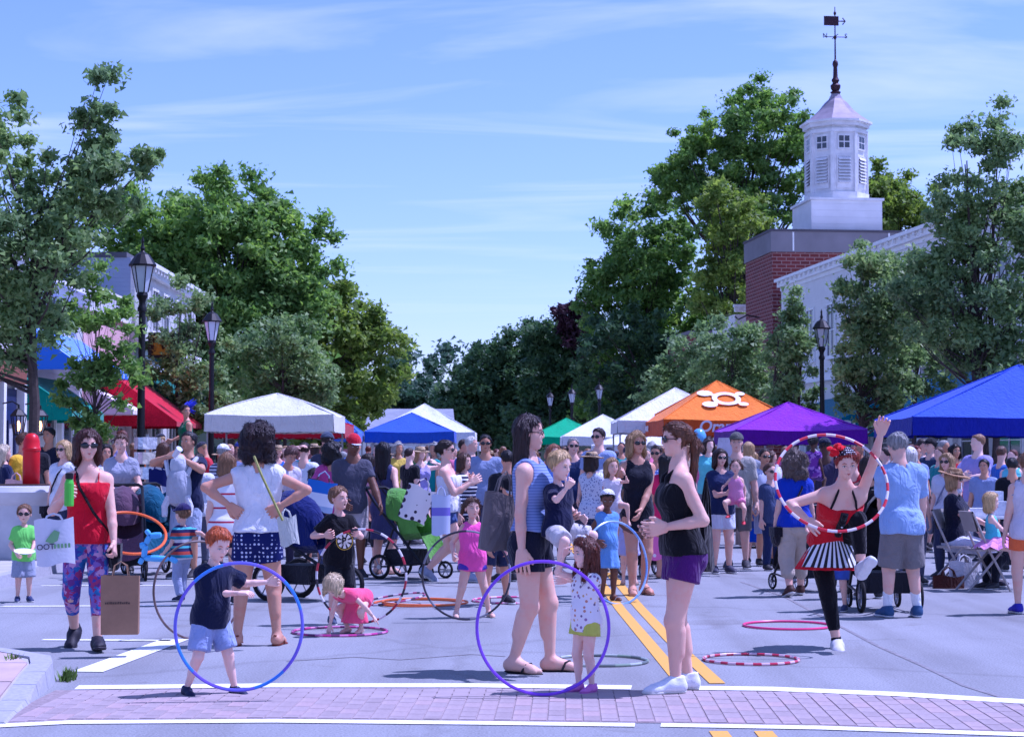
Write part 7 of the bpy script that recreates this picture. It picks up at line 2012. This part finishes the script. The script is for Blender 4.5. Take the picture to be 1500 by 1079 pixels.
mid('man in white patterned shirt and sunglasses left of the woman in capris', 1121, 661, 25.2, 16, 'm', 'olive', ('short', 'dkbrown'), tee(dots((196, 200, 222), (110, 120, 170), 22., .25, .7), sl=.75), shorts((150, 156, 184), .95), ('shoe', (26, 24, 30)), glasses=True)
mid('boy in slate tee, jeans and sunglasses beside the patterned shirt', 1129, 682, 24.2, 30, 'k', 'fair', ('short', 'brown'), tee((64, 74, 108)), pants((36, 46, 86)), glasses=True, hr=.155)
mid('man in dark cap carrying a child on his shoulders behind the performer\'s hoop', 1208, 646, 26, 175, 'm', 'dark', ('crop', 'black'), tee((60, 54, 80)), pants((50, 52, 70)), hat=('cap', (36, 40, 60)))
person('child in purple print top riding behind the performer\'s hoop', ('w', (at(1192, 690, 25.4).x, 25.4, 0)), 1.0, 150, .19, 'k', 'dark', ('bun', 'black'), tee(floral([(120, 60, 150), (90, 50, 130), (170, 120, 190)], 20.), sl=.3), shorts((80, 50, 120)), ('shoe', (60, 60, 70)), 1, z0=.80, pz=(0, 0, .48), fa=(-.1, -.12, .2), fb=(.1, -.12, .2))
mid('person with copper hair bun in red behind the performer\'s shoulder', 1250, 664, 20.4, 170, 'f', 'fair', ('topbun', (150, 60, 40)), tee((190, 50, 60)), pants((36, 34, 46)))
mid('woman in black dress between the performer and the grey-haired man', 1272, 672, 19.4, 178, 'f', 'tan', ('bob', 'dkbrown'), dress((26, 24, 32), -.28, .115), None)
mid('child in blue shorts hidden behind the performer\'s legs', 1226, 730, 17.8, -30, 'k', 'fair', ('short', 'brown'), tee((80, 90, 130)), shorts((70, 90, 170), .9), ('shoe', (60, 66, 96)), hr=.18)
mid('white-haired person in pale cap right of the grey-haired man', 1333, 660, 21.5, 150, 'f', 'fair', ('bob', 'white', .35), tee((206, 210, 224)), pants((90, 94, 120)), hat=('cap', (216, 216, 220)))
mid('bearded man in black cap and navy tee under the blue tent', 1362, 646, 31, -60, 'm', 'fair', ('short', 'black'), tee((44, 60, 92)), pants((40, 40, 56)), hat=('cap', (24, 24, 30)))
mid('person with red kerchief and blue vest under the left edge of the blue tent', 1343, 656, 29, 20, 'f', 'tan', ('short', (110, 30, 36)), tee((130, 150, 200)), pants((40, 42, 60)))
mid('person in red vest standing deep under the blue tent', 1400, 654, 31, 12, 'f', 'olive', ('bob', 'black'), tee((176, 30, 44)), pants((34, 34, 46)))
PI_['w1386'] = mid('blonde woman in sunglasses and white V-neck behind the seated straw hat', 1386, 668, 22.6, -40, 'f', 'fair', ('bob', 'dirty', .7), tee((196, 196, 210), vn=.06), pants((50, 54, 80)), glasses=True)
mid('man in grey tee seated far back under the blue tent', 1441, 676, 26, -30, 'm', 'tan', ('short', 'black'), tee((140, 152, 190)), pants((60, 60, 80)))
mid('man in black tee standing at the refreshment table seen from behind', 1482, 674, 24, 170, 'm', 'tan', ('short', 'black'), tee((24, 24, 32)), pants((30, 32, 46)))
sw = person('seated woman in straw hat, navy tee and white trousers', ('w', (at(1398, 700, 21.4).x, 21.4, 0)), 1.62, 62, .138, 'f', 'fair', ('bob', 'dirty'), tee((26, 28, 48), hem=-.02), pants((206, 208, 222), 1.8, e=.018), ('shoe', (60, 50, 60)), 1, pz=(0, .0, .325), fa=(-.06, -.26, .045), fb=(.06, -.24, .045), hat=('straw', (170, 132, 96), (60, 44, 40)), glasses=True, wa=(-.08, -.22, .36), wb=(.08, -.24, .42), hpit=8)
person('little girl in aqua top and pink tutu sitting on the folding chair', ('w', (at(1455, 700, 20.5).x, 20.5, 0)), 1.02, 70, .19, 'k', 'pale', ('bob', 'blond', .6), tank((96, 196, 214)), dict(m=cloth((226, 150, 196)), leg=.3), ('shoe', (200, 200, 210)), 1, z0=.10, pz=(0, .02, .46), fa=(-.05, -.24, .16), fb=(.05, -.24, .15), hpit=4, wa=(-.06, -.22, .5), wb=(.08, -.2, .5))
m = MB(); n = 40; vs_ = []
for j in range(5):
    for i in range(n):
        a = 2*math.pi*i/n; t = j/4; r = .10 + .17*t; vs_.append((r*math.cos(a)*(1 + .05*math.sin(9*a)), r*math.sin(a)*(1 + .05*math.sin(9*a)), -.12*t + .02*math.sin(11*a)*t))
m.add(vs_, [(j*n+i, (j+1)*n+i, (j+1)*n+(i+1) % n, j*n+(i+1) % n) for j in range(4) for i in range(n)]); o = m.build('tutu', cloth((226, 150, 200)), None, True); o.location = (0, .0, 0); tu = [q for q in col.objects if q.get('label') == 'little girl in aqua top and pink tutu sitting on the folding chair'][0]; o.parent = tu; o.location = (0, -.03, .50)
mid('dark-shirted man sitting at the right beside the girl in the tutu', 1482, 700, 20.9, -70, 'm', 'olive', ('short', 'black'), tee((30, 34, 56)), pants((28, 30, 44)), pz=(0, 0, .30), fa=(-.06, -.26, .045), fb=(.06, -.24, .045), hr=.15)
mid('person in white top and orange shorts cut by the right frame edge', 1503, 668, 17.5, 178, 'f', 'fair', ('bun', 'ltbrown'), tank((216, 206, 216)), shorts((232, 110, 60), .42), ('shoe', (60, 50, 170)))
st_ = person('stilt walker in green dress with blue feathers by the red awning', ('d', 272, 34), 1.62, -60, .14, 'f', 'tan', ('bun', 'dkbrown'), dress((22, 100, 66), -.26, .12), pants((30, 90, 70)), ('shoe', (40, 40, 50)), 1, z0=.78, wa=(-.22, -.1, .62), hyaw=100)
m = MB(); r_ = random.Random(9)
for i in range(16):
    q = st_['Hd'](0, .45, .7); a = r_.random()*6.28; d_ = Vector((r_.gauss(0, .05), .10 + .12*r_.random(), r_.gauss(.05, .1)))
    m.tube([tuple(q), tuple(Vector(tuple(q)) + d_*.6), tuple(Vector(tuple(q)) + d_*1.2 + Vector((0, 0, -.03)))], [.006, .022, .003], 5)
m.build('feathers', cloth((56, 60, 190)), st_['o'], True)
for sg in (-1, 1):
    m = MB(); m.box((sg*.10 - .03, -.05, -.78), (sg*.10 + .03, .05, .02)); m.build('stilt', plain((110, 80, 60), .8, 0, .1, 5., .1), st_['o'])
def satchel(info, rgb, label, sx=1, strap=None):
    UPf, Tf = info['UP'], info['T']
    hip = w2(info, Tf(-sx*.115, -.02, -.02))
    root = empty('crossbody_bag', hip, math.degrees(info['hd']), label, 'bag')
    inv = Matrix.Rotation(-info['hd'], 3, 'Z')
    pts = [inv @ (w2(info, q) - hip) for q in (UPf(sx*.055, .005, .330), UPf(sx*.03, -.085, .245), UPf(-sx*.035, -.085, .13), Tf(-sx*.105, -.03, .03), Tf(-sx*.105, .05, .03), UPf(-sx*.03, .085, .13), UPf(sx*.035, .075, .26))]
    m = MB(); m.tube(pts, .012, 5, True); m.build('strap', strap or cloth(rgb), root, True)
    m = MB(); m.ell((-sx*.03, 0, -.10), (.05, .13, .11), 12, 9); m.box((-sx*.03 - .045, -.12, -.10), (-sx*.03 + .045, .12, .0)); m.build('pouch', cloth(rgb), root)
satchel(PI_['w92'], (34, 32, 40), 'dark crossbody bag of the blonde woman in white tee on the left'); satchel(PI_['cap'], (36, 32, 40), 'black crossbody bag on the woman in blue tee and khaki capris', -1)
satchel(PI_['w1386'], (120, 124, 150), 'grey shoulder bag of the blonde woman behind the straw hat'); satchel(PI_['slate'], (60, 54, 66), 'dark purse on the woman in the slate blue dress'); satchel(PI_['red'], (24, 22, 28), 'black shoulder bag of the woman in the red camisole', -1)
# ------------------------------------------------------------------ the crowd farther up the street, from a few coarse figures
tmpl = []
HIDE = Vector((0, -400, 0))
specs = [('m', ('short', 'black'), tee((90, 90, 90)), pants((60, 60, 70)), dict()), ('f', ('long', 'black', 1.0), tee((90, 90, 90)), shorts((60, 60, 70), .5), dict(wa=(-.05, -.24, .62), wb=(.06, -.25, .64), hpit=22)), ('f', ('bob', 'black'), dress((90, 90, 90), -.22, .12), None, dict(side=4, wb=(.22, -.02, .52))),
         ('m', ('short', 'black'), tee((90, 90, 90)), shorts((60, 60, 70), .95), dict(walk=.10, hyaw=30)), ('f', ('pony', 'black'), tank((90, 90, 90)), pants((60, 60, 70)), dict(walk=.09, hyaw=-25)), ('k', ('short', 'black'), tee((90, 90, 90)), shorts((60, 60, 70), .9), dict(wb=(.3, -.1, .78))),
         ('m', ('crop', 'black'), tee((90, 90, 90)), shorts((60, 60, 70), .95), dict(lean=18, hpit=24, wa=(-.10, -.26, .55), wb=(.10, -.26, .55), hat=('cap', (60, 62, 76)))), ('f', ('curly', 'black'), tee((90, 90, 90), sl=.3), pants((60, 60, 70), 1.6), dict(wa=(-.20, -.10, .60), pa=(-1, .4, -.2), hyaw=35, fat=1.12)), ('f', ('bob', 'black'), tank((90, 90, 90)), shorts((60, 60, 70), .5), dict(wb=(.10, -.12, .86), pb=(1, .1, -.2), hat=('straw', (190, 164, 128), (70, 56, 50)))),
         ('m', ('short', 'black'), tee((90, 90, 90)), pants((60, 60, 70)), dict(wa=(-.02, -.14, .68), wb=(.02, -.16, .66), pa=(-1, 0, -.5), pb=(1, 0, -.5), fat=1.15, hyaw=-30))]
used = []
FCROWD = [  # x pixel, distance, heading, template, height, skin, hair, shirt, lower
]
rc_ = random.Random(21)
shirts = dict(white=(222, 222, 228), navy=(34, 42, 84), red=(190, 36, 52), teal=(40, 140, 140), grey=(140, 144, 156), black=(28, 28, 34), pink=(222, 120, 160), blue=(64, 108, 196), green=(60, 130, 70), yellow=(220, 190, 80), lavender=(160, 150, 206), orange=(222, 120, 50), beige=(196, 180, 160), aqua=(110, 196, 200))
lows = dict(dark=(38, 40, 54), denim=(62, 82, 126), khaki=(166, 150, 128), white=(206, 206, 212), grey=(112, 114, 124))
places = [('under the large white tent', 305, 480, 33, 42), ('below the blue tent on the left', 535, 660, 40, 58), ('in the far crowd left of centre', 590, 720, 48, 70), ('in the far crowd right of centre', 715, 830, 40, 66), ('by the white tents right of centre', 830, 960, 36, 56), ('between the orange and purple tents', 960, 1110, 33, 40), ('under the purple tent', 1085, 1265, 30, 37), ('on the pavement by the left shops', 95, 250, 31, 44), ('by the blue tent on the right', 1285, 1495, 27, 32), ('behind the bearded man in the red cap', 480, 640, 28, 36)]
combos = set()
def recolor(c, mats):
    for i, m_ in enumerate(mats): 
        c.material_slots[i].link = 'OBJECT'; c.material_slots[i].material = m_
def clone(ti, loc, rz, sc, label, skm, hm, sm, lm):
    src = tmpl[ti]
    first = ti not in used
    o = src if first else src.copy()
    if first: used.append(ti)
    else: col.objects.link(o)
    o.location = loc; o.rotation_euler = (0, 0, rz); o.scale = (sc,)*3; tag(o, label, 'person', 'people farther up the street')
    recolor(o, [skm])
    for ch in kidsof[ti]:
        k = ch if first else ch.copy()
        if not first: col.objects.link(k); k.parent = o
        n_ = ch.name.split('.')[0]
        if n_ in ('cap', 'hat'):
            for g_ in subof[ch]:
                if not first: g2 = g_.copy(); col.objects.link(g2); g2.parent = k
            continue
        recolor(k, [hm if n_ == 'hair' else sm if n_ in ('shirt', 'dress') else lm if n_ in ('shorts', 'trousers') else plain((60, 58, 64), .7, 0, .1, 20., 0)])
        for g_ in subof[ch]:
            if not first: g2 = g_.copy(); col.objects.link(g2); g2.parent = k
kidsof = {}; subof = {}
for i, (sx, hr_, tp, bt_, kw) in enumerate(specs):
    inf = person('x', ('w', HIDE), 1.7 if sx != 'k' else 1.2, 0, .137 if sx != 'k' else .165, sx, 'fair', hr_, tp, bt_, ('shoe', (60, 58, 64)), 2, **kw)
    tmpl.append(inf['o']); kidsof[i] = list(inf['o'].children)
    for c_ in inf['o'].children: subof[c_] = list(c_.children)
plan = []
for (pl, x0, x1, d0, d1), cnt in zip(places, (13, 13, 13, 13, 14, 9, 9, 12, 11, 10)):
    for j in range(cnt):
        for _ in range(60):
            s_, l_ = rc_.choice(list(shirts)), rc_.choice(list(lows)); ti = rc_.randrange(10)
            if (pl, s_, ti == 2, l_ if ti != 2 else '') not in combos: break
        combos.add((pl, s_, ti == 2, l_ if ti != 2 else ''))
        xx = x0 + (x1 - x0)*(j + .2 + .6*rc_.random())/cnt; dd = d0 + (d1 - d0)*rc_.random()
        plan.append((pl, s_, l_, ti, xx, dd))
for pl, s_, l_, ti, xx, dd in plan:
    p = at(xx, 669, dd)
    kid_ = ti == 5
    sc_ = rc_.uniform(.90, 1.05)
    lab = ('child' if kid_ else 'person') + (' in %s dress %s' % (s_, pl) if ti == 2 else ' in %s top and %s %s %s' % (s_, l_, 'trousers' if ti in (0, 4, 7, 9) else 'shorts', pl))
    clone(ti, (p.x, dd, .11 if pl.startswith('on the pav') else 0), rc_.uniform(0, 6.28), sc_, lab, skin(SK[rc_.choice(['fair', 'fair', 'tan', 'pale', 'olive', 'brown'])]), hairm(HR[rc_.choice(['dkbrown', 'brown', 'black', 'dirty', 'grey', 'auburn', 'ltbrown'])]), cloth(shirts[s_]), cloth(lows[l_]))
